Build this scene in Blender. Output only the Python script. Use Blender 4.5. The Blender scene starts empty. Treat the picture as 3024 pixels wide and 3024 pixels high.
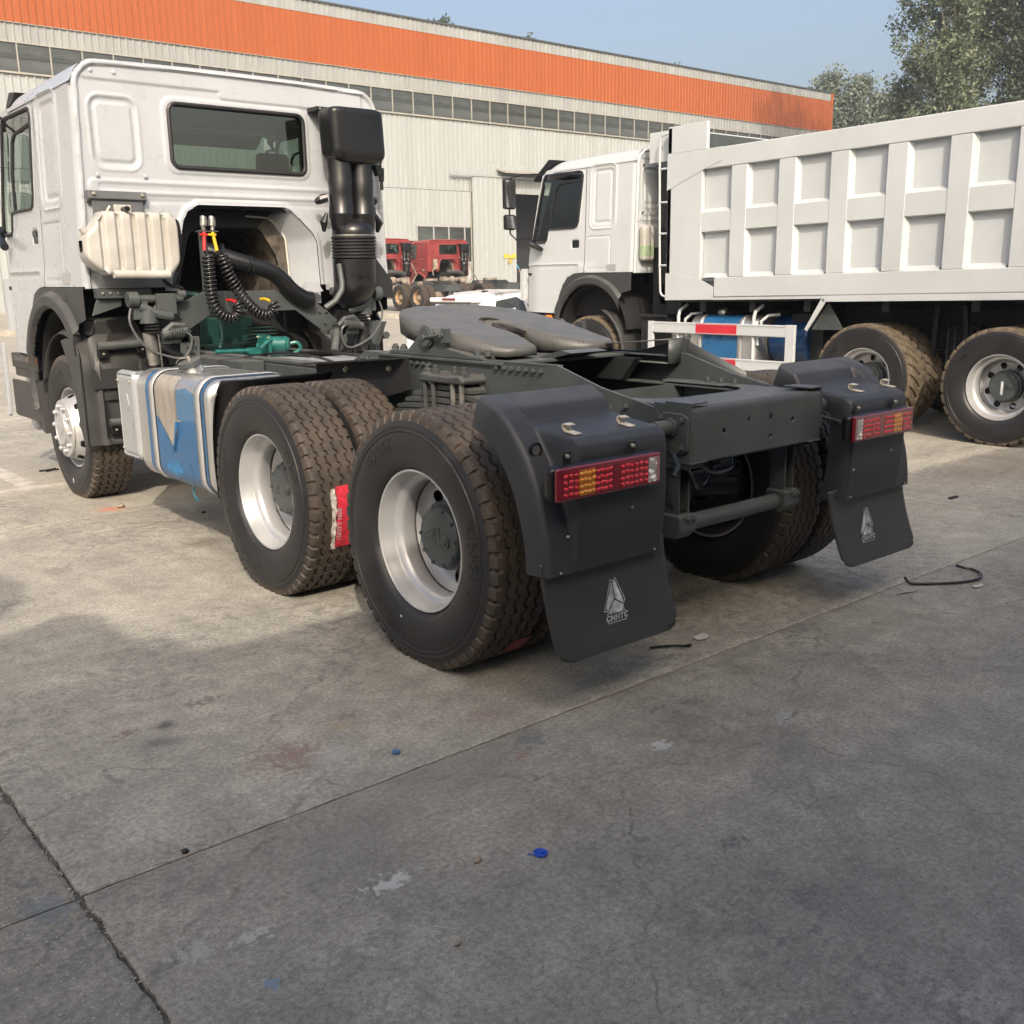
import bpy, math, random
import numpy as np
from mathutils import Vector, Matrix
random.seed(7); RNG = np.random.default_rng(7)
R = math.radians; PI = math.pi
SC = bpy.context.scene; COL = SC.collection

# ---------------------------------------------------------------- camera, sky, sun, exposure
cd = bpy.data.cameras.new("camera"); cam = bpy.data.objects.new("camera", cd); COL.objects.link(cam)
cd.lens = 35.67; cd.sensor_width = 36; cd.clip_start = 0.05; cd.clip_end = 3000
_y, _p, _r = R(39.834), R(13.0497), R(-0.8779)
_fw = Vector((math.sin(_y)*math.cos(_p), math.cos(_y)*math.cos(_p), -math.sin(_p)))
_rt = Vector((math.cos(_y), -math.sin(_y), 0)); _up = _rt.cross(_fw)
_r2 = math.cos(_r)*_rt + math.sin(_r)*_up; _u2 = -math.sin(_r)*_rt + math.cos(_r)*_up
m = Matrix((( _r2.x, _u2.x, -_fw.x, -3.4889), (_r2.y, _u2.y, -_fw.y, -3.3527), (_r2.z, _u2.z, -_fw.z, 1.5759), (0, 0, 0, 1)))
cam.matrix_world = m
SC.camera = cam
SC.render.resolution_x = SC.render.resolution_y = 1024

SUN_AZ = 32.0      # the sun stands behind the photographer: light travels towards +y and a little towards +x
SUN_EL = 36.3
world = bpy.data.worlds.new("World"); SC.world = world; world.use_nodes = True
nt = world.node_tree; nt.nodes.clear()
sky = nt.nodes.new("ShaderNodeTexSky"); sky.sky_type = 'NISHITA'; sky.sun_disc = False
sky.sun_elevation = R(SUN_EL); sky.sun_rotation = R(180 + SUN_AZ)
sky.air_density = 1.0; sky.dust_density = 8.0; sky.ozone_density = 0.5; sky.altitude = 0
bg = nt.nodes.new("ShaderNodeBackground"); bg.inputs[1].default_value = 0.15
wo = nt.nodes.new("ShaderNodeOutputWorld")
nt.links.new(sky.outputs[0], bg.inputs[0]); nt.links.new(bg.outputs[0], wo.inputs[0])
sl = bpy.data.lights.new("sun", 'SUN'); sl.energy = 2.25; sl.angle = R(0.5); sl.color = (1.0, 0.89, 0.76)
so = bpy.data.objects.new("sun", sl); COL.objects.link(so)
_d = Vector((math.sin(R(SUN_AZ))*math.cos(R(SUN_EL)), math.cos(R(SUN_AZ))*math.cos(R(SUN_EL)), -math.sin(R(SUN_EL))))
so.rotation_euler = _d.to_track_quat('-Z', 'Y').to_euler()
SC.view_settings.view_transform = 'Standard'; SC.view_settings.look = 'None'
SC.view_settings.exposure = 0.76; SC.view_settings.gamma = 1.0; SC.view_settings.use_curve_mapping = False
SC.cycles.max_bounces = 6; SC.cycles.diffuse_bounces = 3; SC.cycles.glossy_bounces = 3
SC.cycles.transmission_bounces = 4; SC.cycles.transparent_max_bounces = 12
SC.cycles.caustics_reflective = False; SC.cycles.caustics_refractive = False
SC.cycles.use_denoising = True

# ---------------------------------------------------------------- mesh helpers
class MB:
    """collects geometry; build() links it as ONE mesh object"""
    def __init__(s): s.v = []; s.f = []; s.m = []
    def add(s, vs, fs, mi=0):
        o = len(s.v); s.v.extend([tuple(map(float, v)) for v in vs])
        s.f.extend([tuple(i+o for i in f) for f in fs]); s.m.extend([mi]*len(fs)); return s
    def box(s, x0, x1, y0, y1, z0, z1, mi=0):
        if x0 > x1: x0, x1 = x1, x0
        if y0 > y1: y0, y1 = y1, y0
        if z0 > z1: z0, z1 = z1, z0
        return s.add([(x0,y0,z0),(x1,y0,z0),(x1,y1,z0),(x0,y1,z0),(x0,y0,z1),(x1,y0,z1),(x1,y1,z1),(x0,y1,z1)],
              [(0,3,2,1),(4,5,6,7),(0,1,5,4),(1,2,6,5),(2,3,7,6),(3,0,4,7)], mi)
    def prism(s, pts, axis, a0, a1, mi=0):
        """polygon pts (u,v) extruded along axis: x->(y,z)  y->(x,z)  z->(x,y)"""
        n = len(pts)
        def P(u, v, a): return (a,u,v) if axis == 'x' else (u,a,v) if axis == 'y' else (u,v,a)
        vs = [P(u,v,a0) for u,v in pts] + [P(u,v,a1) for u,v in pts]
        fs = [tuple(range(n))[::-1], tuple(range(n,2*n))] + [(i,(i+1)%n,(i+1)%n+n,i+n) for i in range(n)]
        return s.add(vs, fs, mi)
    def cyl(s, p0, p1, r0, r1=None, n=14, cap=True, mi=0):
        r1 = r0 if r1 is None else r1
        p0 = Vector(p0); p1 = Vector(p1); d = (p1-p0).normalized()
        a = d.orthogonal().normalized(); b = d.cross(a)
        vs = []
        for p, r in ((p0,r0),(p1,r1)):
            for i in range(n):
                t = 2*PI*i/n; vs.append(p + (a*math.cos(t)+b*math.sin(t))*r)
        fs = [(i,(i+1)%n,(i+1)%n+n,i+n) for i in range(n)]
        if cap: fs += [tuple(range(n))[::-1], tuple(range(n,2*n))]
        return s.add(vs, fs, mi)
    def tube(s, path, r, n=10, mi=0, cap=True):
        """swept circle along a polyline (r scalar or list)"""
        P = [Vector(p) for p in path]; k = len(P)
        rs = r if hasattr(r, '__len__') else [r]*k
        T = [(P[min(i+1,k-1)]-P[max(i-1,0)]).normalized() for i in range(k)]
        a = T[0].orthogonal().normalized(); vs = []
        for i in range(k):
            a = (a - T[i]*a.dot(T[i])).normalized(); b = T[i].cross(a)
            for j in range(n):
                t = 2*PI*j/n; vs.append(P[i] + (a*math.cos(t)+b*math.sin(t))*rs[i])
        fs = [(i*n+j, i*n+(j+1)%n, (i+1)*n+(j+1)%n, (i+1)*n+j) for i in range(k-1) for j in range(n)]
        if cap: fs += [tuple(range(n))[::-1], tuple(range((k-1)*n, k*n))]
        return s.add(vs, fs, mi)
    def lathe(s, prof, o=(0,0,0), axis='x', n=32, mi=0, sgn=1):
        """prof: (a along axis, r)"""
        vs = []
        for a, r in prof:
            for j in range(n):
                t = 2*PI*j/n; c, d = r*math.cos(t), r*math.sin(t)
                p = (sgn*a,c,d) if axis == 'x' else (c,sgn*a,d) if axis == 'y' else (c,d,sgn*a)
                vs.append((p[0]+o[0], p[1]+o[1], p[2]+o[2]))
        k = len(prof)
        return s.add(vs, [(i*n+j, i*n+(j+1)%n, (i+1)*n+(j+1)%n, (i+1)*n+j) for i in range(k-1) for j in range(n)], mi)
    def sphere(s, c, r, n=10, k=6, sc=(1,1,1), mi=0):
        vs = []; 
        for i in range(k+1):
            p = PI*i/k
            for j in range(n):
                t = 2*PI*j/n
                vs.append((c[0]+r*sc[0]*math.sin(p)*math.cos(t), c[1]+r*sc[1]*math.sin(p)*math.sin(t), c[2]+r*sc[2]*math.cos(p)))
        return s.add(vs, [(i*n+j, (i+1)*n+j, (i+1)*n+(j+1)%n, i*n+(j+1)%n) for i in range(k) for j in range(n)], mi)
    def mesh(s, name='part'):
        me = bpy.data.meshes.new(name); me.from_pydata(s.v, [], s.f)
        if any(s.m): me.polygons.foreach_set('material_index', s.m)
        me.validate(); return me

def smooth(path, k=6):
    """Catmull-Rom through points"""
    P = [np.array(p, float) for p in path]; out = []
    for i in range(len(P)-1):
        p0, p1, p2, p3 = P[max(i-1,0)], P[i], P[i+1], P[min(i+2,len(P)-1)]
        for j in range(k):
            t = j/k
            out.append(0.5*((2*p1)+(-p0+p2)*t+(2*p0-5*p1+4*p2-p3)*t*t+(-p0+3*p1-3*p2+p3)*t**3))
    out.append(P[-1]); return [tuple(o) for o in out]

def sd_rr(x, y, cx, cy, hx, hy, r):
    qx = np.abs(x-cx)-hx+r; qy = np.abs(y-cy)-hy+r
    return np.hypot(np.maximum(qx,0), np.maximum(qy,0))+np.minimum(np.maximum(qx,qy),0)-r
def sd_poly(x, y, P):
    P = np.array(P, float); n = len(P)
    d = np.full(np.shape(x), 1e9); s = np.ones(np.shape(x))
    for i in range(n):
        a, b = P[i], P[i-1]; e = b-a; wx = x-a[0]; wy = y-a[1]
        t = np.clip((wx*e[0]+wy*e[1])/(e@e), 0, 1)
        d = np.minimum(d, (wx-e[0]*t)**2+(wy-e[1]*t)**2)
        c1 = y >= a[1]; c2 = y < b[1]; c3 = e[0]*wy > e[1]*wx
        s = np.where((c1&c2&c3)|(~c1&~c2&~c3), -s, s)
    return s*np.sqrt(d)
def ss(a, b, x):
    t = np.clip((x-a)/(b-a), 0, 1); return t*t*(3-2*t)
def ridge(d, w): return 1-ss(0, w, np.abs(d))

def sheet(u, v, fn, sdf=None, flip=False, name='sheet'):
    """grid mesh; material kept where sdf(u,v) <= 0, the cut edge snapped onto the zero line. fn(U,V)->(X,Y,Z)"""
    u = np.asarray(u, float); v = np.asarray(v, float)
    U, V = np.meshgrid(u, v, indexing='ij'); nu, nv = U.shape
    keep = np.ones((nu-1, nv-1), bool)
    if sdf is not None:
        h = 1e-4
        cell = 0.75*max(np.max(np.diff(u)), np.max(np.diff(v)))
        for _ in range(2):
            D = sdf(U, V); gx = (sdf(U+h,V)-sdf(U-h,V))/(2*h); gy = (sdf(U,V+h)-sdf(U,V-h))/(2*h)
            g2 = np.maximum(gx*gx+gy*gy, 0.3); near = np.abs(D) < cell*0.72
            if _ == 1: near = np.abs(D) < cell*0.2
            U = np.where(near, U-D*gx/g2, U); V = np.where(near, V-D*gy/g2, V)
        D = sdf(U, V); out = D > 2e-3*1.0
        bad = out[:-1,:-1]|out[1:,:-1]|out[:-1,1:]|out[1:,1:]
        keep = ~bad
    X, Y, Z = fn(U, V)
    vs = np.stack([np.broadcast_to(X,U.shape), np.broadcast_to(Y,U.shape), np.broadcast_to(Z,U.shape)], -1).reshape(-1,3)
    I, J = np.nonzero(keep)
    a = I*nv+J
    q = np.stack([a, a+nv, a+nv+1, a+1], 1)
    if flip: q = q[:, ::-1]
    used = np.unique(q); mp = np.full(nu*nv, -1); mp[used] = np.arange(len(used))
    me = bpy.data.meshes.new(name); me.from_pydata(vs[used].tolist(), [], mp[q].tolist())
    return me

def obj(name, g, mats, parent=None, smooth_deg=35, bevel=None, loc=None, solid=None, seg=2):
    me = g.mesh(name) if isinstance(g, MB) else g
    if not me.materials:
        for k in (mats if isinstance(mats, (list, tuple)) else [mats]): me.materials.append(k)
    if smooth_deg:
        me.polygons.foreach_set('use_smooth', [True]*len(me.polygons)); me.set_sharp_from_angle(angle=R(smooth_deg))
    o = bpy.data.objects.new(name, me); COL.objects.link(o)
    if parent is not None: o.parent = parent
    if loc is not None: o.location = loc
    if solid:
        md = o.modifiers.new('solid', 'SOLIDIFY'); md.thickness = solid; md.offset = -1
    if bevel:
        md = o.modifiers.new('bevel', 'BEVEL'); md.width = bevel; md.segments = seg; md.limit_method = 'ANGLE'; md.angle_limit = R(32)
        md.harden_normals = True
    return o
def thing(name, label, cat, loc=(0,0,0), rz=0, group=None):
    o = bpy.data.objects.new(name, None); COL.objects.link(o); o.location = loc; o.rotation_euler = (0,0,rz)
    o.empty_display_size = 0.2
    o['label'] = label; o['category'] = cat
    if group: o['group'] = group
    return o
def tag(o, label, cat, group=None):
    o['label'] = label; o['category'] = cat
    if group: o['group'] = group
    return o
def empty(name, parent, loc=(0,0,0)):
    o = bpy.data.objects.new(name, None); COL.objects.link(o); o.parent = parent; o.location = loc; o.empty_display_size = 0.1; return o
def again(o, loc=None, rot=None, parent=None):
    """another instance of a single part, sharing its mesh"""
    c = o.copy(); COL.objects.link(c)
    if loc is not None: c.location = loc
    if rot is not None: c.rotation_euler = rot
    if parent is not None: c.parent = parent
    return c
def tree_copy(o, parent):
    c = o.copy(); COL.objects.link(c); c.parent = parent
    for ch in list(o.children): tree_copy(ch, c)
    return c
def text_mesh(s, size, depth, shear=0.0, spacing=1.0, res=2, bold=.018):
    cu = bpy.data.curves.new('t', 'FONT'); cu.body = s; cu.size = size; cu.extrude = depth; cu.resolution_u = res
    cu.align_x = 'CENTER'; cu.align_y = 'CENTER'; cu.shear = shear; cu.space_character = spacing; cu.offset = size*bold
    o = bpy.data.objects.new('t', cu); COL.objects.link(o)
    dg = bpy.context.evaluated_depsgraph_get(); dg.update()
    me = bpy.data.meshes.new_from_object(o.evaluated_get(dg))
    bpy.data.objects.remove(o); bpy.data.curves.remove(cu); me.materials.clear(); return me

# ---------------------------------------------------------------- materials
def mat(name, col, rough=0.5, metal=0.0, var=0.12, scale=6.0, bump=0.0, bscale=60.0, col2=None, dust=None, dust_amt=0.5,
        spec=0.5, coat=0.0, stretch=None, fine=0.0, rvar=0.12):
    m = bpy.data.materials.new(name); m.use_nodes = True; n = m.node_tree.nodes; l = m.node_tree.links
    b = n['Principled BSDF']; b.inputs['Metallic'].default_value = metal
    b.inputs['Specular IOR Level'].default_value = spec; b.inputs['Coat Weight'].default_value = coat
    b.inputs['Coat Roughness'].default_value = 0.15
    tc = n.new('ShaderNodeTexCoord'); mp = n.new('ShaderNodeMapping'); l.new(tc.outputs['Object'], mp.inputs[0])
    if stretch: mp.inputs['Scale'].default_value = stretch
    no = n.new('ShaderNodeTexNoise'); no.inputs['Scale'].default_value = scale; no.inputs['Detail'].default_value = 7
    no.inputs['Roughness'].default_value = 0.62; l.new(mp.outputs[0], no.inputs[0])
    c2 = col2 or tuple(c*(1-var*2.2) for c in col)
    rp = n.new('ShaderNodeValToRGB'); rp.color_ramp.elements[0].position = 0.3; rp.color_ramp.elements[1].position = 0.7
    rp.color_ramp.elements[0].color = (*c2, 1); rp.color_ramp.elements[1].color = (*[min(1, c*(1+var*0.6)) for c in col], 1)
    l.new(no.outputs[0], rp.inputs[0]); out = rp.outputs[0]
    if dust:
        ge = n.new('ShaderNodeNewGeometry'); sx = n.new('ShaderNodeSeparateXYZ'); l.new(ge.outputs['Normal'], sx.inputs[0])
        mr = n.new('ShaderNodeMapRange'); mr.inputs[1].default_value = 0.25; mr.inputs[2].default_value = 0.95
        l.new(sx.outputs[2], mr.inputs[0])
        n2 = n.new('ShaderNodeTexNoise'); n2.inputs['Scale'].default_value = 9; n2.inputs['Detail'].default_value = 6; l.new(tc.outputs['Object'], n2.inputs[0])
        m2 = n.new('ShaderNodeMapRange'); m2.inputs[1].default_value = 0.3; m2.inputs[2].default_value = 0.75
        m2.inputs[3].default_value = 0.35; l.new(n2.outputs[0], m2.inputs[0])
        mu = n.new('ShaderNodeMath'); mu.operation = 'MULTIPLY'; l.new(mr.outputs[0], mu.inputs[0]); l.new(m2.outputs[0], mu.inputs[1])
        mv = n.new('ShaderNodeMath'); mv.operation = 'MULTIPLY_ADD'; l.new(mu.outputs[0], mv.inputs[0]); mv.inputs[1].default_value = dust_amt; 
        m3 = n.new('ShaderNodeMath'); m3.operation = 'MULTIPLY'; l.new(m2.outputs[0], m3.inputs[0]); m3.inputs[1].default_value = dust_amt*0.22
        l.new(m3.outputs[0], mv.inputs[2])
        mx = n.new('ShaderNodeMix'); mx.data_type = 'RGBA'; l.new(mv.outputs[0], mx.inputs[0]); l.new(out, mx.inputs[6]); mx.inputs[7].default_value = (*dust, 1)
        out = mx.outputs[2]
    if fine:
        n4 = n.new('ShaderNodeTexNoise'); n4.inputs['Scale'].default_value = 180; n4.inputs['Detail'].default_value = 3; l.new(tc.outputs['Object'], n4.inputs[0])
        hs = n.new('ShaderNodeHueSaturation'); l.new(out, hs.inputs['Color'])
        mr4 = n.new('ShaderNodeMapRange'); mr4.inputs[1].default_value = 0.35; mr4.inputs[2].default_value = 0.65
        mr4.inputs[3].default_value = 1-fine; mr4.inputs[4].default_value = 1+fine; l.new(n4.outputs[0], mr4.inputs[0]); l.new(mr4.outputs[0], hs.inputs['Value'])
        out = hs.outputs[0]
    l.new(out, b.inputs['Base Color'])
    rr = n.new('ShaderNodeMapRange'); rr.inputs[3].default_value = max(0.03, rough-rvar); rr.inputs[4].default_value = min(1, rough+rvar)
    l.new(no.outputs[0], rr.inputs[0]); l.new(rr.outputs[0], b.inputs['Roughness'])
    if bump:
        nb = n.new('ShaderNodeTexNoise'); nb.inputs['Scale'].default_value = bscale; nb.inputs['Detail'].default_value = 5; l.new(mp.outputs[0], nb.inputs[0])
        bp = n.new('ShaderNodeBump'); bp.inputs['Strength'].default_value = 1; bp.inputs['Distance'].default_value = bump
        l.new(nb.outputs[0], bp.inputs['Height']); l.new(bp.outputs[0], b.inputs['Normal'])
    return m
def glass(name, tint=(0.50,0.58,0.54), refl=0.06, rough=0.02):
    m = bpy.data.materials.new(name); m.use_nodes = True; n = m.node_tree.nodes; l = m.node_tree.links; n.clear()
    o = n.new('ShaderNodeOutputMaterial'); t = n.new('ShaderNodeBsdfTransparent'); t.inputs[0].default_value = (*tint, 1)
    g = n.new('ShaderNodeBsdfGlossy'); g.inputs['Roughness'].default_value = rough; g.inputs[0].default_value = (1,1,1,1)
    f = n.new('ShaderNodeFresnel'); f.inputs[0].default_value = 1.5
    a = n.new('ShaderNodeMath'); a.operation = 'ADD'; a.use_clamp = True; a.inputs[1].default_value = refl; l.new(f.outputs[0], a.inputs[0])
    x = n.new('ShaderNodeMixShader'); l.new(a.outputs[0], x.inputs[0]); l.new(t.outputs[0], x.inputs[1]); l.new(g.outputs[0], x.inputs[2]); l.new(x.outputs[0], o.inputs[0])
    return m

M = {}
DUST = (0.16, 0.135, 0.11)
M['white2'] = mat('bright_white_paint', (0.485,0.515,0.530), 0.32, var=0.05, scale=1.2, coat=0.4, bump=0.0009, bscale=4, dust=(0.38,0.36,0.31), dust_amt=0.30)  # truck white lifted in colour to make up for weak side light
M['white'] = mat('white_paint', (0.385,0.41,0.44), 0.28, var=0.05, scale=1.6, coat=0.45, bump=0.0005, bscale=6, fine=0.0, dust=(0.33,0.305,0.26), dust_amt=0.38)
M['creamwhite'] = mat('cream_primer', (0.62,0.58,0.50), 0.5, var=0.10, scale=5)
M['red'] = mat('faded_red_paint', (0.225,0.022,0.026), 0.5, var=0.16, scale=1.6, dust=(0.30,0.21,0.16), dust_amt=0.4)
M['frame'] = mat('chassis_paint', (0.050,0.061,0.063), 0.46, var=0.14, scale=4, dust=(0.165,0.155,0.14), dust_amt=0.55, bump=0.0006, bscale=90, fine=0.05)
M['framedark'] = mat('underbody_paint', (0.015,0.016,0.016), 0.6, var=0.2, scale=6, bump=0.001, bscale=50)
M['plastic'] = mat('black_plastic', (0.024,0.0265,0.032), 0.50, var=0.10, scale=5, dust=(0.11,0.11,0.11), dust_amt=0.30, bump=0.0005, bscale=260, fine=0.07)
M['fender'] = mat('grey_plastic', (0.030,0.032,0.034), 0.5, var=0.10, scale=5, dust=(0.14,0.13,0.115), dust_amt=0.5, bump=0.0004, bscale=200, fine=0.06)
M['gloss'] = mat('glossy_black_plastic', (0.0065,0.0068,0.0075), 0.34, var=0.15, scale=4, dust=(0.04,0.04,0.04), dust_amt=0.08, fine=0.05)
M['black'] = mat('matt_black', (0.010,0.010,0.011), 0.8, var=0.2)
M['rubber'] = mat('window_rubber', (0.016,0.016,0.017), 0.5, var=0.1)
M['side'] = mat('tyre_sidewall', (0.0145,0.015,0.0165), 0.46, var=0.22, scale=7, dust=(0.065,0.052,0.04), dust_amt=0.35, bump=0.0005, bscale=140, fine=0.10)
M['tread'] = mat('tyre_tread', (0.062,0.047,0.034), 0.60, var=0.25, scale=9, col2=(0.030,0.025,0.021), bump=0.0012, bscale=90, fine=0.16)
M['tread2'] = mat('dusty_lug_tread', (0.115,0.09,0.058), 0.8, var=0.28, scale=12, col2=(0.06,0.048,0.034), bump=0.002, bscale=90, fine=0.16)
M['letter'] = mat('tyre_lettering', (0.008,0.008,0.009), 0.28, var=0.1)
M['rim'] = mat('silver_rim', (0.50,0.505,0.51), 0.40, metal=0.45, var=0.06, scale=5, dust=(0.45,0.38,0.3), dust_amt=0.10, bump=0.0003, bscale=120)
M['rimdull'] = mat('dull_rim', (0.33,0.22,0.13), 0.7, metal=0.1, var=0.25, scale=9)
M['steel'] = mat('bare_steel', (0.42,0.41,0.38), 0.38, metal=0.85, var=0.2, scale=14, bump=0.0004, bscale=80)
M['zinc'] = mat('zinc_bolt', (0.62,0.58,0.47), 0.4, metal=0.7, var=0.2, scale=30)
M['galv'] = mat('grey_step_plate', (0.40,0.42,0.43), 0.42, metal=0.35, var=0.06, scale=3)
M['band'] = mat('tank_strap', (0.46,0.465,0.47), 0.35, metal=0.4, var=0.05, scale=4)
M['poly'] = mat('translucent_tank_plastic', (0.42,0.415,0.39), 0.40, var=0.10, scale=4, col2=(0.32,0.305,0.27), bump=0.0008, bscale=30)
M['beige'] = mat('beige_clip', (0.62,0.56,0.45), 0.5, var=0.1)
M['teal'] = mat('engine_green_paint', (0.006,0.060,0.053), 0.4, var=0.3, scale=14, dust=(0.12,0.13,0.11), dust_amt=0.3)  # engine green darkened to paint in the deep shade under the cab
M['coil'] = mat('coiled_hose_plastic', (0.016,0.016,0.018), 0.22, var=0.1)
M['redp'] = mat('red_plastic', (0.50,0.02,0.02), 0.4, var=0.12)
M['yelp'] = mat('yellow_plastic', (0.66,0.42,0.02), 0.45, var=0.12)
M['redstripe'] = mat('red_stripe_paint', (0.50,0.025,0.04), 0.38, var=0.08)
M['bluefilm'] = mat('blue_protective_film', (0.02,0.115,0.27), 0.30, var=0.12, scale=3, bump=0.0012, bscale=14)
M['bluelight'] = mat('pale_blue_film', (0.07,0.17,0.30), 0.45, var=0.1, scale=6)
M['bluetank'] = mat('dark_blue_tank', (0.012,0.055,0.16), 0.22, var=0.2, scale=3)
M['glue'] = mat('dried_glue_aluminium', (0.40,0.36,0.31), 0.55, metal=0.25, var=0.28, scale=7, stretch=(1,1,0.35), bump=0.0008, bscale=40)
M['alu'] = mat('aluminium_tank_skin', (0.62,0.62,0.61), 0.30, metal=0.85, var=0.12, scale=2.5, stretch=(6,1,0.4), bump=0.0004, bscale=30)
M['glass'] = glass('tinted_glass', (0.52,0.60,0.56))
M['glassdark'] = glass('dark_window_glass', (0.33,0.38,0.36), refl=0.10)
M['mirror'] = mat('mirror_glass', (0.6,0.62,0.64), 0.05, metal=0.95, var=0.02)
M['inner'] = mat('cab_lining', (0.028,0.03,0.03), 0.7, var=0.1)
M['tealb'] = mat('bright_engine_green', (0.012,0.125,0.108), 0.32, var=0.2, scale=20)  # lit copy of the engine green, for the parts out in the sun
M['plate'] = mat('dusty_coupling_plate', (0.078,0.080,0.075), 0.46, var=0.2, scale=6, col2=(0.045,0.047,0.046), dust=(0.155,0.145,0.128), dust_amt=0.5, bump=0.0008, bscale=70, fine=0.05, stretch=(1,1.6,1))
M['seat'] = mat('seat_fabric', (0.045,0.045,0.048), 0.85, var=0.15, bump=0.001, bscale=90)
M['dirty'] = mat('sooty_beige_panel', (0.11,0.09,0.068), 0.7, var=0.5, scale=13, col2=(0.012,0.011,0.010))
M['leafspring'] = mat('leaf_spring_paint', (0.052,0.058,0.057), 0.44, var=0.18, scale=8, dust=(0.15,0.135,0.115), dust_amt=0.5)
M['grease'] = mat('greasy_jaw', (0.05,0.04,0.032), 0.35, var=0.5, scale=25, bump=0.004, bscale=30)
M['khaki'] = mat('dusty_tank_skin', (0.33,0.27,0.20), 0.7, var=0.25, scale=5)
M['mudframe'] = mat('muddy_chassis', (0.24,0.20,0.16), 0.8, var=0.4, scale=5, col2=(0.09,0.085,0.075))
M['orange'] = mat('orange_plastic', (0.75,0.25,0.03), 0.4, var=0.1)
M['greyplastic'] = mat('grey_mirror_plastic', (0.10,0.105,0.11), 0.4, var=0.06)

def lens_mat(name, col, dark):
    m = bpy.data.materials.new(name); m.use_nodes = True; n = m.node_tree.nodes; l = m.node_tree.links
    b = n['Principled BSDF']; tc = n.new('ShaderNodeTexCoord')
    v = n.new('ShaderNodeTexVoronoi'); v.inputs['Scale'].default_value = 46; v.inputs['Randomness'].default_value = 0.75
    mp = n.new('ShaderNodeMapping'); mp.inputs['Scale'].default_value = (0.70,0.0,1.35); mp.inputs['Rotation'].default_value = (0,.35,0); l.new(tc.outputs['Object'], mp.inputs[0]); l.new(mp.outputs[0], v.inputs[0])
    r = n.new('ShaderNodeValToRGB'); r.color_ramp.elements[0].position = 0.40; r.color_ramp.elements[1].position = 0.56
    r.color_ramp.elements[0].color = (*col, 1); r.color_ramp.elements[1].color = (*dark, 1); l.new(v.outputs['Distance'], r.inputs[0])
    l.new(r.outputs[0], b.inputs['Base Color']); b.inputs['Roughness'].default_value = 0.22
    b.inputs['Coat Weight'].default_value = 0.8; b.inputs['Coat Roughness'].default_value = 0.05
    bp = n.new('ShaderNodeBump'); bp.inputs['Distance'].default_value = 0.004; bp.inputs['Strength'].default_value = 0.6
    l.new(v.outputs['Distance'], bp.inputs['Height']); l.new(bp.outputs[0], b.inputs['Normal']); return m
M['lensred'] = lens_mat('red_reflector_lens', (0.95,0.035,0.06), (0.22,0.003,0.010))
M['lensdeep'] = mat('deep_red_lens', (0.17,0.004,0.012), 0.14, var=0.1, coat=0.8)
M['lensamber'] = lens_mat('amber_reflector_lens', (0.95,0.40,0.03), (0.36,0.09,0.004))
M['lenswhite'] = lens_mat('clear_reflector_lens', (0.95,0.95,0.93), (0.30,0.28,0.28))
M['lenshaze'] = mat('pinkish_clear_lens', (0.30,0.15,0.16), 0.18, var=0.15, coat=0.8)

def logo_mat():
    return mat('worn_white_print', (0.55,0.60,0.61), 0.6, var=0.4, scale=22, col2=(0.10,0.11,0.12))
M['logo'] = logo_mat()
M['logoline'] = mat('white_print_outline', (0.62,0.65,0.66), 0.6, var=0.15, scale=20)

def facade_mat(name, col, col2, streak, scale=0.35):
    m = mat(name, col, 0.55, var=0.06, scale=1.0, col2=col2, stretch=(1.2,1.2,0.12)); return m
M['wallwhite'] = facade_mat('white_corrugated_steel', (0.305,0.330,0.335), (0.278,0.297,0.295), 0)
M['wallgrey'] = facade_mat('weathered_grey_steel', (0.27,0.285,0.283), (0.21,0.22,0.217), 0)
M['wallorange'] = facade_mat('orange_corrugated_steel', (0.285,0.070,0.013), (0.265,0.063,0.012), 0)
M['trim'] = mat('cream_trim', (0.30,0.295,0.26), 0.55, var=0.1, scale=2)
M['pane'] = mat('dusty_window_pane', (0.075,0.085,0.085), 0.12, var=0.35, scale=0.8, stretch=(0.4,1,2.0), spec=0.6)
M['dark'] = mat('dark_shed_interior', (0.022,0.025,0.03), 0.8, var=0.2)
M['yellow'] = mat('yellow_notice', (0.45,0.40,0.05), 0.6, var=0.1)
M['ochre'] = mat('brown_notice', (0.42,0.30,0.08), 0.6, var=0.1)

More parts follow.
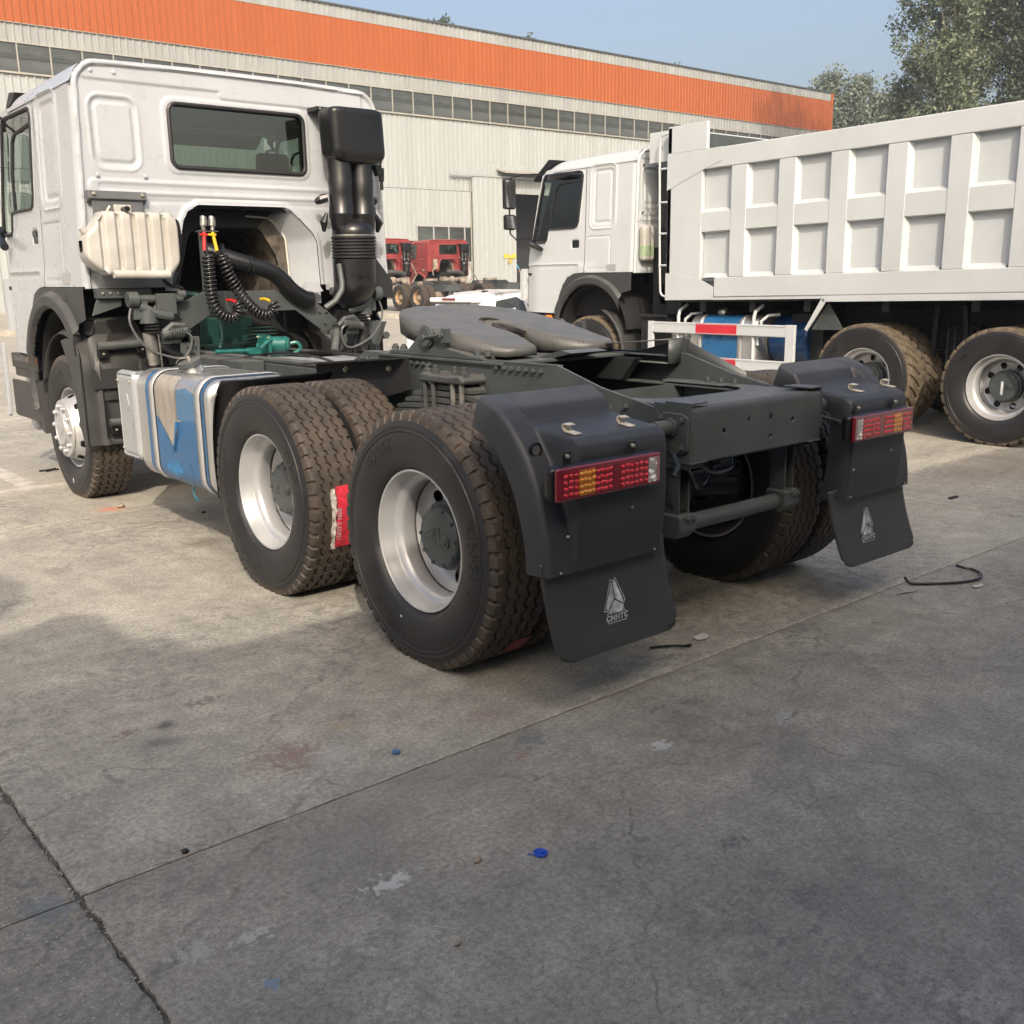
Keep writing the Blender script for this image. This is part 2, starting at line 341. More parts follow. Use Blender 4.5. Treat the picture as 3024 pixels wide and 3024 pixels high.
# ---------------------------------------------------------------- ground
def ground_mat():
    m = bpy.data.materials.new('worn_concrete'); m.use_nodes = True; n = m.node_tree.nodes; l = m.node_tree.links
    b = n['Principled BSDF']; g = n.new('ShaderNodeNewGeometry'); P = g.outputs['Position']
    def noise(sc, det=8, rough=0.6, dist=0.0, src=None):
        t = n.new('ShaderNodeTexNoise'); t.inputs['Scale'].default_value = sc; t.inputs['Detail'].default_value = det
        t.inputs['Roughness'].default_value = rough; t.inputs['Distortion'].default_value = dist; l.new(src or P, t.inputs[0]); return t.outputs[0]
    def rng(x, a, c, lo=0.0, hi=1.0):
        t = n.new('ShaderNodeMapRange'); t.inputs[1].default_value = a; t.inputs[2].default_value = c
        t.inputs[3].default_value = lo; t.inputs[4].default_value = hi; l.new(x, t.inputs[0]); return t.outputs[0]
    def mix(f, a, c, mode='MIX'):
        t = n.new('ShaderNodeMix'); t.data_type = 'RGBA'; t.blend_type = mode
        if hasattr(f, 'is_linked'): l.new(f, t.inputs[0])
        else: t.inputs[0].default_value = f
        for s, k in ((a, 6), (c, 7)):
            if hasattr(s, 'is_linked'): l.new(s, t.inputs[k])
            else: t.inputs[k].default_value = (*s, 1)
        return t.outputs[2]
    def mul(a, c):
        t = n.new('ShaderNodeMath'); t.operation = 'MULTIPLY'
        for s, k in ((a, 0), (c, 1)):
            if hasattr(s, 'is_linked'): l.new(s, t.inputs[k])
            else: t.inputs[k].default_value = s
        return t.outputs[0]
    def scaled(v3):
        t = n.new('ShaderNodeVectorMath'); t.operation = 'MULTIPLY'; l.new(P, t.inputs[0]); t.inputs[1].default_value = v3; return t.outputs[0]
    def val(c, f):      # multiply the colour's value by the factor socket
        t = n.new('ShaderNodeVectorMath'); t.operation = 'SCALE'; l.new(c, t.inputs[0]); l.new(f, t.inputs['Scale']); return t.outputs[0]
    n_big = noise(0.33, 6, 0.6); n_area = noise(0.8, 5, 0.6); n_mid = noise(2.2, 12, 0.66); n_two = noise(9, 11, 0.70)
    n_patch = noise(17, 10, 0.68); n_small = noise(60, 8, 0.72); n_fine = noise(260, 4, 0.7); n_str = noise(1.0, 9, 0.65, 0, scaled((9,1.3,1)))
    c = mix(rng(n_big, 0.35, 0.65), (0.315,0.296,0.250), (0.355,0.330,0.272))
    c = mix(rng(n_area, 0.40, 0.66, 0, 0.55), c, (0.250,0.238,0.204))
    c = val(c, rng(n_mid, 0.28, 0.72, 0.80, 1.16)); c = val(c, rng(n_two, 0.28, 0.72, 0.76, 1.22))
    c = val(c, rng(n_str, 0.3, 0.7, 0.93, 1.06))
    # flaked mortar film, only in places
    msk = rng(n_area, 0.46, 0.58); msk2 = rng(n_mid, 0.52, 0.60)
    c = mix(mul(mul(rng(n_patch, 0.525, 0.56), 0.55), msk), c, (0.155,0.150,0.137))
    c = mix(mul(mul(rng(n_patch, 0.45, 0.42), 0.40), msk2), c, (0.46,0.44,0.38))
    c = val(c, rng(n_small, 0.32, 0.68, 0.62, 1.36)); c = val(c, rng(n_fine, 0.34, 0.66, 0.68, 1.34))
    # small dark pits and pale exposed aggregate
    v = n.new('ShaderNodeTexVoronoi'); v.inputs['Scale'].default_value = 62; l.new(scaled((1,1.25,1)), v.inputs[0])
    vb = n.new('ShaderNodeSeparateColor'); l.new(v.outputs['Color'], vb.inputs[0])
    c = mix(mul(mul(rng(v.outputs['Distance'], 0.26, 0.20), rng(vb.outputs[1], 0.80, 0.82)), 0.55), c, (0.10,0.095,0.085))
    v2 = n.new('ShaderNodeTexVoronoi'); v2.inputs['Scale'].default_value = 88; l.new(scaled((1.3,1,1)), v2.inputs[0])
    vb2 = n.new('ShaderNodeSeparateColor'); l.new(v2.outputs['Color'], vb2.inputs[0])
    px = n.new('ShaderNodeSeparateXYZ'); l.new(P, px.inputs[0])
    left = rng(px.outputs[0], -2.80, -2.90); cd_ = n.new('ShaderNodeVectorMath'); cd_.operation = 'DISTANCE'; l.new(P, cd_.inputs[0]); cd_.inputs[1].default_value = (-1.05,-2.0,0)
    near = rng(cd_.outputs['Value'], 0.75, 0.15, 0, 0.9); mx_ = n.new('ShaderNodeMath'); mx_.operation = 'MAXIMUM'; l.new(left, mx_.inputs[0]); l.new(near, mx_.inputs[1])
    mxx = n.new('ShaderNodeMath'); mxx.operation = 'MAXIMUM'; l.new(mx_.outputs[0], mxx.inputs[0]); mxx.inputs[1].default_value = 0.16
    c = mix(mul(mul(mul(rng(v2.outputs['Distance'], 0.34, 0.26), rng(vb2.outputs[0], 0.80, 0.84)), mxx.outputs[0]), 0.75), c, (0.55,0.54,0.50))
    # hairline cracks
    dv = n.new('ShaderNodeVectorMath'); dv.operation = 'MULTIPLY_ADD'
    nn = n.new('ShaderNodeTexNoise'); nn.inputs['Scale'].default_value = 3; nn.inputs['Detail'].default_value = 7; l.new(P, nn.inputs[0])
    l.new(nn.outputs['Color'], dv.inputs[0]); dv.inputs[1].default_value = (0.45,0.45,0); l.new(P, dv.inputs[2])
    vc = n.new('ShaderNodeTexVoronoi'); vc.feature = 'DISTANCE_TO_EDGE'; vc.inputs['Scale'].default_value = 0.45; l.new(dv.outputs[0], vc.inputs[0])
    ck = mul(rng(vc.outputs['Distance'], 0.0045, 0.0015), rng(n_two, 0.45, 0.55)); c = mix(mul(ck, 0.5), c, (0.09,0.085,0.075))
    # stains and tone patches with a shape of their own: (x, y, rx, ry, colour, strength, crispness)
    spots = [(-2.27,0.10,.055,.05,(0.06,0.055,0.052),.75,0),(-2.40,0.13,.05,.035,(0.13,0.06,0.055),.6,1),(-2.345,-0.01,.06,.05,(0.09,0.085,0.08),.6,0),
             (-2.29,-0.05,.06,.045,(0.13,0.125,0.12),.5,0),(-2.08,0.22,.10,.05,(0.13,0.11,0.09),.6,1),(-2.05,-0.42,.17,.15,(0.21,0.125,0.105),.6,1),(-1.93,-.52,.10,.10,(0.36,0.36,0.36),.5,1),
             (-1.15,3.93,.15,.12,(0.50,0.17,0.09),.75,1),(-1.06,2.55,.17,.12,(0.13,0.105,0.08),.6,0),(-0.95,2.18,.13,.09,(0.19,0.16,0.13),.5,0),
             (-1.36,-0.88,.10,.07,(0.12,0.15,0.17),.5,1),(-1.45,-0.94,.05,.04,(0.30,0.11,0.09),.5,1),(-1.33,-0.60,.12,.10,(0.24,0.15,0.12),.35,1),
             (-2.93,-0.78,.07,.09,(0.17,0.21,0.24),.6,1),(-2.62,-1.43,.028,.028,(0.17,0.28,0.38),.7,1),(-2.20,-1.27,.10,.05,(0.62,0.62,0.58),.7,1),
             (-2.58,-1.24,.07,.035,(0.50,0.50,0.47),.7,1),(-2.72,-1.20,.06,.06,(0.46,0.45,0.42),.5,1),(-1.80,-0.33,.08,.05,(0.33,0.26,0.15),.5,1),(-1.72,-0.27,.08,.05,(0.15,0.14,0.135),.5,1),
             (-1.05,-1.20,.06,.05,(0.62,0.62,0.60),.8,1),(-0.55,-1.35,.10,.05,(0.42,0.42,0.42),.5,1),(-1.35,-1.75,.05,.035,(0.10,0.10,0.11),.7,1),(-1.7,-.9,.35,.22,(0.2,0.19,0.17),.35,0),(-.9,-1.3,.5,.35,(0.19,0.185,0.17),.22,0),(-1.3,-2.1,.6,.4,(0.17,0.165,0.15),.30,0),(-2.2,-1.0,.3,.18,(0.21,0.20,0.18),.4,0),
             (4.6,0.4,1.2,.5,(0.17,0.14,0.11),.4,0)]  # last entry: broad, soft-edged brown patch at the right
    def wob(sc, det):
        t = n.new('ShaderNodeTexNoise'); t.inputs['Scale'].default_value = sc; t.inputs['Detail'].default_value = det; t.inputs['Roughness'].default_value = .68; l.new(P, t.inputs[0]); return t.outputs[0]
    wn, wn2 = wob(22, 7), wob(34, 9)
    for (x, y, rx, ry, col, s, cr) in spots:
        a = n.new('ShaderNodeVectorMath'); a.operation = 'SUBTRACT'; l.new(P, a.inputs[0]); a.inputs[1].default_value = (x, y, 0)
        d = n.new('ShaderNodeVectorMath'); d.operation = 'DIVIDE'; l.new(a.outputs[0], d.inputs[0]); d.inputs[1].default_value = (rx, ry, 1)
        e = n.new('ShaderNodeVectorMath'); e.operation = 'LENGTH'; l.new(d.outputs[0], e.inputs[0])
        f = n.new('ShaderNodeMath'); f.operation = 'MULTIPLY_ADD'; l.new(wn2 if cr else wn, f.inputs[0]); f.inputs[1].default_value = 5.0 if cr else 2.2; l.new(e.outputs['Value'], f.inputs[2])
        hi, lo = (3.15, 2.95) if cr else (2.2, 1.35)
        c = mix(mul(rng(f.outputs[0], hi, lo), s), c, col)
    oc = n.new('ShaderNodeObjectInfo'); ox = n.new('ShaderNodeMix'); ox.data_type = 'RGBA'; ox.blend_type = 'MULTIPLY'; ox.inputs[0].default_value = 1; l.new(c, ox.inputs[6]); l.new(oc.outputs['Color'], ox.inputs[7]); c = ox.outputs[2]
    oi = n.new('ShaderNodeObjectInfo'); hs = n.new('ShaderNodeHueSaturation'); l.new(c, hs.inputs['Color'])
    l.new(rng(oi.outputs['Random'], 0, 1, 0.97, 1.03), hs.inputs['Value']); c = hs.outputs[0]
    l.new(c, b.inputs['Base Color'])
    l.new(rng(n_mid, 0.35, 0.65, 0.52, 0.80), b.inputs['Roughness']); b.inputs['Specular IOR Level'].default_value = 0.45
    h = n.new('ShaderNodeMath'); h.operation = 'MULTIPLY_ADD'; l.new(n_small, h.inputs[0]); h.inputs[1].default_value = 0.6; l.new(n_two, h.inputs[2])
    h2 = n.new('ShaderNodeMath'); h2.operation = 'MULTIPLY_ADD'; l.new(n_fine, h2.inputs[0]); h2.inputs[1].default_value = 0.25; l.new(h.outputs[0], h2.inputs[2])
    bp = n.new('ShaderNodeBump'); bp.inputs['Distance'].default_value = 0.0045; bp.inputs['Strength'].default_value = 0.85
    l.new(h2.outputs[0], bp.inputs['Height']); l.new(bp.outputs[0], b.inputs['Normal']); return m
M['ground'] = ground_mat()
M['dirt'] = mat('joint_dirt', (0.115,0.105,0.088), 0.95, var=0.3, scale=30, bump=0.003, bscale=120)
M['mark'] = mat('worn_road_paint', (0.44,0.42,0.38), 0.75, var=0.35, scale=9, col2=(0.30,0.275,0.24))
gmb = MB(); gmb.add([(-400,-400,-0.03),(600,-400,-0.03),(600,700,-0.03),(-400,700,-0.03)], [(0,1,2,3)])
ground = obj('ground', gmb, M['ground'], smooth_deg=None); ground['kind'] = 'structure'
jb = MB(); jb.add([(-15,-14.5,-0.012),(45.2,-14.5,-0.012),(45.2,48,-0.012),(-15,48,-0.012)], [(0,1,2,3)])
obj('joint_filler', jb, M['dirt'], ground, smooth_deg=None)
XS = [-14.85,-8.85,-2.85,3.15,9.15,15.15,21.15,27.15,33.15,39.15,45.15]; YS = [-14.43,-9.88,-5.33,-0.78,3.77,8.32,12.87,17.42,21.97,26.52,31.07,35.62,40.17,44.72]
for i in range(len(XS)-1):
    for j in range(len(YS)-1):
        x0, x1, y0, y1 = XS[i], XS[i+1], YS[j], YS[j+1]
        near = x0 < 4 and y0 < 8
        g = 0.0022; pts = []
        step = 0.022 if near else 1.5
        amp = 0.0042 if near else 0.0
        rough = 0.011 if (near and (abs(x1+2.85) < .1 or abs(x0+2.85) < .1)) else amp
        ph = RNG.uniform(0, 9, 8)
        def w(t, k, a): return a*(math.sin(t*5.1+ph[k])*.35+math.sin(t*13.7+ph[k+1])*.3+math.sin(t*41+ph[k+2])*.3+random.uniform(-.35,.35))
        def edge(a, b_, f):
            nstep = max(1, int(abs(b_-a)/step)); return [f(a+(b_-a)*k/nstep) for k in range(nstep)]
        ax0 = rough if abs(x0+2.85) < .1 else amp; ax1 = rough if abs(x1+2.85) < .1 else amp
        pts += edge(x0+g, x1-g, lambda t: (t, y0+g+abs(w(t,0,amp))))
        pts += edge(y0+g, y1-g, lambda t: (x1-g-abs(w(t,1,ax1)), t))
        pts += edge(x1-g, x0+g, lambda t: (t, y1-g-abs(w(t,2,amp))))
        pts += edge(y1-g, y0+g, lambda t: (x0+g+abs(w(t,3,ax0)), t))
        sb = MB(); k = len(pts); cx, cy = (x0+x1)/2, (y0+y1)/2
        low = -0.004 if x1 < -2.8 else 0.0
        inn = [(px+(cx-px)*0.004, py+(cy-py)*0.004) for px, py in pts]
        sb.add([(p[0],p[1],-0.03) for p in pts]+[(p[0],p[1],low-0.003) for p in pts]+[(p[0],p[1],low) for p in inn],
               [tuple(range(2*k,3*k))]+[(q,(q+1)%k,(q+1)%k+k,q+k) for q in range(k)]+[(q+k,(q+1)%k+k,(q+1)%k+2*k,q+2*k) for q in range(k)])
        so_ = obj('concrete_slab', sb, M['ground'], ground, smooth_deg=None); q_ = .78 if x1 < -2.8 else (.93 if y1 < -.7 else 1.06); so_.color = (q_, q_, q_, 1)  # left slabs are darker concrete; front and rear tones paint in the shade gradient
def sheetpoly(name, pts, z, m, parent=None):
    b = MB(); k = len(pts); b.add([(x,y,z) for x,y in pts]+[(x,y,z-0.003) for x,y in pts], [tuple(range(k))]+[(i,i+k,(i+1)%k+k,(i+1)%k) for i in range(k)])
    return obj(name, b, m, parent, smooth_deg=None)
for pts in ([(-9,5.10),(-0.2,5.10),(-0.2,5.20),(-9,5.20)], [(-1.42,5.20),(-1.26,5.20),(-1.30,6.25),(-1.46,6.25)], [(-9,9.75),(2,9.75),(2,9.87),(-9,9.87)]):
    o = sheetpoly('painted_line', pts, 0.004, M['mark']); o['kind'] = 'structure'

# ---------------------------------------------------------------- factory building
YF = 52.0
def corr(mb, x0, x1, z0, z1, y, pitch=0.36, dep=0.055, mi=0):
    n = int(round((x1-x0)/pitch)); xs = []
    for i in range(n):
        a = x0+(x1-x0)*i/n; p = (x1-x0)/n
        xs += [(a, 0), (a+p*0.62, 0), (a+p*0.72, dep), (a+p*0.90, dep)]
    xs.append((x1, 0)); k = len(xs)
    mb.add([(x, y-d, z0) for x, d in xs]+[(x, y-d, z1) for x, d in xs], [(i, i+1, i+1+k, i+k) for i in range(k-1)], mi)
fac = thing('factory_building', 'long corrugated steel factory hall with a broad orange band and a ribbon of windows', 'building', (0, YF, 0))
def fo(name, mb, m, **k):
    o = obj(name, mb, m, fac, smooth_deg=k.pop('sd', None), **k); o.location = (0, -YF, 0); return o
b = MB(); corr(b, -30, 80.3, 13.76, 16.38, YF-0.05); fo('orange_cladding', b, M['wallorange'])
b = MB(); corr(b, -30, 80.3, 16.40, 17.02, YF-0.02); fo('parapet_cladding', b, M['wallgrey'])
b = MB(); corr(b, -30, 80.3, 12.86, 13.74, YF-0.0); fo('upper_cladding', b, M['wallgrey'])
b = MB(); corr(b, -30, 80.3, 7.10, 11.42, YF-0.02); fo('white_cladding', b, M['wallwhite'])
b = MB(); corr(b, -30, 35.02, 0, 7.07, YF-0.05); corr(b, 35.02, 39.42, 4.92, 7.07, YF-0.05); corr(b, 35.02, 39.42, 0, 2.55, YF-0.05)
corr(b, 49.4, 80.3, 0, 7.07, YF-0.05); corr(b, 39.42, 49.4, 8.10, 8.9, YF-0.03, mi=0); fo('lower_cladding', b, M['wallwhite'])
b = MB(); corr(b, 39.5, 43.2, 0.15, 8.02, YF-0.28, pitch=0.42, dep=0.06); b.box(39.5,43.2,YF-.27,YF-.2,.15,8.02); fo('sliding_door', b, M['wallwhite'])
b = MB(); b.box(37.7, 50, YF-.36, YF-.22, 8.06, 8.16); fo('door_rail', b, M['galv'])
b = MB(); b.prism([(YF-1.0,8.32),(YF-.06,8.55),(YF-.06,8.62),(YF-1.0,8.40)], 'x', 41.7, 50.0); fo('door_canopy', b, M['trim'])
b = MB(); b.box(-30, 80.35, YF-.02, YF+22, 17.04, 17.12); b.box(-30, 80.4, YF-.12, YF-.06, 17.02, 17.13); fo('roof', b, M['frame'])
b = MB(); b.box(80.32, 80.7, YF-.08, YF+.1, 13.9, 17.06); fo('corner_flashing', b, M['wallorange'])
b = MB(); b.box(80.32, 80.6, YF-.06, YF+22, 0, 17.0); fo('gable_wall', b, M['wallgrey'])
b = MB()
for z, h, d in ((12.84,.07,.10),(11.44,.09,.16),(13.735,.03,.1),(16.375,.03,.08)): b.box(-30, 80.3, YF-d, YF-.0-.001, z, z+h)
b.box(39.40, 39.47, YF-.16, YF-.08, 0, 8.0); fo('trim', b, M['trim'])
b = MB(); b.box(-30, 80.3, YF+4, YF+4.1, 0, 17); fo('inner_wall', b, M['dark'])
x = 33.6 - 1.532*28; mull = MB(); mull.box(-0.03,0.03,YF-.09,YF-.01,11.53,12.84); mm = mull.mesh('mullion')
pn = MB(); pn.box(-0.735,0.735,YF-.03,YF-.015,11.53,12.84); pm = pn.mesh('window_pane')
first = True
while x < 79:
    if x > 9.5:
        o = bpy.data.objects.new('mullion', mm); COL.objects.link(o); o.parent = fac; o.location = (x, -YF, 0)
        if first: mm.materials.append(M['trim']); pm.materials.append(M['pane']); first = False
        o = bpy.data.objects.new('window_pane', pm); COL.objects.link(o); o.parent = fac; o.location = (x+.766, -YF, 0); o.rotation_euler = (0, 0, R(RNG.uniform(-.0,.0)))
    x += 1.532
b = MB(); b.box(9.5, 79, YF-.06, YF-.02, 12.18, 12.20); fo('glazing_bar', b, M['pane'])
for i, (xa, xb) in enumerate(((35.12,36.36),(36.44,37.58),(37.66,38.88),(38.96,39.38))):
    b = MB(); b.box(xa, xb, YF-.03, YF-.015, 2.6, 4.8); fo('lower_window_pane', b, M['pane'])
b = MB(); b.box(63.2, 72.8, YF-.09, YF-.075, 7.6, 11.3); fo('dark_opening', b, M['pane'])
b = MB(); b.box(35.02, 39.4, YF-.1, YF-.04, 4.8, 4.92); b.box(35.02,35.12,YF-.1,YF-.04,2.55,4.8)
for xx in (36.36, 37.58, 38.88): b.box(xx, xx+.08, YF-.09, YF-.035, 2.6, 4.8)
b.box(35.02,39.4,YF-.1,YF-.04,2.5,2.6); fo('window_frame', b, M['band'])
for xx, zz, mk in ((42.2,2.96,'yellow'),(42.95,2.96,'yellow'),(42.6,2.93,'yellow'),(42.6,2.62,'ochre')):
    b = MB(); h = .19 if xx != 42.6 or mk == 'ochre' else .12; b.box(xx-.17, xx+.17, YF-.345, YF-.338, zz-h/1.2, zz+h/1.2); fo('notice', b, M[mk])

b = MB(); b.box(-40, 100, 31.5, YF+6, -.03, .20); o = obj('concrete_apron', b, M['ground'], None, smooth_deg=None, bevel=.02); o['kind'] = 'structure'
# ---------------------------------------------------------------- trees
def leaf_mat(name, c1, c2):
    m = bpy.data.materials.new(name); m.use_nodes = True; n = m.node_tree.nodes; l = m.node_tree.links
    b = n['Principled BSDF']; g = n.new('ShaderNodeNewGeometry'); t = n.new('ShaderNodeTexNoise'); t.inputs['Scale'].default_value = 0.9; t.inputs['Detail'].default_value = 6
    l.new(g.outputs['Position'], t.inputs[0]); r = n.new('ShaderNodeValToRGB'); r.color_ramp.elements[0].position = .35; r.color_ramp.elements[1].position = .66
    r.color_ramp.elements[0].color = (*c1,1); r.color_ramp.elements[1].color = (*c2,1); l.new(t.outputs[0], r.inputs[0])
    l.new(r.outputs[0], b.inputs['Base Color']); b.inputs['Roughness'].default_value = .5
    b.inputs['Transmission Weight'].default_value = 0.0
    tr = n.new('ShaderNodeBsdfTranslucent'); l.new(r.outputs[0], tr.inputs[0]); mx = n.new('ShaderNodeMixShader'); mx.inputs[0].default_value = .28
    l.new(b.outputs[0], mx.inputs[1]); l.new(tr.outputs[0], mx.inputs[2]); l.new(mx.outputs[0], n['Material Output'].inputs[0]); return m
M['leafA'] = leaf_mat('poplar_leaves', (0.085,0.12,0.065), (0.185,0.22,0.14))
M['leafB'] = leaf_mat('dark_poplar_leaves', (0.04,0.058,0.036), (0.095,0.12,0.08))
M['leafC'] = leaf_mat('hazy_distant_leaves', (0.13,0.165,0.125), (0.21,0.245,0.19))  # distance haze mixed into the leaf colour
M['bark'] = mat('pale_bark', (0.33,0.31,0.27), 0.8, var=0.3, scale=3, bump=0.01, bscale=8)
def tree(name, label, loc, h, w, nleaf, leaf, seed, lm, base=0.16, group=None, up=1.0, ncl=60, csz=0.9):
    r = np.random.default_rng(seed); t = thing(name, label, 'tree', loc, 0, group)
    tb = MB(); tr = []
    for k in range(9):
        f = k/8; tr.append((math.sin(f*3+seed)*.02*h*f, math.cos(f*2.3+seed)*.015*h*f, h*0.97*f))
    tb.tube(tr, [0.017*h*(1-.93*k/8)+.02 for k in range(9)], 9); obj('trunk', tb, M['bark'], t)
    lb = MB(); cl = []
    for k in range(ncl):
        f = base+(1-base)*((k+.5)/ncl)**0.9; a = k*2.399+r.uniform(-.4,.4)
        i = min(7, int(f*8)); q = f*8-i; P = [tr[i][c]*(1-q)+tr[i+1][c]*q for c in range(3)]
        prof = math.sin(PI*min(1, max(0.06, (1.06-f)/(1.08-base)))**0.62)*0.5+0.2*(1-f)
        L = w*(0.45+0.55*r.random())*max(.12, prof)*1.15
        e = (P[0]+math.cos(a)*L, P[1]+math.sin(a)*L, min(h, P[2]+L*up*r.uniform(.5,1.3)))
        mid = tuple((P[c]+e[c])/2+(0,0,-.06*L)[c] for c in range(3))
        if L > .8: lb.tube([P, mid, e], [0.0035*h*(1-f)+.03, .03, .015], 5)
        for s in np.linspace(.35, 1.0, 5):
            c = [P[j]+(e[j]-P[j])*s for j in range(3)]
            for _ in range(2): cl.append((c[0]+r.normal()*L*.14, c[1]+r.normal()*L*.14, c[2]+r.normal()*L*.12, csz*(.5+.75*r.random())*(0.45+.55*s)))
    obj('limb', lb, M['bark'], t)
    C = np.array(cl); idx = r.integers(0, len(C), nleaf); D = r.normal(size=(nleaf,3)); D /= np.linalg.norm(D, axis=1)[:,None]
    rad = C[idx,3]*r.random(nleaf)**.45; ctr = C[idx,:3]+D*rad[:,None]*np.array([1,1,1.15])
    a = r.normal(size=(nleaf,3)); a /= np.linalg.norm(a,axis=1)[:,None]; c2 = np.cross(a, r.normal(size=(nleaf,3))); c2 /= np.linalg.norm(c2,axis=1)[:,None]
    s = (leaf*(.6+.8*r.random(nleaf)))[:,None]; V = np.stack([ctr-a*s, ctr-c2*s*.55, ctr+a*s, ctr+c2*s*.55], 1).reshape(-1,3)
    me = bpy.data.meshes.new('crown'); me.vertices.add(len(V)); me.vertices.foreach_set('co', V.ravel())
    me.loops.add(nleaf*4); me.loops.foreach_set('vertex_index', np.arange(nleaf*4)); me.polygons.add(nleaf); me.polygons.foreach_set('loop_start', np.arange(nleaf)*4)
    me.update(); me.validate(); obj('crown', me, lm, t, smooth_deg=None); return t
TG = 'tall trees standing past the right end of the factory'
tree('poplar_tree', 'tall dusty green poplar rising above the white dump body, open crown with sky gaps', (62.8,31.5,0), 31, 7.8, 90000, .115, 3, M['leafA'], group=TG, base=.14, up=1.25, ncl=150, csz=.95)
tree('poplar_tree', 'dense dark poplar at the right edge, above the dump body', (64.8,27.2,0), 33, 7.2, 80000, .12, 5, M['leafB'], group=TG, base=.10, up=1.15, ncl=140, csz=1.1)
tree('poplar_tree', 'low young poplar between the orange corner and the tall poplar', (64.5,35.6,0), 14.0, 2.6, 8000, .12, 8, M['leafA'], group=TG, base=.2, csz=.9)
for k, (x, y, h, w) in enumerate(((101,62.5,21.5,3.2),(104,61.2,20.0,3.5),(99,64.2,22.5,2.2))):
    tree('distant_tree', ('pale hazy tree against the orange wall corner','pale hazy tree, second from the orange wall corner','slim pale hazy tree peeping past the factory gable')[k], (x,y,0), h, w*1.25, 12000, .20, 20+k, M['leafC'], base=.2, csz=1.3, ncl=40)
for k, (u_, h) in enumerate(((60.0,26.1),(71.5,25.6),(79.0,25.2),(93,25.0))):
    tree('roofline_tree', ('treetop showing over the factory roof, leftmost and largest','treetop showing over the factory roof, second from the left','small treetop over the factory roof, third from the left','tiny treetop over the factory roof near its right end')[k], (u_, 82, 0), h, 2.6, 4000, .20, 40+k, M['leafB'], group='treetops over the factory roof', base=.5, csz=.8, ncl=30)

# ---------------------------------------------------------------- unseen block added behind the photographer to shade the foreground
ws = thing('workshop_building', 'plain grey workshop behind the photographer whose roof edge shades the foreground', 'building', (0,-4.93,0))
b = MB(); b.box(-10.2, 2.8, -3, 0, 0, 4.91); obj('wall', b, M['wallgrey'], ws, smooth_deg=None)  # added block, sized so its shadow covers the foreground
b = MB(); b.prism([(-10.2,4.9),(-10.2,5.5),(-6.85,5.56),(-6.55,5.62),(-6.37,5.71),(-6.20,5.69),(-6.07,5.61),(-5.99,5.45),(-5.95,5.22),(-5.63,5.2),(-5.58,4.9)], 'y', -3, -.02); obj('raised_roof', b, M['wallgrey'], ws, smooth_deg=None)  # outline shaped for the bumps along the shadow's edge
b = MB(); b.cyl((-7.15,-.1,5.5),(-7.15,-.1,5.9),.07); b.sphere((-7.15,-.1,6.27),.42,16,10,(1,1,.9)); obj('roof_ventilator', b, M['galv'], ws)  # ball on a post, added to cast the round blob of shade

# ---------------------------------------------------------------- wheels
def tyre_mesh(nper, lug=False, Rt=0.541):
    fr = [0, .08, .28, .36, .60, .86]; zg = [1, 1, 1, -1, -1, -1]
    K = len(fr); N = nper*K; th = np.array([(p+f)*2*PI/nper for p in range(nper) for f in fr]); kk = np.tile(np.arange(K), nper)
    prof = []   # (a, r, kind)  kind 0 side, 1 shoulder(notched), 2 crown, 3 groove floor
    for a, r in ((.104,.302),(.112,.303),(.121,.307),(.130,.316),(.136,.322),(.1375,.326),(.141,.333),(.1505,.372),(.1545,.412),(.1535,.445),(.1515,.456),(.1545,.4585),(.1545,.4615),(.1500,.465),(.1495,.476),(.1510,.4785),(.1505,.483),(.1475,.488),(.1440,.503)):
        prof.append((a, r, 0))
    prof += [(.1405,.516,1),(.1385,.528,1),(.1330,.5365,1),(.124,Rt-.0012,1),(.112,Rt-.0003,4)]
    gr = (.080,.027) if not lug else (.070,)
    for g in gr: prof += [(g+.0075,Rt,2),(g+.0050,Rt-.014,3),(g-.0050,Rt-.014,3),(g-.0075,Rt,2)]
    if lug: prof += [(.03,Rt,4)]
    left = [(-a, r, k) for a, r, k in prof]; P = left + prof[::-1]
    A = np.array([p[0] for p in P]); RR = np.array([p[1] for p in P]); KD = np.array([p[2] for p in P]); n = len(P)
    a = np.repeat(A[None], N, 0).copy(); r = np.repeat(RR[None], N, 0).copy(); t = np.repeat(th[:,None], n, 1).copy()
    z = np.array(zg)[kk][:,None]
    if not lug:
        a += np.where(np.isin(KD, (2,3))[None], z*.0070, 0)
        notch = np.isin(kk, (1,2))[:,None] & (KD == 1)[None]; r = np.where(notch, r-.0145, r); a = np.where(notch, a-np.sign(a)*.002, a)
        sp = (kk == 0)[:,None] & (KD == 2)[None]; r = np.where(sp, r-.0016, r)
    else:
        t += np.abs(a)*1.1+np.where(np.sign(a) > 0, PI/nper, 0)
        notch = np.isin(kk, (1,2))[:,None] & (np.isin(KD, (1,2,4)) & (np.abs(A) > .02))[None]; r = np.where(notch, r-.018, r)
    X = a; Y = r*np.cos(t); Z = r*np.sin(t)
    vs = np.stack([X,Y,Z],-1).reshape(-1,3).tolist(); fs = []; mi = []
    for i in range(N):
        i2 = (i+1) % N
        for j in range(n-1):
            fs.append((i*n+j, i*n+j+1, i2*n+j+1, i2*n+j)); mi.append(1 if max(KD[j], KD[j+1]) >= 1 else 0)
    me = bpy.data.meshes.new('tyre'); me.from_pydata(vs, [], fs); me.polygons.foreach_set('material_index', mi)
    me.materials.append(M['side']); me.materials.append(M['tread2' if lug else 'tread'])
    me.polygons.foreach_set('use_smooth', [True]*len(me.polygons)); me.set_sharp_from_angle(angle=R(28)); return me
TY = tyre_mesh(52); TYL = tyre_mesh(30, True)

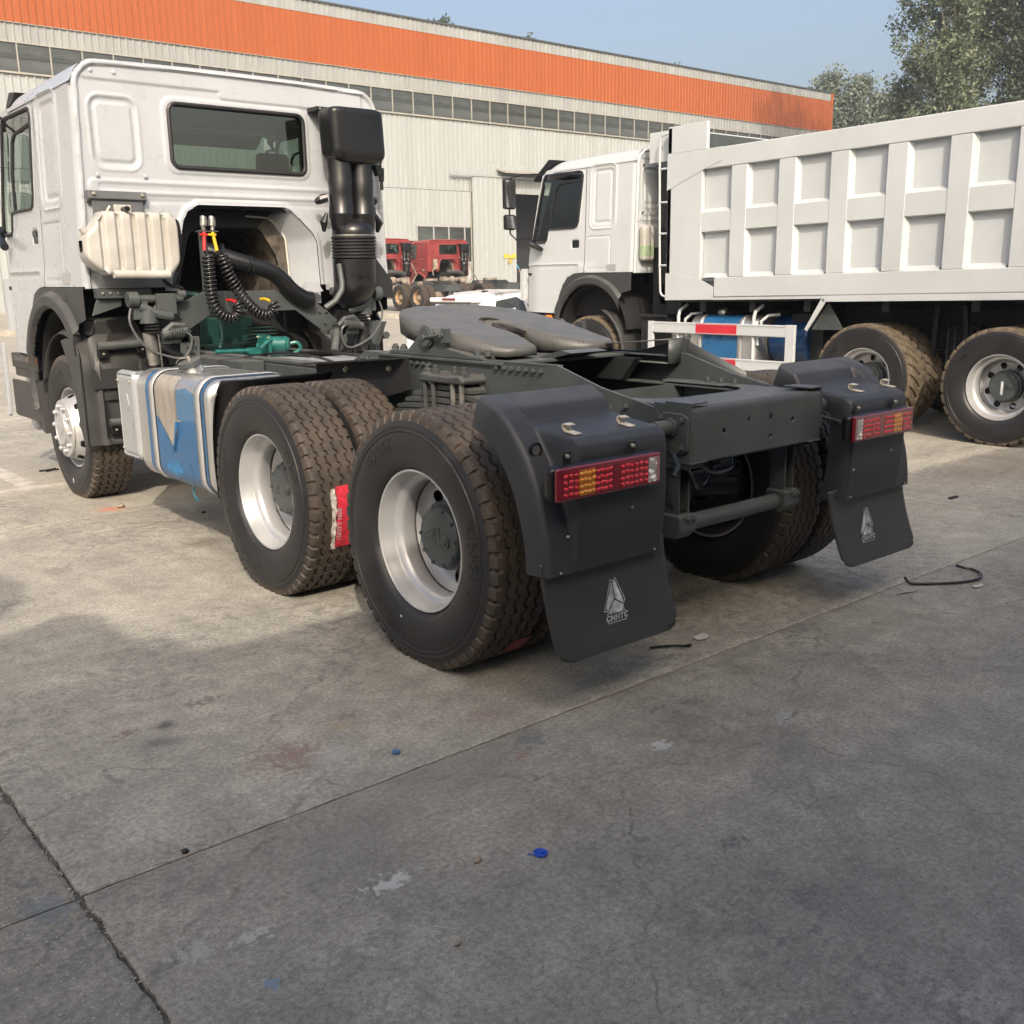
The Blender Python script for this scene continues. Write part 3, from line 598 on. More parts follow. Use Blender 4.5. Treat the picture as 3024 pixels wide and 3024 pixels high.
def holed_disc(prof, nh, rh, Rh, n=160, m=14):
    """surface of revolution about x with round holes; prof (a,r) from outer to inner"""
    pr = np.array(prof); s = np.concatenate([[0], np.cumsum(np.hypot(*np.diff(pr, axis=0).T))]); s /= s[-1]
    fa = lambda v: np.interp(v, s, pr[:,0]); fr = lambda v: np.interp(v, s, pr[:,1]); L = np.hypot(*np.diff(pr, axis=0).T).sum()
    sh = np.interp(Rh, pr[::-1,1], s[::-1])
    def sdf(U, V):
        w = ((U*nh/(2*PI)+.5) % 1-.5)*2*PI/nh*fr(V); return (rh-np.hypot(w, (V-sh)*L))
    def sd2(U, V): return sdf(U, V)
    u = np.linspace(0, 2*PI, n+1); v = np.linspace(0, 1, m)
    return sheet(u, v, lambda U, V: (fa(V), fr(V)*np.cos(U), fr(V)*np.sin(U)), sdf=lambda U, V: sdf(U, V), name='disc')

def lathe_mesh(prof, n=64, name='rim'):
    b = MB(); b.lathe(prof, n=n); return b.mesh(name)
RIM_P = [(.104,.296),(.113,.301),(.1185,.300),(.1205,.296),(.119,.291),(.114,.2885),(.106,.288),(.098,.284),(.062,.279),(.050,.274),(.043,.262),(.034,.252),(.022,.247),(-.030,.246),(-.042,.252),(-.052,.262),(-.062,.272),(-.098,.279),(-.108,.286),(-.1165,.289),(-.1185,.300),(-.110,.301)]
rim_me = lathe_mesh(RIM_P, 96); rim_me.materials.append(M['rim'])
disc_rear = holed_disc([(-.045,.247),(-.060,.240),(-.078,.228),(-.087,.212),(-.090,.190),(-.092,.160),(-.094,.12)], 8, .031, .192, 240, 26)
disc_front = holed_disc([(-.03,.247),(.00,.256),(.055,.262),(.085,.257),(.115,.243),(.155,.222),(.176,.212),(.182,.20),(.182,.10)], 10, .026, .2405)
disc_rear.materials.append(M['rim']); disc_front.materials.append(M['rim'])
nb = MB(); nb.cyl((0,0,0),(.012,0,0),.0135,n=6); nb.cyl((.012,0,0),(.020,0,0),.009,.008,n=8); BOLT = nb.mesh('bolt'); 
nb = MB(); nb.cyl((0,0,0),(.020,0,0),.0185,n=12); nb.sphere((.018,0,0),.0165,12,6,(.8,1,1)); NUT = nb.mesh('wheel_nut'); NUT.materials.append(M['rim'])
nb = MB(); nb.cyl((0,0,0),(.014,0,0),.012,n=6); nb.cyl((.012,0,0),(.022,0,0),.008,n=8); HB = nb.mesh('hub_bolt'); HB.materials.append(M['frame'])
def smoothm(me, d=35):
    me.polygons.foreach_set('use_smooth', [True]*len(me.polygons)); me.set_sharp_from_angle(angle=R(d))
for k in (BOLT, NUT, HB, rim_me, disc_rear, disc_front): smoothm(k)
# lettering pressed into the sidewall, bent round the wheel
LETTER_CACHE = {}
def ring_text(txt, deg, rad, size, side_sign, flip=False):
    key = (txt, deg, rad, size, side_sign)
    if key in LETTER_CACHE: return LETTER_CACHE[key]
    me = text_mesh(txt, size, .0009, res=2, spacing=1.08)
    for v in me.vertices:
        r = rad+v.co.y; th = R(deg)-v.co.x/rad*side_sign
        a = np.interp(r, [.33,.372,.412,.445,.46], [.141,.1505,.1545,.1535,.152])
        v.co = (side_sign*(a+.0008+v.co.z), r*math.cos(th), r*math.sin(th))
    me.materials.append(M['letter']); LETTER_CACHE[key] = me; return me
def wheel(parent, x, y, z, side, kind, letters=(), lug=False, rot=0.0, rimmat=None, detail=True):
    """side -1: the outside faces -x"""
    w = empty('wheel', parent, (x, y, z)); fl = PI if side < 0 else 0
    rv = (rot, 0, 0)
    def put(name, me, r=None):
        o = bpy.data.objects.new(name, me); COL.objects.link(o); o.parent = w
        o.rotation_euler = r if r else (rot, 0, fl); return o
    put('tyre', TYL if lug else TY, (rot, 0, 0 if not lug else fl))
    o = put('rim', rim_me)
    o2 = put('rim_disc', disc_front if kind == 'front' else disc_rear, (rot, 0, fl) if kind != 'inner' else (rot, 0, PI-fl))
    if rimmat:
        for q in (o, o2): q.material_slots[0].link = 'OBJECT'; q.material_slots[0].material = rimmat
    if not detail: return w
    if kind == 'outer':
        h = put('hub', HUB); HB_n = 10
        for k in range(10):
            a = 2*PI*k/10; c = bpy.data.objects.new('hub_bolt', HB); COL.objects.link(c); c.parent = w
            c.location = Matrix.Rotation(fl, 3, 'Z') @ Vector((.004, .119*math.cos(a), .119*math.sin(a))); c.rotation_euler = (0,0,fl)
    elif kind == 'front':
        put('hub_cap', CAP)
        for k in range(10):
            a = 2*PI*(k+.5)/10+rot; c = bpy.data.objects.new('wheel_nut', NUT); COL.objects.link(c); c.parent = w
            c.location = Matrix.Rotation(fl, 3, 'Z') @ Vector((.188, .1675*math.cos(a), .1675*math.sin(a))); c.rotation_euler = (0,0,fl)
    else: put('brake_drum', DRUM, (0,0,PI-fl))
    for t in letters:
        o = bpy.data.objects.new('lettering', ring_text(*t)); COL.objects.link(o); o.parent = w
    return w
b = MB(); b.lathe([(-.10,.150),(-.02,.148),(-.015,.136),(.000,.134),(.012,.131),(.018,.124),(.020,.10),(.021,0.001)], n=40)
b.lathe([(.02,.03),(.028,.029),(.028,.018),(.034,.016),(.034,.001)], o=(0,.055,-.01), n=12)
tri = [(-.045,-.052),(.045,-.052),(.045,-.030),(.034,-.030),(.040,-.018),(.008,.058),(0,.045),(-.008,.058),(-.040,-.018),(-.034,-.030),(-.045,-.030)]
for q in ((tri[0],tri[1]),(tri[1],tri[2]),(tri[0],tri[-2]),(tri[4],tri[5]),(tri[5],(0,.01)),((0,.01),tri[7]),(tri[7],tri[8]),(tri[8],tri[4]),((0,.01),(-.03,-.015)),((0,.01),(.03,-.015))): b.cyl((.0215,-q[0][1]*.9-.03,q[0][0]*.9),(.0215,-q[1][1]*.9-.03,q[1][0]*.9),.0028,n=6)
HUB = b.mesh('hub'); HUB.materials.append(M['frame']); smoothm(HUB)
b = MB(); b.lathe([(.176,.217),(.188,.212),(.190,.205),(.190,.135),(.196,.128),(.206,.122),(.208,.110),(.208,.001)], n=48); b.lathe([(.208,.118),(.2115,.116),(.2115,.112),(.208,.110)], n=48)
b.prism([(z*1.1, y*1.1) for y, z in tri], 'x', .207, .2115)
CAP = b.mesh('hub_cap'); CAP.materials.append(M['rim']); smoothm(CAP)
b = MB(); b.lathe([(-.09,.14),(-.09,.19),(-.02,.205),(.10,.208),(.10,.222),(.16,.222),(.165,.12),(.20,.09)], n=48); DRUM = b.mesh('brake_drum'); DRUM.materials.append(M['framedark']); smoothm(DRUM)

# ---------------------------------------------------------------- the cab (built once, copied for every truck)
YB = 3.81
def hw(z): return 1.205-0.036*(z-1.54)
ARCH = [(-.590,1.40),(-.588,1.56),(-.492,1.985),(-.455,2.055),(-.37,2.105),(.305,2.108),(.36,2.085),(.535,1.915),(.562,1.86),(.575,1.56),(.575,1.40)]
def back_sdf(x, z):
    w = hw(z); body = np.maximum(np.abs(x)-w, z-3.005)
    # rounded top corners, crowned roof
    top = 3.015-0.02*(x/1.1)**2
    q = np.maximum(np.abs(x)-(w-.16), 0); p = np.maximum(z-(top-.16), 0)
    body = np.maximum(np.maximum(np.abs(x)-w, z-top), np.where((q > 0)&(p > 0), np.hypot(q, p)-.16, -1))
    d = np.maximum(body, 1.541-z)
    win = sd_rr(x, z, -.017, 2.560, .512, .205, .055)
    return np.maximum(np.maximum(d, -win), -sd_poly(x, z, ARCH))
def back_depth(x, z):
    w = hw(z); top = 3.015-.02*(x/1.1)**2
    q = np.maximum(np.abs(x)-(w-.16), 0); p = np.maximum(z-(top-.16), 0)
    edge = np.where((q > 0)&(p > 0), .16-np.hypot(q, p), np.minimum(w-np.abs(x), top-z))
    d = .020*(1-ss(.030, .045, edge))-.020*(1-ss(0, .012, edge))
    d += .009*(1-ss(-.008, .008, sd_rr(x, z, -.017, 2.560, .560, .250, .085)))
    for s in (-1, 1):
        cx = -.905*s if s > 0 else .93
        o = sd_rr(x, z, cx, 2.548, .166, .236, .085); i = sd_rr(x, z, cx, 2.552, .148, .214, .065); k = sd_rr(x, z, cx, 2.552, .118, .182, .035)
        d += .006*ridge(o, .016)-.010*(1-ss(-.008, .006, i))+.009*(1-ss(-.007, .005, k))
    g = sd_rr(x, z, -.10, 2.205, 1.01, .048, .04); d += .009*(1-ss(-.008, .008, g))-.007*(1-ss(-.007, .007, sd_rr(x, z, -.08, 2.205, .97, .022, .02)))
    up = sd_rr(x, z, -.15, 2.935, .95, .060, .03); up2 = sd_rr(x, z, -.15+.9, 2.90, .9, .075, .03); d += .011*(1-ss(-.008, .008, np.minimum(up, np.maximum(up2, x-1.02))))
    d += .010*(1-ss(-.012, .012, sd_rr(x, z, -.86, 1.83, .24, .27, .05)))
    d += .010*(1-ss(-.012, .012, sd_rr(x, z, .80, 1.90, .10, .33, .05)))
    a = sd_poly(x, z, ARCH); d += .014*(1-ss(.02, .045, a))
    d += -.004*ridge(z-(2.12), .02)
    return d
u = np.arange(-1.215, 1.2151, .0085); v = np.arange(1.53, 3.03, .0085)
BACK = sheet(u, v, lambda X, Z: (X, YB-back_depth(X, Z)-.0, Z), back_sdf)
u = np.arange(-1.2, 1.2001, .05); v = np.arange(1.55, 3.03, .05)
BACK_IN = sheet(u, v, lambda X, Z: (X*.975, YB+.045+0*X, Z-.02), back_sdf)

WIN = [(.915,2.74),(.935,2.79),(.985,2.805),(1.63,2.805),(1.665,2.76),(1.865,1.975),(1.84,1.955),(1.62,1.955),(1.585,1.985),(1.56,2.10),(1.53,2.115),(1.06,2.115),(1.01,2.135),(.985,2.19)]
SIDEP = [(0.02,1.552),(0.02,2.865),(1.60,2.865),(1.70,2.80),(1.93,1.97),(2.02,1.80),(2.07,1.66),(2.10,1.60),(2.10,1.05),(1.40,1.035),(1.375,1.12),(1.34,1.25),(1.27,1.40),(1.18,1.50),(1.06,1.545),(.90,1.555)]
def side_x(dy, z):
    w = hw(z)+.010*(1-ss(1.60, 1.70, z))*ss(.6, .9, dy)
    w = w-.11*np.maximum(0, (dy-1.72)/.38)**2-.03*np.maximum(0,(dy-2.0)/.1)**2
    w = w-.055*np.maximum(0, (.075-dy)/.075)**2
    return w
def side_depth(dy, z):
    d = 0*dy
    o = sd_rr(dy, z, .560, 2.470, .225, .385, .09); i = sd_rr(dy, z, .560, 2.470, .175, .335, .06)
    d += .010*ridge(o, .018)-.014*(1-ss(-.010, .010, i+.01))+.008*(1-ss(-.012, .012, i+.045))
    d += -.009*ridge(sd_rr(dy, z, .625, 1.80, .205, .195, .035), .010)
    d += -.014*(1-ss(1.645, 1.66, z))*ss(.95, 1.05, dy)+.006*ridge(z-1.668, .012)*ss(.9,1.0,dy)
    d += -.016*(1-ss(-.006, .006, sd_rr(dy, z, 1.045, 1.915, .062, .050, .015)))
    d += .008*(1-ss(0, .03, sd_poly(dy, z, WIN)))
    d += .012*ridge(z-2.85, .012)
    return d
def cut(a, b):
    return lambda y, z: np.maximum(np.maximum(sd_poly(y, z, SIDEP), -sd_poly(y, z, WIN)), np.maximum(a-y, y-b))
us = np.arange(0, 2.13, .0135); vs_ = np.arange(1.02, 2.89, .0135)
def side_mesh(s, a, b, inner=False):
    st = .05 if inner else .0135
    uu = np.arange(max(0, a-.03), b+.03, st); vv = np.arange(1.02, 2.89, st)
    return sheet(uu, vv, (lambda Y, Z: (s*(side_x(Y, Z)-.045), YB+Y, Z)) if inner else (lambda Y, Z: (s*(side_x(Y, Z)+side_depth(Y, Z)), YB+Y, Z)), cut(a, b), flip=s > 0)
def roof_fn(T, Y):
    # T in -1..1 across, Y along (dy)
    f = np.clip((Y-1.35)/.37, 0, 1); b = .0
    drop = .045*np.clip(Y/1.6, 0, 1)+.13*f**2.2
    half = hw(2.86)-.05*f**2
    ang = np.clip((np.abs(T)-.86)/.14, 0, 1)*R(84)
    flat = half-.16
    x = np.where(np.abs(T) < .86, flat*np.abs(T)/.86, flat+.16*np.sin(ang))
    top = 3.015-.02*(x/1.1)**2+.022*ss(.02, .25, Y)*(1-(x/1.16)**4)
    z = np.where(np.abs(T) < .86, top, top-.16+.16*np.cos(ang))-drop*(1-.6*np.clip((np.abs(T)-.86)/.14, 0, 1))
    z = z+.006*np.exp(-((np.abs(T)-.45)/.02)**2)*(1-f)
    x = x+.012*(np.abs(T) > .985)
    return np.sign(T)*x, YB+Y, z
ROOF = sheet(np.linspace(-1, 1, 121), np.concatenate([[0.0, .012], np.linspace(.03, 1.72, 50)]), roof_fn)
def cabpart(name, me, mt, parent, **k):
    return obj(name, me, mt, parent, **k)

def make_cab(parent):
    W = M['white']; cab = obj('cab', ROOF, W, parent, 40)
    def P(name, g, mt, **k): return obj(name, g, mt, cab, **k)
    P('back_panel', BACK, W, smooth_deg=50); P('lining', BACK_IN, M['inner'])
    for s in (-1, 1):
        P('side_panel', side_mesh(s, -.1, .858), W, smooth_deg=50); d = P('door', side_mesh(s, .868, 2.2), W, smooth_deg=50)
        P('lining', side_mesh(s, -.1, 2.2, True), M['inner'])
        b = MB(); x = s*(hw(1.9)-.004); b.box(x-s*.02, x-s*.003, YB+.982, YB+1.108, 1.866, 1.964); b.box(x-s*.006, x+s*.006, YB+.99, YB+1.10, 1.918, 1.955)
        P('door_handle', b, M['gloss'], bevel=.004)
        # window rubber and the divider of the vent window
        pts = [(s*(hw(z)+.006), YB+y, z) for y, z in WIN]; b = MB(); b.tube(pts+[pts[0], pts[1]], .012, 6, cap=False)
        b.tube([(s*(hw(2.5)+.0), YB+1.545, 2.115), (s*hw(2.4), YB+1.50, 2.40), (s*(hw(2.6)-.0), YB+1.425, 2.62), (s*hw(2.66), YB+1.36, 2.665), (s*hw(2.68), YB+.945, 2.70)], .013, 6)
        P('window_seal', b, M['rubber'])
        b = MB(); b.add([(s*(hw(z)-.004), YB+y, z) for y, z in WIN], [tuple(range(len(WIN)))]); P('side_window', b, M['glass'], smooth_deg=None)
        # black wheel-arch cover
        FP = [(0.03,1.548),(.90,1.55),(1.06,1.54),(1.18,1.495),(1.265,1.395),(1.335,1.25),(1.37,1.12),(1.38,.80),(1.38,.62),(1.30,.62),(1.30,.8),(.2,.9),(.2,1.30),(.035,1.335)]
        def fsd(y, z): return np.maximum(sd_poly(y, z, FP), .60-np.hypot(y-.745, z-.80))
        def ffn(y, z, s=s):
            r = np.hypot(y-.745, z-.80); up = np.where(z > .7, 1, 1)
            x = hw(1.5)+.004+.050*(1-ss(.69, .725, r))*ss(-.05,.25,y+.0)-.035*ss(.02,0,r-.60)
            return s*x, YB+y, z
        P('wheel_arch_cover', sheet(np.arange(0, 1.42, .0125), np.arange(.6, 1.57, .0125), ffn, fsd, flip=s > 0), M['fender'], smooth_deg=40)
        b = MB(); b.box(s*1.205, s*1.216, YB+.40, YB+.48, 1.46, 1.505); P('arch_cover_tab', b, M['fender'])
        # inner wheel housing
        b = MB(); ang = [R(a) for a in range(-5, 186, 12)]
        pts = [(YB+.745+.60*math.cos(a), .80+.60*math.sin(a)) for a in ang]
        k = len(pts); b.add([(s*1.17, y, z) for y, z in pts]+[(s*.62, y, z) for y, z in pts], [(i, i+1, i+1+k, i+k) for i in range(k-1)]); P('wheel_housing', b, M['black'])
        # step well and corner lamp below the door
        b = MB(); b.box(s*1.18, s*.85, YB+1.40, YB+2.16, .90, 1.02); b.box(s*1.175, s*.9, YB+1.45, YB+2.1, .83, .90); P('step_skirt', b, M['gloss'], bevel=.01)
        b = MB(); b.box(s*1.195, s*1.16, YB+1.62, YB+2.05, .965, 1.005); P('side_lamp_strip', b, M['glassdark'])
        b = MB(); b.box(s*1.20, s*1.15, YB+1.50, YB+1.62, .955, 1.01); P('indicator_lamp', b, M['orange'], bevel=.006)
        b = MB(); b.box(s*1.19, s*1.165, YB+1.42, YB+2.18, .50, .80); b.box(s*1.18,s*.88,YB+1.42,YB+1.46,.50,.80); b.box(s*.90,s*.88,YB+1.42,YB+2.18,.5,.8); b.box(s*1.18,s*.9,YB+1.42,YB+2.18,.49,.505)
        P('step_box', b, M['fender'], bevel=.006)
        b = MB(); b.box(s*1.182, s*.95, YB+1.50, YB+2.0, .506, .512); P('step_tread', b, M['steel'])
        b = MB(); b.prism([(YB+1.36,.83),(YB+1.42,.83),(YB+1.42,.44),(YB+1.33,.42)], 'x', s*1.2, s*.93); P('step_flap', b, M['fender'])
        # white air deflector on the front corner, slotted
        b = MB(); xx = s*1.17
        for z0, z1 in ((1.22,1.27),(1.40,1.43),(1.55,1.60)): b.box(xx-s*.03, xx-s*.05, YB+2.08, YB+2.15, z0, z1)
        b.prism([(YB+2.09,1.20),(YB+2.165,1.20),(YB+2.16,1.58),(YB+2.135,1.62),(YB+2.09,1.62)], 'x', s*1.175, s*1.0); P('corner_deflector', b, W)
        b = MB(); b.prism([(YB+2.24,1.10),(YB+2.32,1.08),(YB+2.34,.60),(YB+2.31,.47),(YB+2.28,.49),(YB+2.25,.70)], 'x', s*1.222, s*1.19); P('bumper_end', b, W, bevel=.006)
        # mirrors
        b = MB(); b.tube([(s*1.17,YB+1.93,2.02),(s*1.30,YB+2.08,2.0),(s*1.36,YB+2.14,2.08),(s*1.37,YB+2.14,2.4)], .012, 6); b.tube([(s*1.12,YB+1.73,2.83),(s*1.25,YB+2.02,2.84),(s*1.36,YB+2.12,2.80),(s*1.37,YB+2.14,2.4)], .012, 6); P('mirror_arm', b, M['gloss'])
        b = MB(); b.box(s*1.28, s*1.47, YB+2.10, YB+2.18, 2.40, 2.79); b.box(s*1.29, s*1.47, YB+2.08, YB+2.17, 2.13, 2.33); P('mirror_housing', b, M['gloss'], bevel=.03, seg=3)
        b = MB(); b.box(s*1.295, s*1.455, YB+2.093, YB+2.098, 2.42, 2.77); b.box(s*1.305,s*1.455,YB+2.072,YB+2.078,2.15,2.31); P('mirror_glass', b, M['mirror'])
        b = MB(); b.tube([(s*1.19,YB+1.88,1.985),(s*1.25,YB+1.83,1.93),(s*1.26,YB+1.62,1.86)], [.03,.045,.03], 8); P('mirror_base', b, M['gloss'])
    # rear window
    b = MB(); b.box(-.53, .50, YB+.004, YB+.010, 2.350, 2.77); P('rear_window', b, M['glass'], smooth_deg=None)
    pts = [(-.017+.512*cx+(-.055 if cx > 0 else .055)*(1)*0, 0, 0) for cx in (0,)]
    def rrpts(cx, cz, hx, hz, r, y, n=6):
        o = []
        for sx, sz, a0 in ((1,1,0),(-1,1,90),(-1,-1,180),(1,-1,270)):
            for k in range(n+1):
                a = R(a0+90*k/n); o.append((cx+sx*(hx-r)+r*math.cos(a), y, cz+sz*(hz-r)+r*math.sin(a)))
        return o
    p = rrpts(-.017, 2.560, .515, .208, .055, YB-.016); b = MB(); b.tube(p+[p[0], p[1]], .0145, 8, cap=False); P('rear_window_seal', b, M['rubber'])
    # bolts in the back panel
    for x, z in ((-1.03,2.925),(-.88,2.925),(-1.05,2.275),(-.73,2.280)):
        b = MB(); b.lathe([(0,.013),(.006,.013),(.009,.007),(.009,.001)], o=(x, YB-.012, z), axis='y', n=10, sgn=-1); P('panel_bolt', b, W)
    # engine tunnel: white walls, a sooty inner panel, black beyond
    k = len(ARCH); T = ARCH
    b = MB(); b.add([(x, YB-.002, z) for x, z in T]+[(x*(.74 if x > .32 else .97), YB+.20, z-.03*(z > 1.5)) for x, z in T], [(i, i+1, i+1+k, i+k) for i in range(k-1)]); b.m = [0 if T[i][0] > .3 and T[i+1][0] > .33 else 1 for i in range(k-1)]; P('tunnel_wall', b, [W, M['gloss']], smooth_deg=40)
    T2 = [(x*.60 if x > 0 else x*.78, z-.14 if z > 1.6 else z) for x, z in T]
    b = MB(); b.add([(x*(.74 if x > .32 else .97), YB+.202, z-.03*(z > 1.5)) for x, z in T]+[(x, YB+.22, z) for x, z in T2]+[(x, YB+.24, z) for x, z in T2]+[(x*1.0, YB+1.3, z-.1) for x, z in T2], [(i+k*j, i+1+k*j, i+1+k+k*j, i+k+k*j) for i in range(k-1) for j in (0,2)], 0)
    b.m = [1 if T[i][0] > .3 else 0 for i in range(k-1) for j in (0,2)]; P('engine_cover', b, [M['black'], M['dirty']])
    b = MB(); b.box(-.62, .62, YB+1.30, YB+1.32, 1.0, 2.2); b.box(-1.17,-.64,YB+.02,YB+2.0,1.53,1.56); b.box(.64,1.17,YB+.02,YB+2.0,1.53,1.56); b.box(-.95,.95,YB+.5,YB+2.0,1.0,1.5); P('cab_floor', b, M['black'])
    b = MB(); b.tube([(.26,YB+.19,2.04),(.36,YB+.185,1.97),(.395,YB+.18,1.88),(.405,YB+.17,1.62),(.39,YB+.165,1.56)], .007, 6); b.tube([(.08,YB+.19,2.05),(.26,YB+.19,2.04)], .007, 6); P('tunnel_seal', b, M['creamwhite'])
    # front: windscreen, panel, grille, bumper, visor
    b = MB(); n = 14; g = []
    for i in range(n+1):
        x = -1.02+2.04*i/n; c = .09*(x/1.02)**2
        for y, z in ((1.70,2.82),(1.995,1.92)): g.append((x*(1 if z > 2 else 1.04), YB+y-c+.03, z))
    b.add(g, [(2*i, 2*i+2, 2*i+3, 2*i+1) for i in range(n)]); P('windscreen', b, M['glass'])
    b = MB(); g = []
    for i in range(n+1):
        x = -1.14+2.28*i/n; c = .14*(abs(x)/1.14)**3
        for y, z in ((2.03,1.93),(2.12,1.68),(2.16,1.0)): g.append((x, YB+y-c, z))
    b.add(g, [(3*i+j, 3*i+3+j, 3*i+4+j, 3*i+1+j) for i in range(n) for j in (0,1)]); P('front_panel', b, W)
    b = MB(); b.box(-.8,.8,YB+2.15,YB+2.19,1.05,1.6); P('grille', b, M['gloss'])
    b = MB(); b.box(-1.05,1.05,YB+2.16,YB+2.32,.34,.98); P('bumper', b, W, bevel=.03)
    b = MB(); b.prism([(YB+1.50,2.99),(YB+1.66,3.01),(YB+1.97,2.78),(YB+1.95,2.75),(YB+1.72,2.90),(YB+1.55,2.95)], 'x', -1.09, 1.09); P('sun_visor', b, M['gloss'], bevel=.008)
    # inside
    b = MB(); b.prism([(YB+1.70,1.5),(YB+1.62,1.98),(YB+1.70,2.03),(YB+1.98,2.0),(YB+1.98,1.5)], 'x', -1.08, 1.08); P('dashboard', b, M['inner'])
    b = MB(); b.box(-1.1,1.1,YB+.05,YB+1.6,2.86,2.88); b.box(-1.08,1.08,YB+.06,YB+.6,2.15,2.22); P('roof_lining', b, M['inner'])
    for x in (-.62, .62):
        b = MB(); b.box(x-.26,x+.26,YB+.70,YB+.84,1.75,2.42); b.box(x-.14,x+.14,YB+.69,YB+.79,2.42,2.58); b.box(x-.26,x+.26,YB+.80,YB+1.28,1.72,1.88); P('seat', b, M['seat'], bevel=.04, seg=3)
    b = MB(); c = Vector((-.62, YB+1.50, 2.12)); a = Vector((1,0,0)); d = Vector((0,.5,.86)).normalized()
    b.tube([c+a*.22*math.cos(t)+d*.22*math.sin(t) for t in [2*PI*i/24 for i in range(26)]], .014, 6, cap=False); b.box(-.65,-.59,YB+1.5,YB+1.6,1.95,2.14); P('steering_wheel', b, M['gloss'])
    return cab

# ---------------------------------------------------------------- shared truck pieces
def bolt(parent, p, axis='x', sgn=-1, sc=1.0, m=None, name='bolt'):
    o = bpy.data.objects.new(name, BOLT); COL.objects.link(o); o.parent = parent; o.location = p
    if not BOLT.materials: BOLT.materials.append(M['frame'])
    o.rotation_euler = {('x',1):(0,0,0),('x',-1):(0,0,PI),('y',-1):(0,0,-PI/2),('y',1):(0,0,PI/2),('z',1):(0,-PI/2,0),('z',-1):(0,PI/2,0)}[(axis,sgn)]
    o.scale = (sc,sc,sc)
    if m: o.material_slots[0].link = 'OBJECT'; o.material_slots[0].material = m
    return o
def rails(parent, y0, y1, z0=.82, z1=1.05, x=.43, m=None):
    for s in (-1, 1):
        b = MB(); b.box(s*x, s*(x-.010), y0, y1, z0, z1); b.box(s*(x-.0101), s*(x-.085), y0, y1, z1-.010, z1); b.box(s*(x-.0101), s*(x-.085), y0, y1, z0, z0+.010)
        obj('frame_rail', b, m or M['frame'], parent, bevel=.003)
def axle(parent, y, z=.52, m=None):
    b = MB(); b.tube([(-.62,y,z),(-.25,y,z),(-.2,y,z),(.2,y,z),(.25,y,z),(.62,y,z)], [.075,.085,.11,.11,.085,.075], 14); b.sphere((0,y,z+.02), .20, 18, 12, (.9,1,1.05)); b.cyl((0,y,z+.06),(0,y+.38,z+.12),.10,.06,14)
    return obj('axle', b, m or M['framedark'], parent)

def emblem(parent, cx, y, cz, sc, tilt):
    """the worn three-part emblem with CNHTC below, printed on the rubber flap"""
    A = [(.02,.36),(.10,.30),(.02+.0,-.0)]
    def P(x, z): # emblem units -> flap plane
        zz = cz+z*sc; return (cx+x*sc, tilt(zz)-.0016, zz)
    polys = [[(-.045,.345),(-.02,.325),(.0,.03),(-.17,-.16),(-.235,-.13)], [(.055,.37),(.005,.325),(.022,.03),(.21,-.09),(.235,-.05)], [(.01,-.0),(.205,-.115),(.185,-.235),(-.155,-.235),(-.165,-.175)]]
    for p in polys:
        b = MB(); b.add([P(x, z) for x, z in p], [tuple(range(len(p)))]); obj('emblem_print', b, M['logo'], parent, smooth_deg=None)
    out = [(-.06,.40),(.005,.365),(.07,.42),(.285,-.035),(.225,-.115),(.225,-.225),(.255,-.225),(.255,-.40),(-.235,-.40),(-.235,-.225),(-.20,-.225),(-.20,-.175),(-.29,-.165)]
    n = len(out); ins = []
    for i in range(n):
        a, c, d = np.array(out[i-1]), np.array(out[i]), np.array(out[(i+1) % n]); e1 = (c-a)/np.linalg.norm(c-a); e2 = (d-c)/np.linalg.norm(d-c)
        n1 = np.array([e1[1],-e1[0]]); n2 = np.array([e2[1],-e2[0]]); q = (n1+n2); q = q/max(.35, np.linalg.norm(q)**2)*2*.5; ins.append(tuple(c+q*.021*1.0))
    b = MB(); b.add([P(x, z) for x, z in out]+[P(x, z) for x, z in ins], [(i, (i+1)%n, (i+1)%n+n, i+n) for i in range(n)]); obj('emblem_outline', b, M['logoline'], parent, smooth_deg=None)
    me = text_mesh('CNHTC', .140*sc, .0001, shear=.22, spacing=1.12, bold=.05)
    for v in me.vertices:
        x, z = v.co.x*1.08, v.co.y*1.0; zz = cz-.315*sc+z; v.co = (cx+.01*sc+x, tilt(zz)-.0018, zz)
    obj('emblem_lettering', me, M['logoline'], parent, smooth_deg=None)

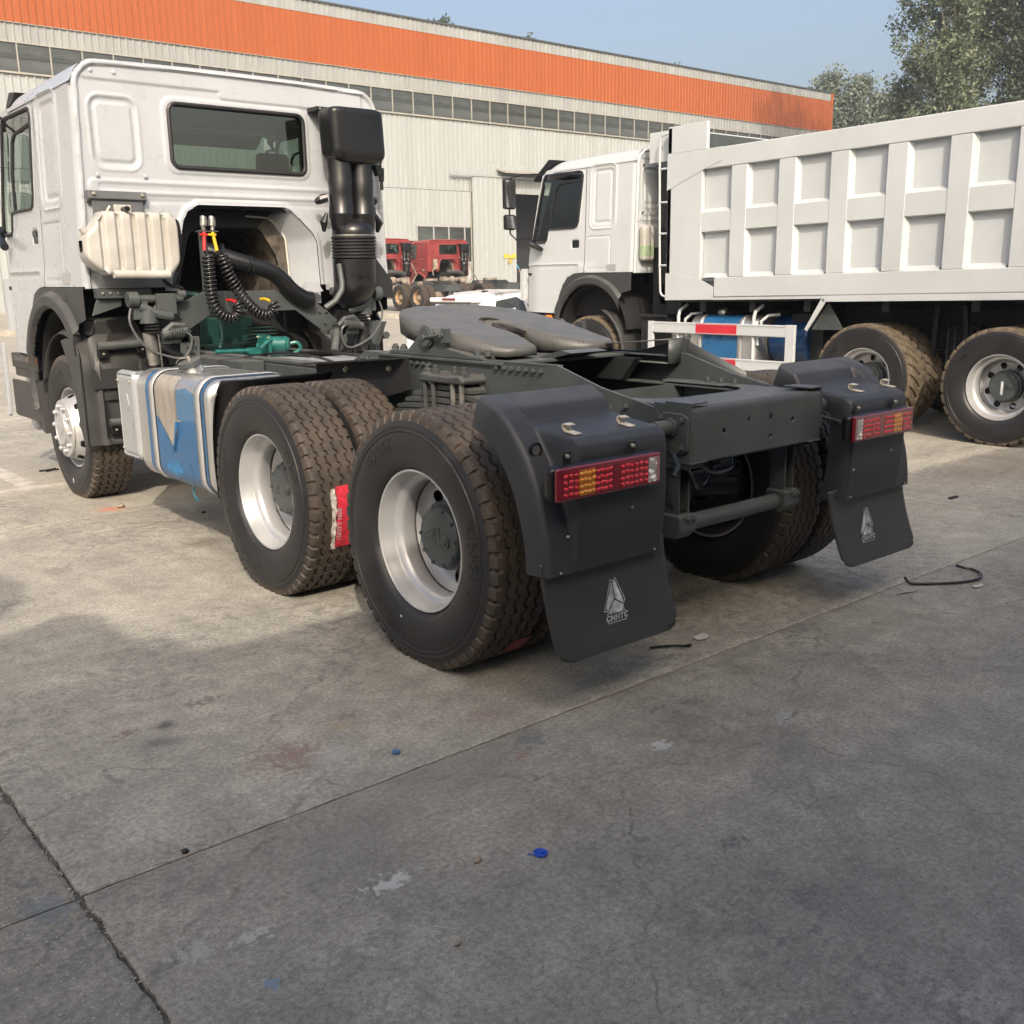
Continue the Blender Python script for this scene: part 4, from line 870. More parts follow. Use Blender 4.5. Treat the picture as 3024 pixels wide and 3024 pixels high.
M['ledred'] = mat('red_reflector', (0.80,0.012,0.028), 0.16, var=0.3, scale=90, coat=0.8)
M['ledamber'] = mat('amber_reflector', (0.90,0.34,0.02), 0.16, var=0.3, scale=90, coat=0.8)
M['segred'] = mat('red_lens_field', (0.20,0.003,0.010), 0.12, var=0.1, coat=0.9)
M['segamber'] = mat('amber_lens_field', (0.42,0.12,0.006), 0.12, var=0.1, coat=0.9)
_b = MB(); _b.sphere((0,0,0), .0094, 9, 6, (1.15,.42,.72)); LED = _b.mesh('reflector'); LED.materials.append(M['ledred']); smoothm(LED, 80)
def tail_lamp(parent, x0, x1, y, z0, z1, mirror=False):
    """lamp cluster with its coloured fields; x0 < x1, white field on the inner side"""
    L = x1-x0
    h = MB(); h.box(x0, x1, y, y+.05, z0, z1); house = obj('tail_lamp', h, M['gloss'], parent, bevel=.022, seg=4)
    fr = [(0,.06,'lensdeep'),(.06,.20,'lensred'),(.203,.35,'lensamber'),(.353,.51,'lensred'),(.512,.585,'lensdeep'),(.587,.715,'lensred'),(.717,.86,'lensred'),(.863,.945,'lenswhite'),(.946,1.0,'lenshaze')]
    # the tinted bezel all round
    b = MB(); t = .012
    b.box(x0+.006, x1-.006, y-.020, y-.0005, z0+.004, z1-.004); obj('lens_bezel', b, M['lensdeep'], house, bevel=.009, seg=3)
    for a, c, k in fr:
        if mirror: a, c = 1-c, 1-a
        xa = max(x0+.014, x0+a*L); xb = min(x1-.014, x0+c*L)
        b = MB(); b.box(xa, xb-.001, y-.0215, y-.018, z0+.016, z1-.018); obj('lens', b, M[{'lensred':'segred','lensamber':'segamber'}.get(k, k)], house, bevel=.001)
        if k in ('lensred', 'lensamber'):
            nx = max(2, int(round((xb-xa)/.0215)))
            for i in range(nx):
                for j in range(4):
                    o = bpy.data.objects.new('reflector', LED); COL.objects.link(o); o.parent = house
                    o.location = (xa+(xb-xa)*(i+.5)/nx+random.uniform(-.0012,.0012), y-.0212, z0+.0265+.0215*j+random.uniform(-.001,.001)+.002*(i%2)); o.rotation_euler = (0, random.uniform(-.5,.5), 0)
                    if k == 'lensamber': o.material_slots[0].link = 'OBJECT'; o.material_slots[0].material = M['ledamber']
    return house

def guard(t, xo, xi, side):
    """rear quarter mudguard over the last axle: moulded plastic with the lamp housing, lamp, flap. xo outer edge, xi inner edge (abs order free)"""
    x0, x1 = min(xo, xi), max(xo, xi)
    path = smooth([(-.47,1.158),(-.56,1.125),(-.64,1.065),(-.72,.97),(-.775,.87),(-.815,.76),(-.838,.66),(-.848,.555)], 8)
    pth = np.array(path); sl = np.concatenate([[0], np.cumsum(np.hypot(*np.diff(pth, axis=0).T))]); Ls = sl[-1]
    tg = np.gradient(pth, axis=0); tg /= np.linalg.norm(tg, axis=1)[:,None]
    nrm = np.stack([tg[:,1], -tg[:,0]], 1)
    if nrm[0,1] < 0: nrm = -nrm
    fl = .105
    bk = np.array([(0,-.47,1.158),(.13,-.555,1.115),(.20,-.585,1.062),(.27,-.66,1.050),(.44,-.828,1.028),(.475,-.858,1.008),(.50,-.868,.975),(.70,-.872,.82),(.80,-.866,.70),(.90,-.854,.60),(1,-.848,.555)])
    def fn(S, X):
        # X runs past the edges: beyond them the sheet turns down towards the wheel
        over = np.maximum(x0-X, 0)+np.maximum(X-x1, 0); xx = np.clip(X, x0, x1)
        py = np.interp(S, sl, pth[:,0]); pz = np.interp(S, sl, pth[:,1]); ny = np.interp(S, sl, nrm[:,0]); nz = np.interp(S, sl, nrm[:,1])
        din = np.minimum(X-x0, x1-X); rnd = .018*(1-np.clip(din/.020, 0, 1))**2
        fl_ = .02*ss(.5, 1.0, S/Ls)
        bx0, bx1 = (x0+.10+fl_*.5, x1+.2) if side < 0 else (x0-.2, x1-.10-fl_*.5)
        inx = ss(0, .026, X-bx0)*ss(0, .026, bx1-X)
        ty = np.interp(S/Ls, bk[:,0], bk[:,1]); tz = np.interp(S/Ls, bk[:,0], bk[:,2])
        y = py+(ty-py)*inx-ny*(rnd+over); z = pz+(tz-pz)*inx-nz*(rnd+over)
        return xx, y, z
    X = np.concatenate([[x0-fl, x0-fl*.5], np.linspace(x0, x0+.022, 5), np.linspace(x0+.03, x1-.03, 110), np.linspace(x1-.022, x1, 5), [x1+fl*.5, x1+fl]])
    S = np.linspace(0, Ls, 130)
    g = obj('mudguard', sheet(S, X, fn, flip=False), M['plastic'], t, 60)
    # flap
    tilt = lambda z: -.806-.045*(max(0,(.60-z))/.32)**2
    zt, zb = .60, .232; fw = .635
    SK = .035 if side < 0 else .075; sk = lambda z: SK*(.56-z)/.32
    cxf = -.925 if side < 0 else .83
    def ff(X, Z): return X+sk(Z), -.806-.045*(np.maximum(0,.60-Z)/.32)**2, Z
    f = obj('mud_flap', sheet(np.linspace(cxf-fw/2, cxf+fw/2, 40), np.linspace(zb-.02, zt, 30), ff, lambda X, Z: sd_rr(X, Z, cxf, (zt+zb)/2+.05, fw/2, (zt-zb)/2+.05, .055), flip=True), M['fender'], t, solid=.006)
    f2 = lambda z: tilt(z)-.0085
    emblem(f, cxf+(.025 if side < 0 else -.02), 0, .402, .200, f2)
    for xx in (x0+.05, x1-.05):
        bolt(g, (xx, -.850, .566), 'y', -1, .35, M['zinc'])
    # lamp, its feet and screws
    lx0, lx1 = (-1.272, -.752) if side < 0 else (.500, 1.010)
    tail_lamp(t, lx0, lx1, -.905, .834, .958, side > 0)
    for q in (.17, .78):
        xx = lx0+(lx1-lx0)*q; b = MB(); b.box(xx-.020, xx+.020, -.884, -.877, .93, 1.0); obj('lamp_foot', b, M['gloss'], t, bevel=.004)
        bolt(t, (xx-.003, -.885, .985), 'y', -1, .62, M['zinc'])
    for xx, zz in ((lx0+.10,.70),(lx1-.10,.755)): bolt(t, (xx, -.872, zz), 'y', -1, .42, M['zinc'])
    # clips on the shelf
    for xx in (x0+.185, x1-.12):
        b = MB(); pr = [(-.795,1.0445),(-.865,1.034),(-.867,1.037),(-.800,1.048)]
        b.prism([(-.745,1.0445),(-.80,1.0370),(-.80,1.034),(-.745,1.0410)], 'x', xx-.020, xx+.016); b.prism([(-.745,1.043),(-.735,1.050),(-.735,1.066),(-.742,1.070),(-.765,1.066),(-.765,1.063),(-.745,1.066),(-.740,1.062),(-.741,1.052),(-.747,1.046)], 'x', xx-.020, xx+.016); obj('clip', b, M['beige'], t)
    if side < 0:
        b = MB(); b.lathe([(0,.027),(.012,.027),(.012,.021),(-.01,.020)], o=(x0+.055,-.712,.985), axis='y', n=16, sgn=-1); obj('support_socket', b, M['gloss'], t)
        b = MB(); b.cyl((x0+.055,-.713,.985),(x0+.055,-.722,.985),.0185,n=14); obj('support_tube_end', b, M['steel'], t)
    return g

def leaf_springs(t, s, y0=.66, x=.505, n=11, m=None, ub=True, zt=1.055, m2=None):
    lm = m or M['leafspring']
    for k in range(n):
        h = .20+k*.075; z = zt-.033*k; b = MB(); pts = [(y0+h*q, z-.035*(q*q)*(h/.6)**1.5-.002) for q in np.linspace(-1, 1, 13)]
        top = [(y, zz+.0135*(1 if abs(y-y0) < h*.93 else .55)) for y, zz in pts]; bot = [(y, zz-.0125) for y, zz in pts][::-1]
        b.prism(top+bot, 'x', s*(x-.050), s*(x+.050)); obj('spring_leaf', b, lm, t, bevel=.003)
    b = MB(); b.prism([(y0-.18,zt+.022),(y0+.18,zt+.022),(y0+.19,zt+.045),(y0+.15,zt+.068),(y0+.05,zt+.060),(y0-.06,zt+.060),(y0-.15,zt+.068),(y0-.19,zt+.045)], 'x', s*(x-.085), s*(x+.085)); obj('spring_clamp', b, m2 or M['leafspring'], t, bevel=.012)
    for yy in (-.15, -.08, .08, .15):
        for xx in (-.065, .065):
            if xx*s > 0 or True:
                b = MB(); b.cyl((s*x+xx*.95, y0+yy, zt+.065),(s*x+xx*.95, y0+yy, .66),.0135,n=8); obj('u_bolt', b, M['leafspring'] if yy > 0 else M['steel'], t)
        for xx in (s*.045,):
            b = MB(); b.cyl((s*x+xx, y0+yy, zt+.06),(s*x+xx, y0+yy, zt+.085),.022,n=6); b.cyl((s*x+xx, y0+yy, zt+.08),(s*x+xx, y0+yy, zt+.105),.012,n=8); obj('clamp_nut', b, lm, t, bevel=.002)

def fifth_wheel(t):
    F = M['frame']
    O = [(-.17,.42),(-.365,.425),(-.44,.80),(-.458,1.00),(-.445,1.14),(-.40,1.27),(-.32,1.37),(-.20,1.43),(0,1.445),(.20,1.43),(.32,1.37),(.40,1.27),(.445,1.14),(.458,1.00),(.44,.80),(.365,.425),(.17,.42),(.085,.66),(.078,.93),(.052,1.01),(0,1.04),(-.052,1.01),(-.078,.93),(-.085,.66)]
    tz = lambda y: 1.250+(y-.42)*.172
    def fn(X, Y):
        e = -sd_poly(X, Y, O); return X, Y, tz(Y)-.011*(1-np.clip(e/.013, 0, 1))**2-.0015*ridge(e-.11, .02)+.001*np.sin(X*30)*np.sin(Y*24)
    pl = obj('coupling_plate', sheet(np.arange(-.47, .4701, .007), np.arange(.40, 1.4601, .007), fn, lambda X, Y: sd_poly(X, Y, O)), M['plate'], t, 60)
    b = MB(); k = len(O); hh = []
    for x, y in O:
        d = .095
        if abs(x) > .43 and .85 < y < 1.02: d = .095
        if y > 1.3: d = .085
        if abs(x) < .1: d = .085
        if y < .5: d = .04
        hh.append(d)
    # pivot cut-outs in the skirts
    V = [(x, y, tz(y)-.0108) for x, y in O]+[(x*(.985), y, tz(y)-.0108-d) for (x, y), d in zip(O, hh)]
    b.add(V, [(i, (i+1)%k, (i+1)%k+k, i+k) for i in range(k)]); obj('coupling_skirt', b, M['plate'], pl, solid=.012)
    b = MB(); b.add([(x*.97, y*1.0+.0, tz(y)-.085) for x, y in O], [tuple(range(k))]); obj('coupling_underside', b, M['framedark'], pl, smooth_deg=None)
    # greasy jaw in the slot
    b = MB(); b.prism([(-.058,.74),(.058,.74),(.058,.99),(0,1.0),(-.058,.99)], 'z', 1.22, 1.262); b.tube([(-.05,.76,1.29),(-.03,.90,1.31),(0,.96,1.315),(.03,.90,1.31),(.05,.76,1.285)], [.014,.022,.024,.022,.014], 8); obj('locking_jaw', b, M['grease'], t)
    b = MB(); b.tube([(-.07,1.005,tz(1.0)+.000),(-.025,1.04,tz(1.04)+.001),(.03,1.035,tz(1.03)+.001),(.07,1.0,tz(1.0))], [.003,.007,.007,.003], 6); obj('grease_smear', b, M['grease'], t)
    for s in (-1, 1):
        b = MB(); b.prism([(.50,1.185),(1.30,1.185),(1.30,1.205),(1.12,1.215),(1.02,1.29),(.955,1.335),(.905,1.335),(.86,1.30),(.78,1.235),(.58,1.205),(.50,1.205)], 'x', s*.36, s*.452); obj('pedestal', b, F, t, bevel=.006)
        b = MB(); b.cyl((s*.452,.935,1.285),(s*.470,.935,1.285),.058,n=24); b.cyl((s*.470,.935,1.285),(s*.478,.935,1.285),.050,n=24); obj('pivot_boss', b, F, t, bevel=.003)
        b = MB(); b.cyl((s*.475,.925,1.282),(s*.483,.765,1.300),.010,n=8); b.cyl((s*.474,.94,1.28),(s*.49,.94,1.28),.016,n=6); b.cyl((s*.480,.80,1.296),(s*.482,.775,1.299),.018,n=6); b.box(s*.452,s*.478,.74,.79,1.262,1.332); obj('pivot_bolt', b, F, t, bevel=.002)
    b = MB(); b.box(-.46, .46, .34, 1.40, 1.168, 1.184); obj('base_plate', b, F, t, bevel=.004)
    for yy in (.50, .58, 1.22, 1.30):
        for xx in (-.41, .41): bolt(t, (xx, yy, 1.205), 'z', 1, 1.5)
    b = MB(); b.prism([(.36,1.185),(.46,1.185),(.30,1.225),(.22,1.215)], 'x', -.12, .12); obj('ramp', b, F, t)
    b = MB(); b.tube([(.40,1.18,1.27),(.62,1.16,1.27),(.72,1.15,1.275)], [.012,.014,.022], 8); obj('release_handle', b, M['steel'], t)

# ---------------------------------------------------------------- white tractor unit in the foreground
TR = thing('tractor_unit', 'white tractor unit with bare rear chassis and fifth wheel, filling the foreground', 'truck')
W = M['white']; F = M['frame']; FD = M['framedark']
CAB = make_cab(TR)
# maker's plate low on the cab side
b = MB(); b.box(-1.2075, -1.2045, YB+.30, YB+.46, 1.575, 1.65); obj('maker_plate', b, M['band'], CAB)
# wheels: front, middle pair, rear pair
wheel(TR, -1.034, 4.586, .52, -1, 'front', [('KINGRUN', 68, .408, .062, -1), ('GA267', 250, .408, .05, -1)], rot=.2)
wheel(TR, 1.034, 4.586, .52, 1, 'front')
for yy in (1.364, 0.0):
    L1 = [('KINGRUN', 0 if yy else 184, .412, .080, -1), ('GA267', 292 if yy else 58, .410, .074, -1), ('12R22.5', 150 if yy else 298, .408, .062, -1)]
    wheel(TR, -1.080, yy, .52, -1, 'outer', L1, rot=.35 if yy else .0); wheel(TR, -.752, yy, .52, -1, 'inner', rot=.1)
    wheel(TR, 1.080, yy, .52, 1, 'outer', rot=.5); wheel(TR, .752, yy, .52, 1, 'inner', rot=.25)
    axle(TR, yy)
# chalk ticks on the tyres, torn stickers on the treads
for (y, z, x) in ((.105,.165,-1.226),(1.364-.30,.23,-1.230),(4.586+.02,.115,-1.187)):
    b = MB(); b.box(x-.002, x, y-.006, y+.006, z-.018, z+.018); obj('chalk_mark', b, M['logoline'], TR)
def sticker(y0, a0, a1, xa, xb, mt, name='tyre_sticker'):
    b = MB(); n = 14; g = []
    for i in range(n+1):
        a = R(a0+(a1-a0)*i/n); j = random.uniform(-.006,.006); r = .5435
        g += [(xa+j, y0+r*math.cos(a), .52+r*math.sin(a)), (xb+random.uniform(-.008,.008), y0+r*math.cos(a), .52+r*math.sin(a))]
    b.add(g, [(2*i,2*i+1,2*i+3,2*i+2) for i in range(n)]); return obj(name, b, mt, TR, smooth_deg=None)
M['stickred'] = mat('torn_red_sticker', (0.62,.035,.06), .5, var=.25, scale=40); M['stickwhite'] = mat('torn_white_sticker', (.62,.58,.52), .6, var=.5, scale=45, col2=(.06,.05,.045))
sticker(1.364, 170, 203, -1.098, -1.000, M['stickred']); sticker(1.364, 171, 204, -1.125, -1.100, M['stickwhite'])
me = text_mesh('12R22.5 18PR', .030, .0002)
for v in me.vertices:
    a = R(190)-(v.co.x)/.545*1.0; v.co = (-1.085-v.co.y*-1, 1.364+.5455*math.cos(a), .52+.5455*math.sin(a))
obj('sticker_lettering', me, M['logoline'], TR, smooth_deg=None)
sticker(0, 222, 236, -1.03, -.93, mat('dirty_sticker', (.30,.06,.07), .7, var=.6, scale=50, col2=(.04,.03,.03)))
# chassis
rails(TR, -.765, 6.0)
b = MB(); b.box(-.43, .43, -.782, -.768, .851, 1.062); 
def xsd(x, z):
    d = sd_rr(x, z, 0, .957, .432, .110, .012)
    for hx, hz, r in ((-.236,.96,.011),(-.078,.99,.010),(.07,.987,.010),(.228,.96,.011),(-.076,.909,.009),(.07,.906,.010),(-.15,.965,.005),(-.15,.89,.005),(.15,.967,.005),(.15,.895,.005)): d = np.maximum(d, r-np.hypot(x-hx, z-hz))
    return d
obj('rear_crossmember', sheet(np.arange(-.44, .4401, .008), np.arange(.84, 1.08, .008), lambda X, Z: (X, -.785+.012*ss(1.050,1.066,Z), Z), xsd, flip=True), F, TR, solid=.010)
def topsd(x, y):
    d = sd_rr(x, y, 0, -.36, .418, .42, .01); return np.maximum(d, -sd_rr(x, y, .0, .05, .345, .57, .20))
obj('crossmember_top', sheet(np.arange(-.43, .4301, .010), np.arange(-.79, .08, .010), lambda X, Y: (X, Y, 1.068+0*X), topsd), F, TR, solid=.008)
b = MB()
for s in (-1, 1):
    b = MB(); b.box(s*.4305, s*.442, -.792, -.60, .845, 1.079); b.prism([(s*.442,1.0795),(s*.442,1.087),(s*.345,1.087),(s*.345,1.0795)], 'y', -.795, -.66); b.box(s*.442, s*.34, -.80, -.7925, .845, .853); obj('frame_end_plate', b, F, TR, bevel=.002)
b = MB(); b.box(-.42,.42,-.30,-.012,.86,.868); b.box(-.42,.42,-.02,-.012,.8681,1.05); obj('inner_crossmember', b, F, TR); b = MB(); b.box(-.40,.40,.62,.74,.84,1.04); obj('inner_crossmember', b, F, TR, bevel=.004)
for s in (-1, 1):
    # side reinforcement plate with its bolt row
    b = MB(); b.prism([(2.25,.90),(1.60,1.165),(1.57,1.185),(-.02,1.195),(-.30,1.115),(-.62,1.055),(-.62,.84),(2.25,.82)], 'x', s*.4305, s*.443); b.box(s*.443,s*.36,.02,1.57,1.178,1.186); obj('side_plate', b, F, TR, bevel=.003)
    for q in range(13): bolt(TR, (s*.444, 1.585-q*.0545, 1.145), 'x', s, .95)
    for q in range(7): bolt(TR, (s*.444, .385-q*.052, 1.158), 'x', s, .95)
    for yy, zz in ((1.42,.99),(1.50,.93),(1.35,.93),(1.43,1.06),(1.2,1.07),(1.2,.98),(-.30,1.06),(-.36,1.03),(-.42,1.0),(-.50,.96),(-.33,.98),(-.45,1.045),(-.24,1.02)): bolt(TR, (s*.444, yy, zz), 'x', s, .9)
    b = MB(); b.lathe([(0,.022),(.004,.022),(.004,.014)], o=(s*.443,1.42,.96), n=14, sgn=s); obj('hole_ring', b, F, TR)
    b = MB(); b.tube([(s*.45,1.50,1.02),(s*.47,1.44,1.10),(s*.47,1.36,1.105),(s*.46,1.30,1.04)], .006, 6); b.tube([(s*.45,1.46,.98),(s*.47,1.40,1.095),(s*.45,1.35,1.07)], .006, 6); obj('cable_loop', b, M['band'], TR)
    leaf_springs(TR, s)
    # suspension hanger and torque-rod bracket on the rear slope
    b = MB(); b.prism([(-.66,1.045),(-.76,1.045),(-.79,1.03),(-.79,.90),(-.76,.885),(-.62,.885),(-.60,.92),(-.62,1.0)], 'x', s*.445, s*.457); obj('arm_plate', b, F, TR, bevel=.004)
    for yy, zz in ((-.655,1.02),(-.765,1.02),(-.765,.91)): bolt(TR, (s*.458, yy, zz), 'x', s, .9)
    b = MB(); b.cyl((s*.455,-.70,.985),(s*.56,-.705,.985),.034,n=20); b.cyl((s*.56,-.705,.985),(s*.68,-.71,.985),.030,n=20); b.cyl((s*.455,-.70,.985),(s*.475,-.70,.985),.040,n=20); obj('guard_arm', b, F, TR)
    b = MB(); b.tube([(s*.50,-.72,.945),(s*.56,-.80,.92),(s*.60,-.87,.87),(s*.64,-.88,.84)], .010, 6); obj('lamp_cable', b, M['coil'], TR)
guard(TR, -1.235, -.655, -1); guard(TR, 1.155, .575, 1)
# underrun bar on its two hangers
b = MB(); b.tube([(-.40,-.66,.565),(.34,-.66,.565)], .035, 18); obj('underrun_bar', b, F, TR)
for s in (-1, 1):
    b = MB(); b.box(s*.36-.035, s*.36-.025, -.70, -.62, .58, .90); b.box(s*.36+.025, s*.36+.035, -.70, -.62, .58, .90); b.box(s*.36-.025, s*.36+.025, -.63, -.62, .58, .90); obj('underrun_hanger', b, F, TR, bevel=.003)
    b = MB(); b.prism([(-.72,.62),(-.61,.62),(-.60,.55),(-.63,.515),(-.69,.515),(-.725,.55)], 'x', s*.36-.05, s*.36+.055); obj('bar_clamp', b, F, TR, bevel=.012); bolt(TR, (s*.36, -.722, .60), 'y', -1, .9); bolt(TR, (s*.36+.03, -.722, .60), 'y', -1, .9)
# hoses, torque rods and brake parts under the tail
for q, pts in enumerate(([(-.40,-.72,.86),(-.30,-.70,.74),(-.20,-.66,.70),(-.10,-.62,.74),(-.05,-.58,.86)], [(-.42,-.6,.84),(-.40,-.66,.66),(-.33,-.68,.62),(-.27,-.62,.68),(-.30,-.5,.82)], [(-.36,-.74,.86),(-.18,-.70,.77),(-.02,-.68,.78),(.02,-.6,.86)])):
    b = MB(); b.tube(smooth(pts), .0095, 8); obj('air_hose', b, M['coil'], TR)
b = MB(); b.tube([(-.06,.02,.64),(-.02,-.40,.66),(.30,-.45,.70)], .035, 12); b.tube([(.12,-.30,.60),(.40,-.36,.58)], .04, 12); b.sphere((.1,-.3,.6),.06); obj('torque_rod', b, FD, TR)
b = MB(); b.cyl((-.30,-.30,.72),(-.30,-.12,.72),.085,n=20); b.cyl((.30,-.30,.72),(.30,-.12,.72),.085,n=20); b.box(-.2,.2,-.40,-.25,.45,.50); obj('brake_chamber', b, FD, TR, bevel=.01)
b = MB(); b.box(-.36,-.30,-.55,-.1,.6,.84); b.box(.1,.3,-.2,.3,.70,.83); b.cyl((0,.3,.62),(0,1.1,.66),.05,n=14); b.cyl((0,1.6,.64),(0,3.6,.72),.05,n=14); obj('propeller_shaft', b, FD, TR)
b = MB(); b.cyl((-.62,.68,.58),(.62,.68,.58),.06,n=16); b.box(-.66,-.46,.55,.81,.52,.68); b.box(.66,.46,.55,.81,.52,.68); obj('trunnion_axle', b, FD, TR, bevel=.01)
fifth_wheel(TR)
# subframe plates that carry the coupling
for s in (-1, 1):
    b = MB(); b.box(s*.475, s*.34, .10, 1.62, 1.1865, 1.198) if False else b.box(s*.46, s*.36, .12, 1.52, 1.188, 1.1975) if False else b.prism([(.20,1.1665),(1.50,1.1665),(1.45,1.0525),(.30,1.0525)], 'x', s*.352, s*.300); obj('subframe_web', b, FD, TR)
b = MB(); b.prism([(1.62,1.075),(1.66,1.06),(3.2,1.052),(3.2,1.060),(1.68,1.075)], 'x', -.34, -.10); b.box(-.31, .33, 1.62, 2.9, 1.0525, 1.058); obj('walkway_plate', b, M['galv'], TR)
b = MB(); b.prism([(.30,1.195),(.0,1.265),(-.02,1.262),(.0,1.185),(.28,1.18)], 'x', .44, .46); b.add([(.30,.62,1.21),(.46,.62,1.21),(.46,.02,1.262),(.34,.02,1.262)], [(0,1,2,3)]); b.add([(.46,.02,1.262),(.46,-.37,1.12),(.46,-.37,1.05),(.46,.02,1.05)], [(0,1,2,3)]); b.add([(.34,.02,1.262),(.46,.02,1.262),(.46,.02,1.145),(.34,.02,1.145)],[(0,1,2,3)]); b.add([(.34,.02,1.15),(.46,.02,1.15),(.46,.5,1.15),(.34,.5,1.15)],[(0,1,2,3)]); obj('side_wing_plate', b, F, TR, solid=.006)
for yy in (.30, .22, .14): bolt(TR, (.38, yy-.5, 1.075), 'z', 1, 1.0)
# ---- left side: tank, step cover, guards
def rrect(hx, hz, r, n=6):
    o = []
    for sx, sz, a0 in ((1,1,0),(-1,1,90),(-1,-1,180),(1,-1,270)):
        for k in range(n+1):
            a = R(a0+90*k/n); o.append((sx*(hx-r)+r*math.cos(a), sz*(hz-r)+r*math.sin(a)))
    return o
def rtank(mb, cx, cz, hx, hz, r, ys, shr):
    k = None; P = []
    for y, s in zip(ys, shr):
        q = rrect(hx-s, hz-s, max(.01, r-s)); k = len(q); P += [(cx+x, y, cz+z) for x, z in q]
    n = len(ys); mb.add(P, [(i*k+j, i*k+(j+1)%k, (i+1)*k+(j+1)%k, (i+1)*k+j) for i in range(n-1) for j in range(k)]+[tuple(range(k)), tuple(range((n-1)*k, n*k))[::-1]])
TK = (-.925, .715, .275, .335, .11)
b = MB(); rtank(b, *TK, [1.995,1.998,2.01,2.03,2.06,3.03,3.06,3.085,3.097,3.10], [.07,.045,.02,.006,0,0,.006,.02,.045,.07]); tank = obj('fuel_tank', b, M['alu'], TR, 40)
def wrap(name, y0, y1, off, mt, thick=None, a=0, b_=None, parent=None, edgef=None):
    q = rrect(TK[2]+off, TK[3]+off, TK[4]+off, 6); q = q[7:21+1]  # left half ring: top-left, bottom-left
    P = []
    n = len(q); mb = MB()
    if edgef is None: ys = [(y0, y1)]*n
    else: ys = [edgef(i/(n-1)) for i in range(n)]
    for (x, z), (ya, yb) in zip(q, ys): P += [(TK[0]+x, ya, TK[1]+z), (TK[0]+x, yb, TK[1]+z)]
    mb.add(P, [(2*i, 2*i+1, 2*i+3, 2*i+2) for i in range(n-1)]); return obj(name, mb, mt, parent or tank, 40, solid=thick)
def ring(name, y0, y1, off, mt, parent, thick=None):
    q = rrect(TK[2]+off, TK[3]+off, TK[4]+off, 6); n = len(q); mb = MB(); P = []
    for x, z in q: P += [(TK[0]+x, y0, TK[1]+z), (TK[0]+x, y1, TK[1]+z)]
    mb.add(P, [(2*i, 2*i+1, (2*i+3)%(2*n), (2*i+2)%(2*n)) for i in range(n)]); return obj(name, mb, mt, parent, 40, solid=thick)
ring('tank_strap', 2.765, 2.835, .008, M['band'], tank, .005); ring('tank_strap', 2.085, 2.155, .008, M['band'], tank, .005)
ring('strap_rubber', 2.755, 2.845, .003, M['rubber'], tank); ring('strap_rubber', 2.075, 2.165, .003, M['rubber'], tank)
ring('film_edge', 2.045, 2.074, .0015, M['bluefilm'], tank); ring('film_edge', 2.846, 2.90, .0015, M['bluefilm'], tank)
# the blue film on the flat side with a torn, peeled field: traced in (y,z) on the tank's outer face
XF = TK[0]-TK[2]-.0015
def film(name, pts, off, mt):
    def fn(Y, Z):
        # follow the rounded skin
        zc = np.clip(Z, TK[1]-TK[3]+TK[4], TK[1]+TK[3]-TK[4]); dz = np.abs(Z-zc); x = TK[0]-TK[2]+TK[4]-np.sqrt(np.maximum(TK[4]**2-dz**2, 0))-off
        return x, Y, Z
    return obj(name, sheet(np.arange(2.16, 2.77, .012), np.arange(.39, 1.05, .012), fn, lambda Y, Z: sd_poly(Y, Z, pts)), mt, tank, 60)
film('protective_film', [(2.75,.392),(2.17,.392),(2.17,.80),(2.32,.80),(2.44,.775),(2.43,.72),(2.47,.66),(2.50,.60),(2.62,.70),(2.75,.80)], .0025, M['bluefilm'])
film('faded_film', [(2.17,.80),(2.17,.955),(2.30,.985),(2.425,.965),(2.43,.79),(2.32,.795)], .0015, M['bluelight'])
film('glue_patch', [(2.43,1.035),(2.75,1.035),(2.75,.80),(2.62,.70),(2.50,.60),(2.47,.66),(2.43,.72),(2.44,.775)], .0012, M['glue'])
film('pale_scuff', [(2.66,.46),(2.56,.44),(2.42,.45),(2.40,.50),(2.48,.54),(2.60,.52)], .0032, mat('scuffed_pale_blue', (.03,.22,.48), .4, var=.3, scale=20))
b = MB(); b.tube(smooth([(XF-.003,2.445,.775),(XF-.012,2.44,.72),(XF-.006,2.475,.66),(XF-.010,2.505,.60)]), [.004+.006*math.sin(i*1.3)**2 for i in range(19)], 5); obj('peeled_film_edge', b, M['bluefilm'], tank)
b = MB(); g = []
for i in range(9):
    t_ = i/8; yy = 2.46+.02*math.sin(t_*6); g += [(-1.12+.01*math.sin(t_*9), yy-.009, .385-.10*t_), (-1.125+.008*math.sin(t_*7+.6), yy+.009*(1-t_*.5), .385-.10*t_)]
b.add(g, [(2*i,2*i+1,2*i+3,2*i+2) for i in range(8)]); obj('film_strip', b, mat('hanging_film_strip', (.03,.17,.26), .4, var=.2), tank)
b = MB(); b.cyl((-1.02,2.56,1.045),(-1.035,2.56,1.085),.062,.060,20); obj('filler_neck', b, M['alu'], tank); b = MB(); b.cyl((-1.036,2.56,1.085),(-1.046,2.56,1.118),.074,.070,24); fc = obj('fuel_cap', b, M['frame'], tank, bevel=.005)
b = MB(); b.cyl((-1.045,2.56,1.118),(-1.05,2.56,1.145),.010,n=8); b.tube([(-1.05,2.55,1.135),(-1.09,2.60,1.13),(-1.10,2.63,1.10),(-1.05,2.66,1.07)], .003, 5); obj('cap_chain', b, M['zinc'], tank)
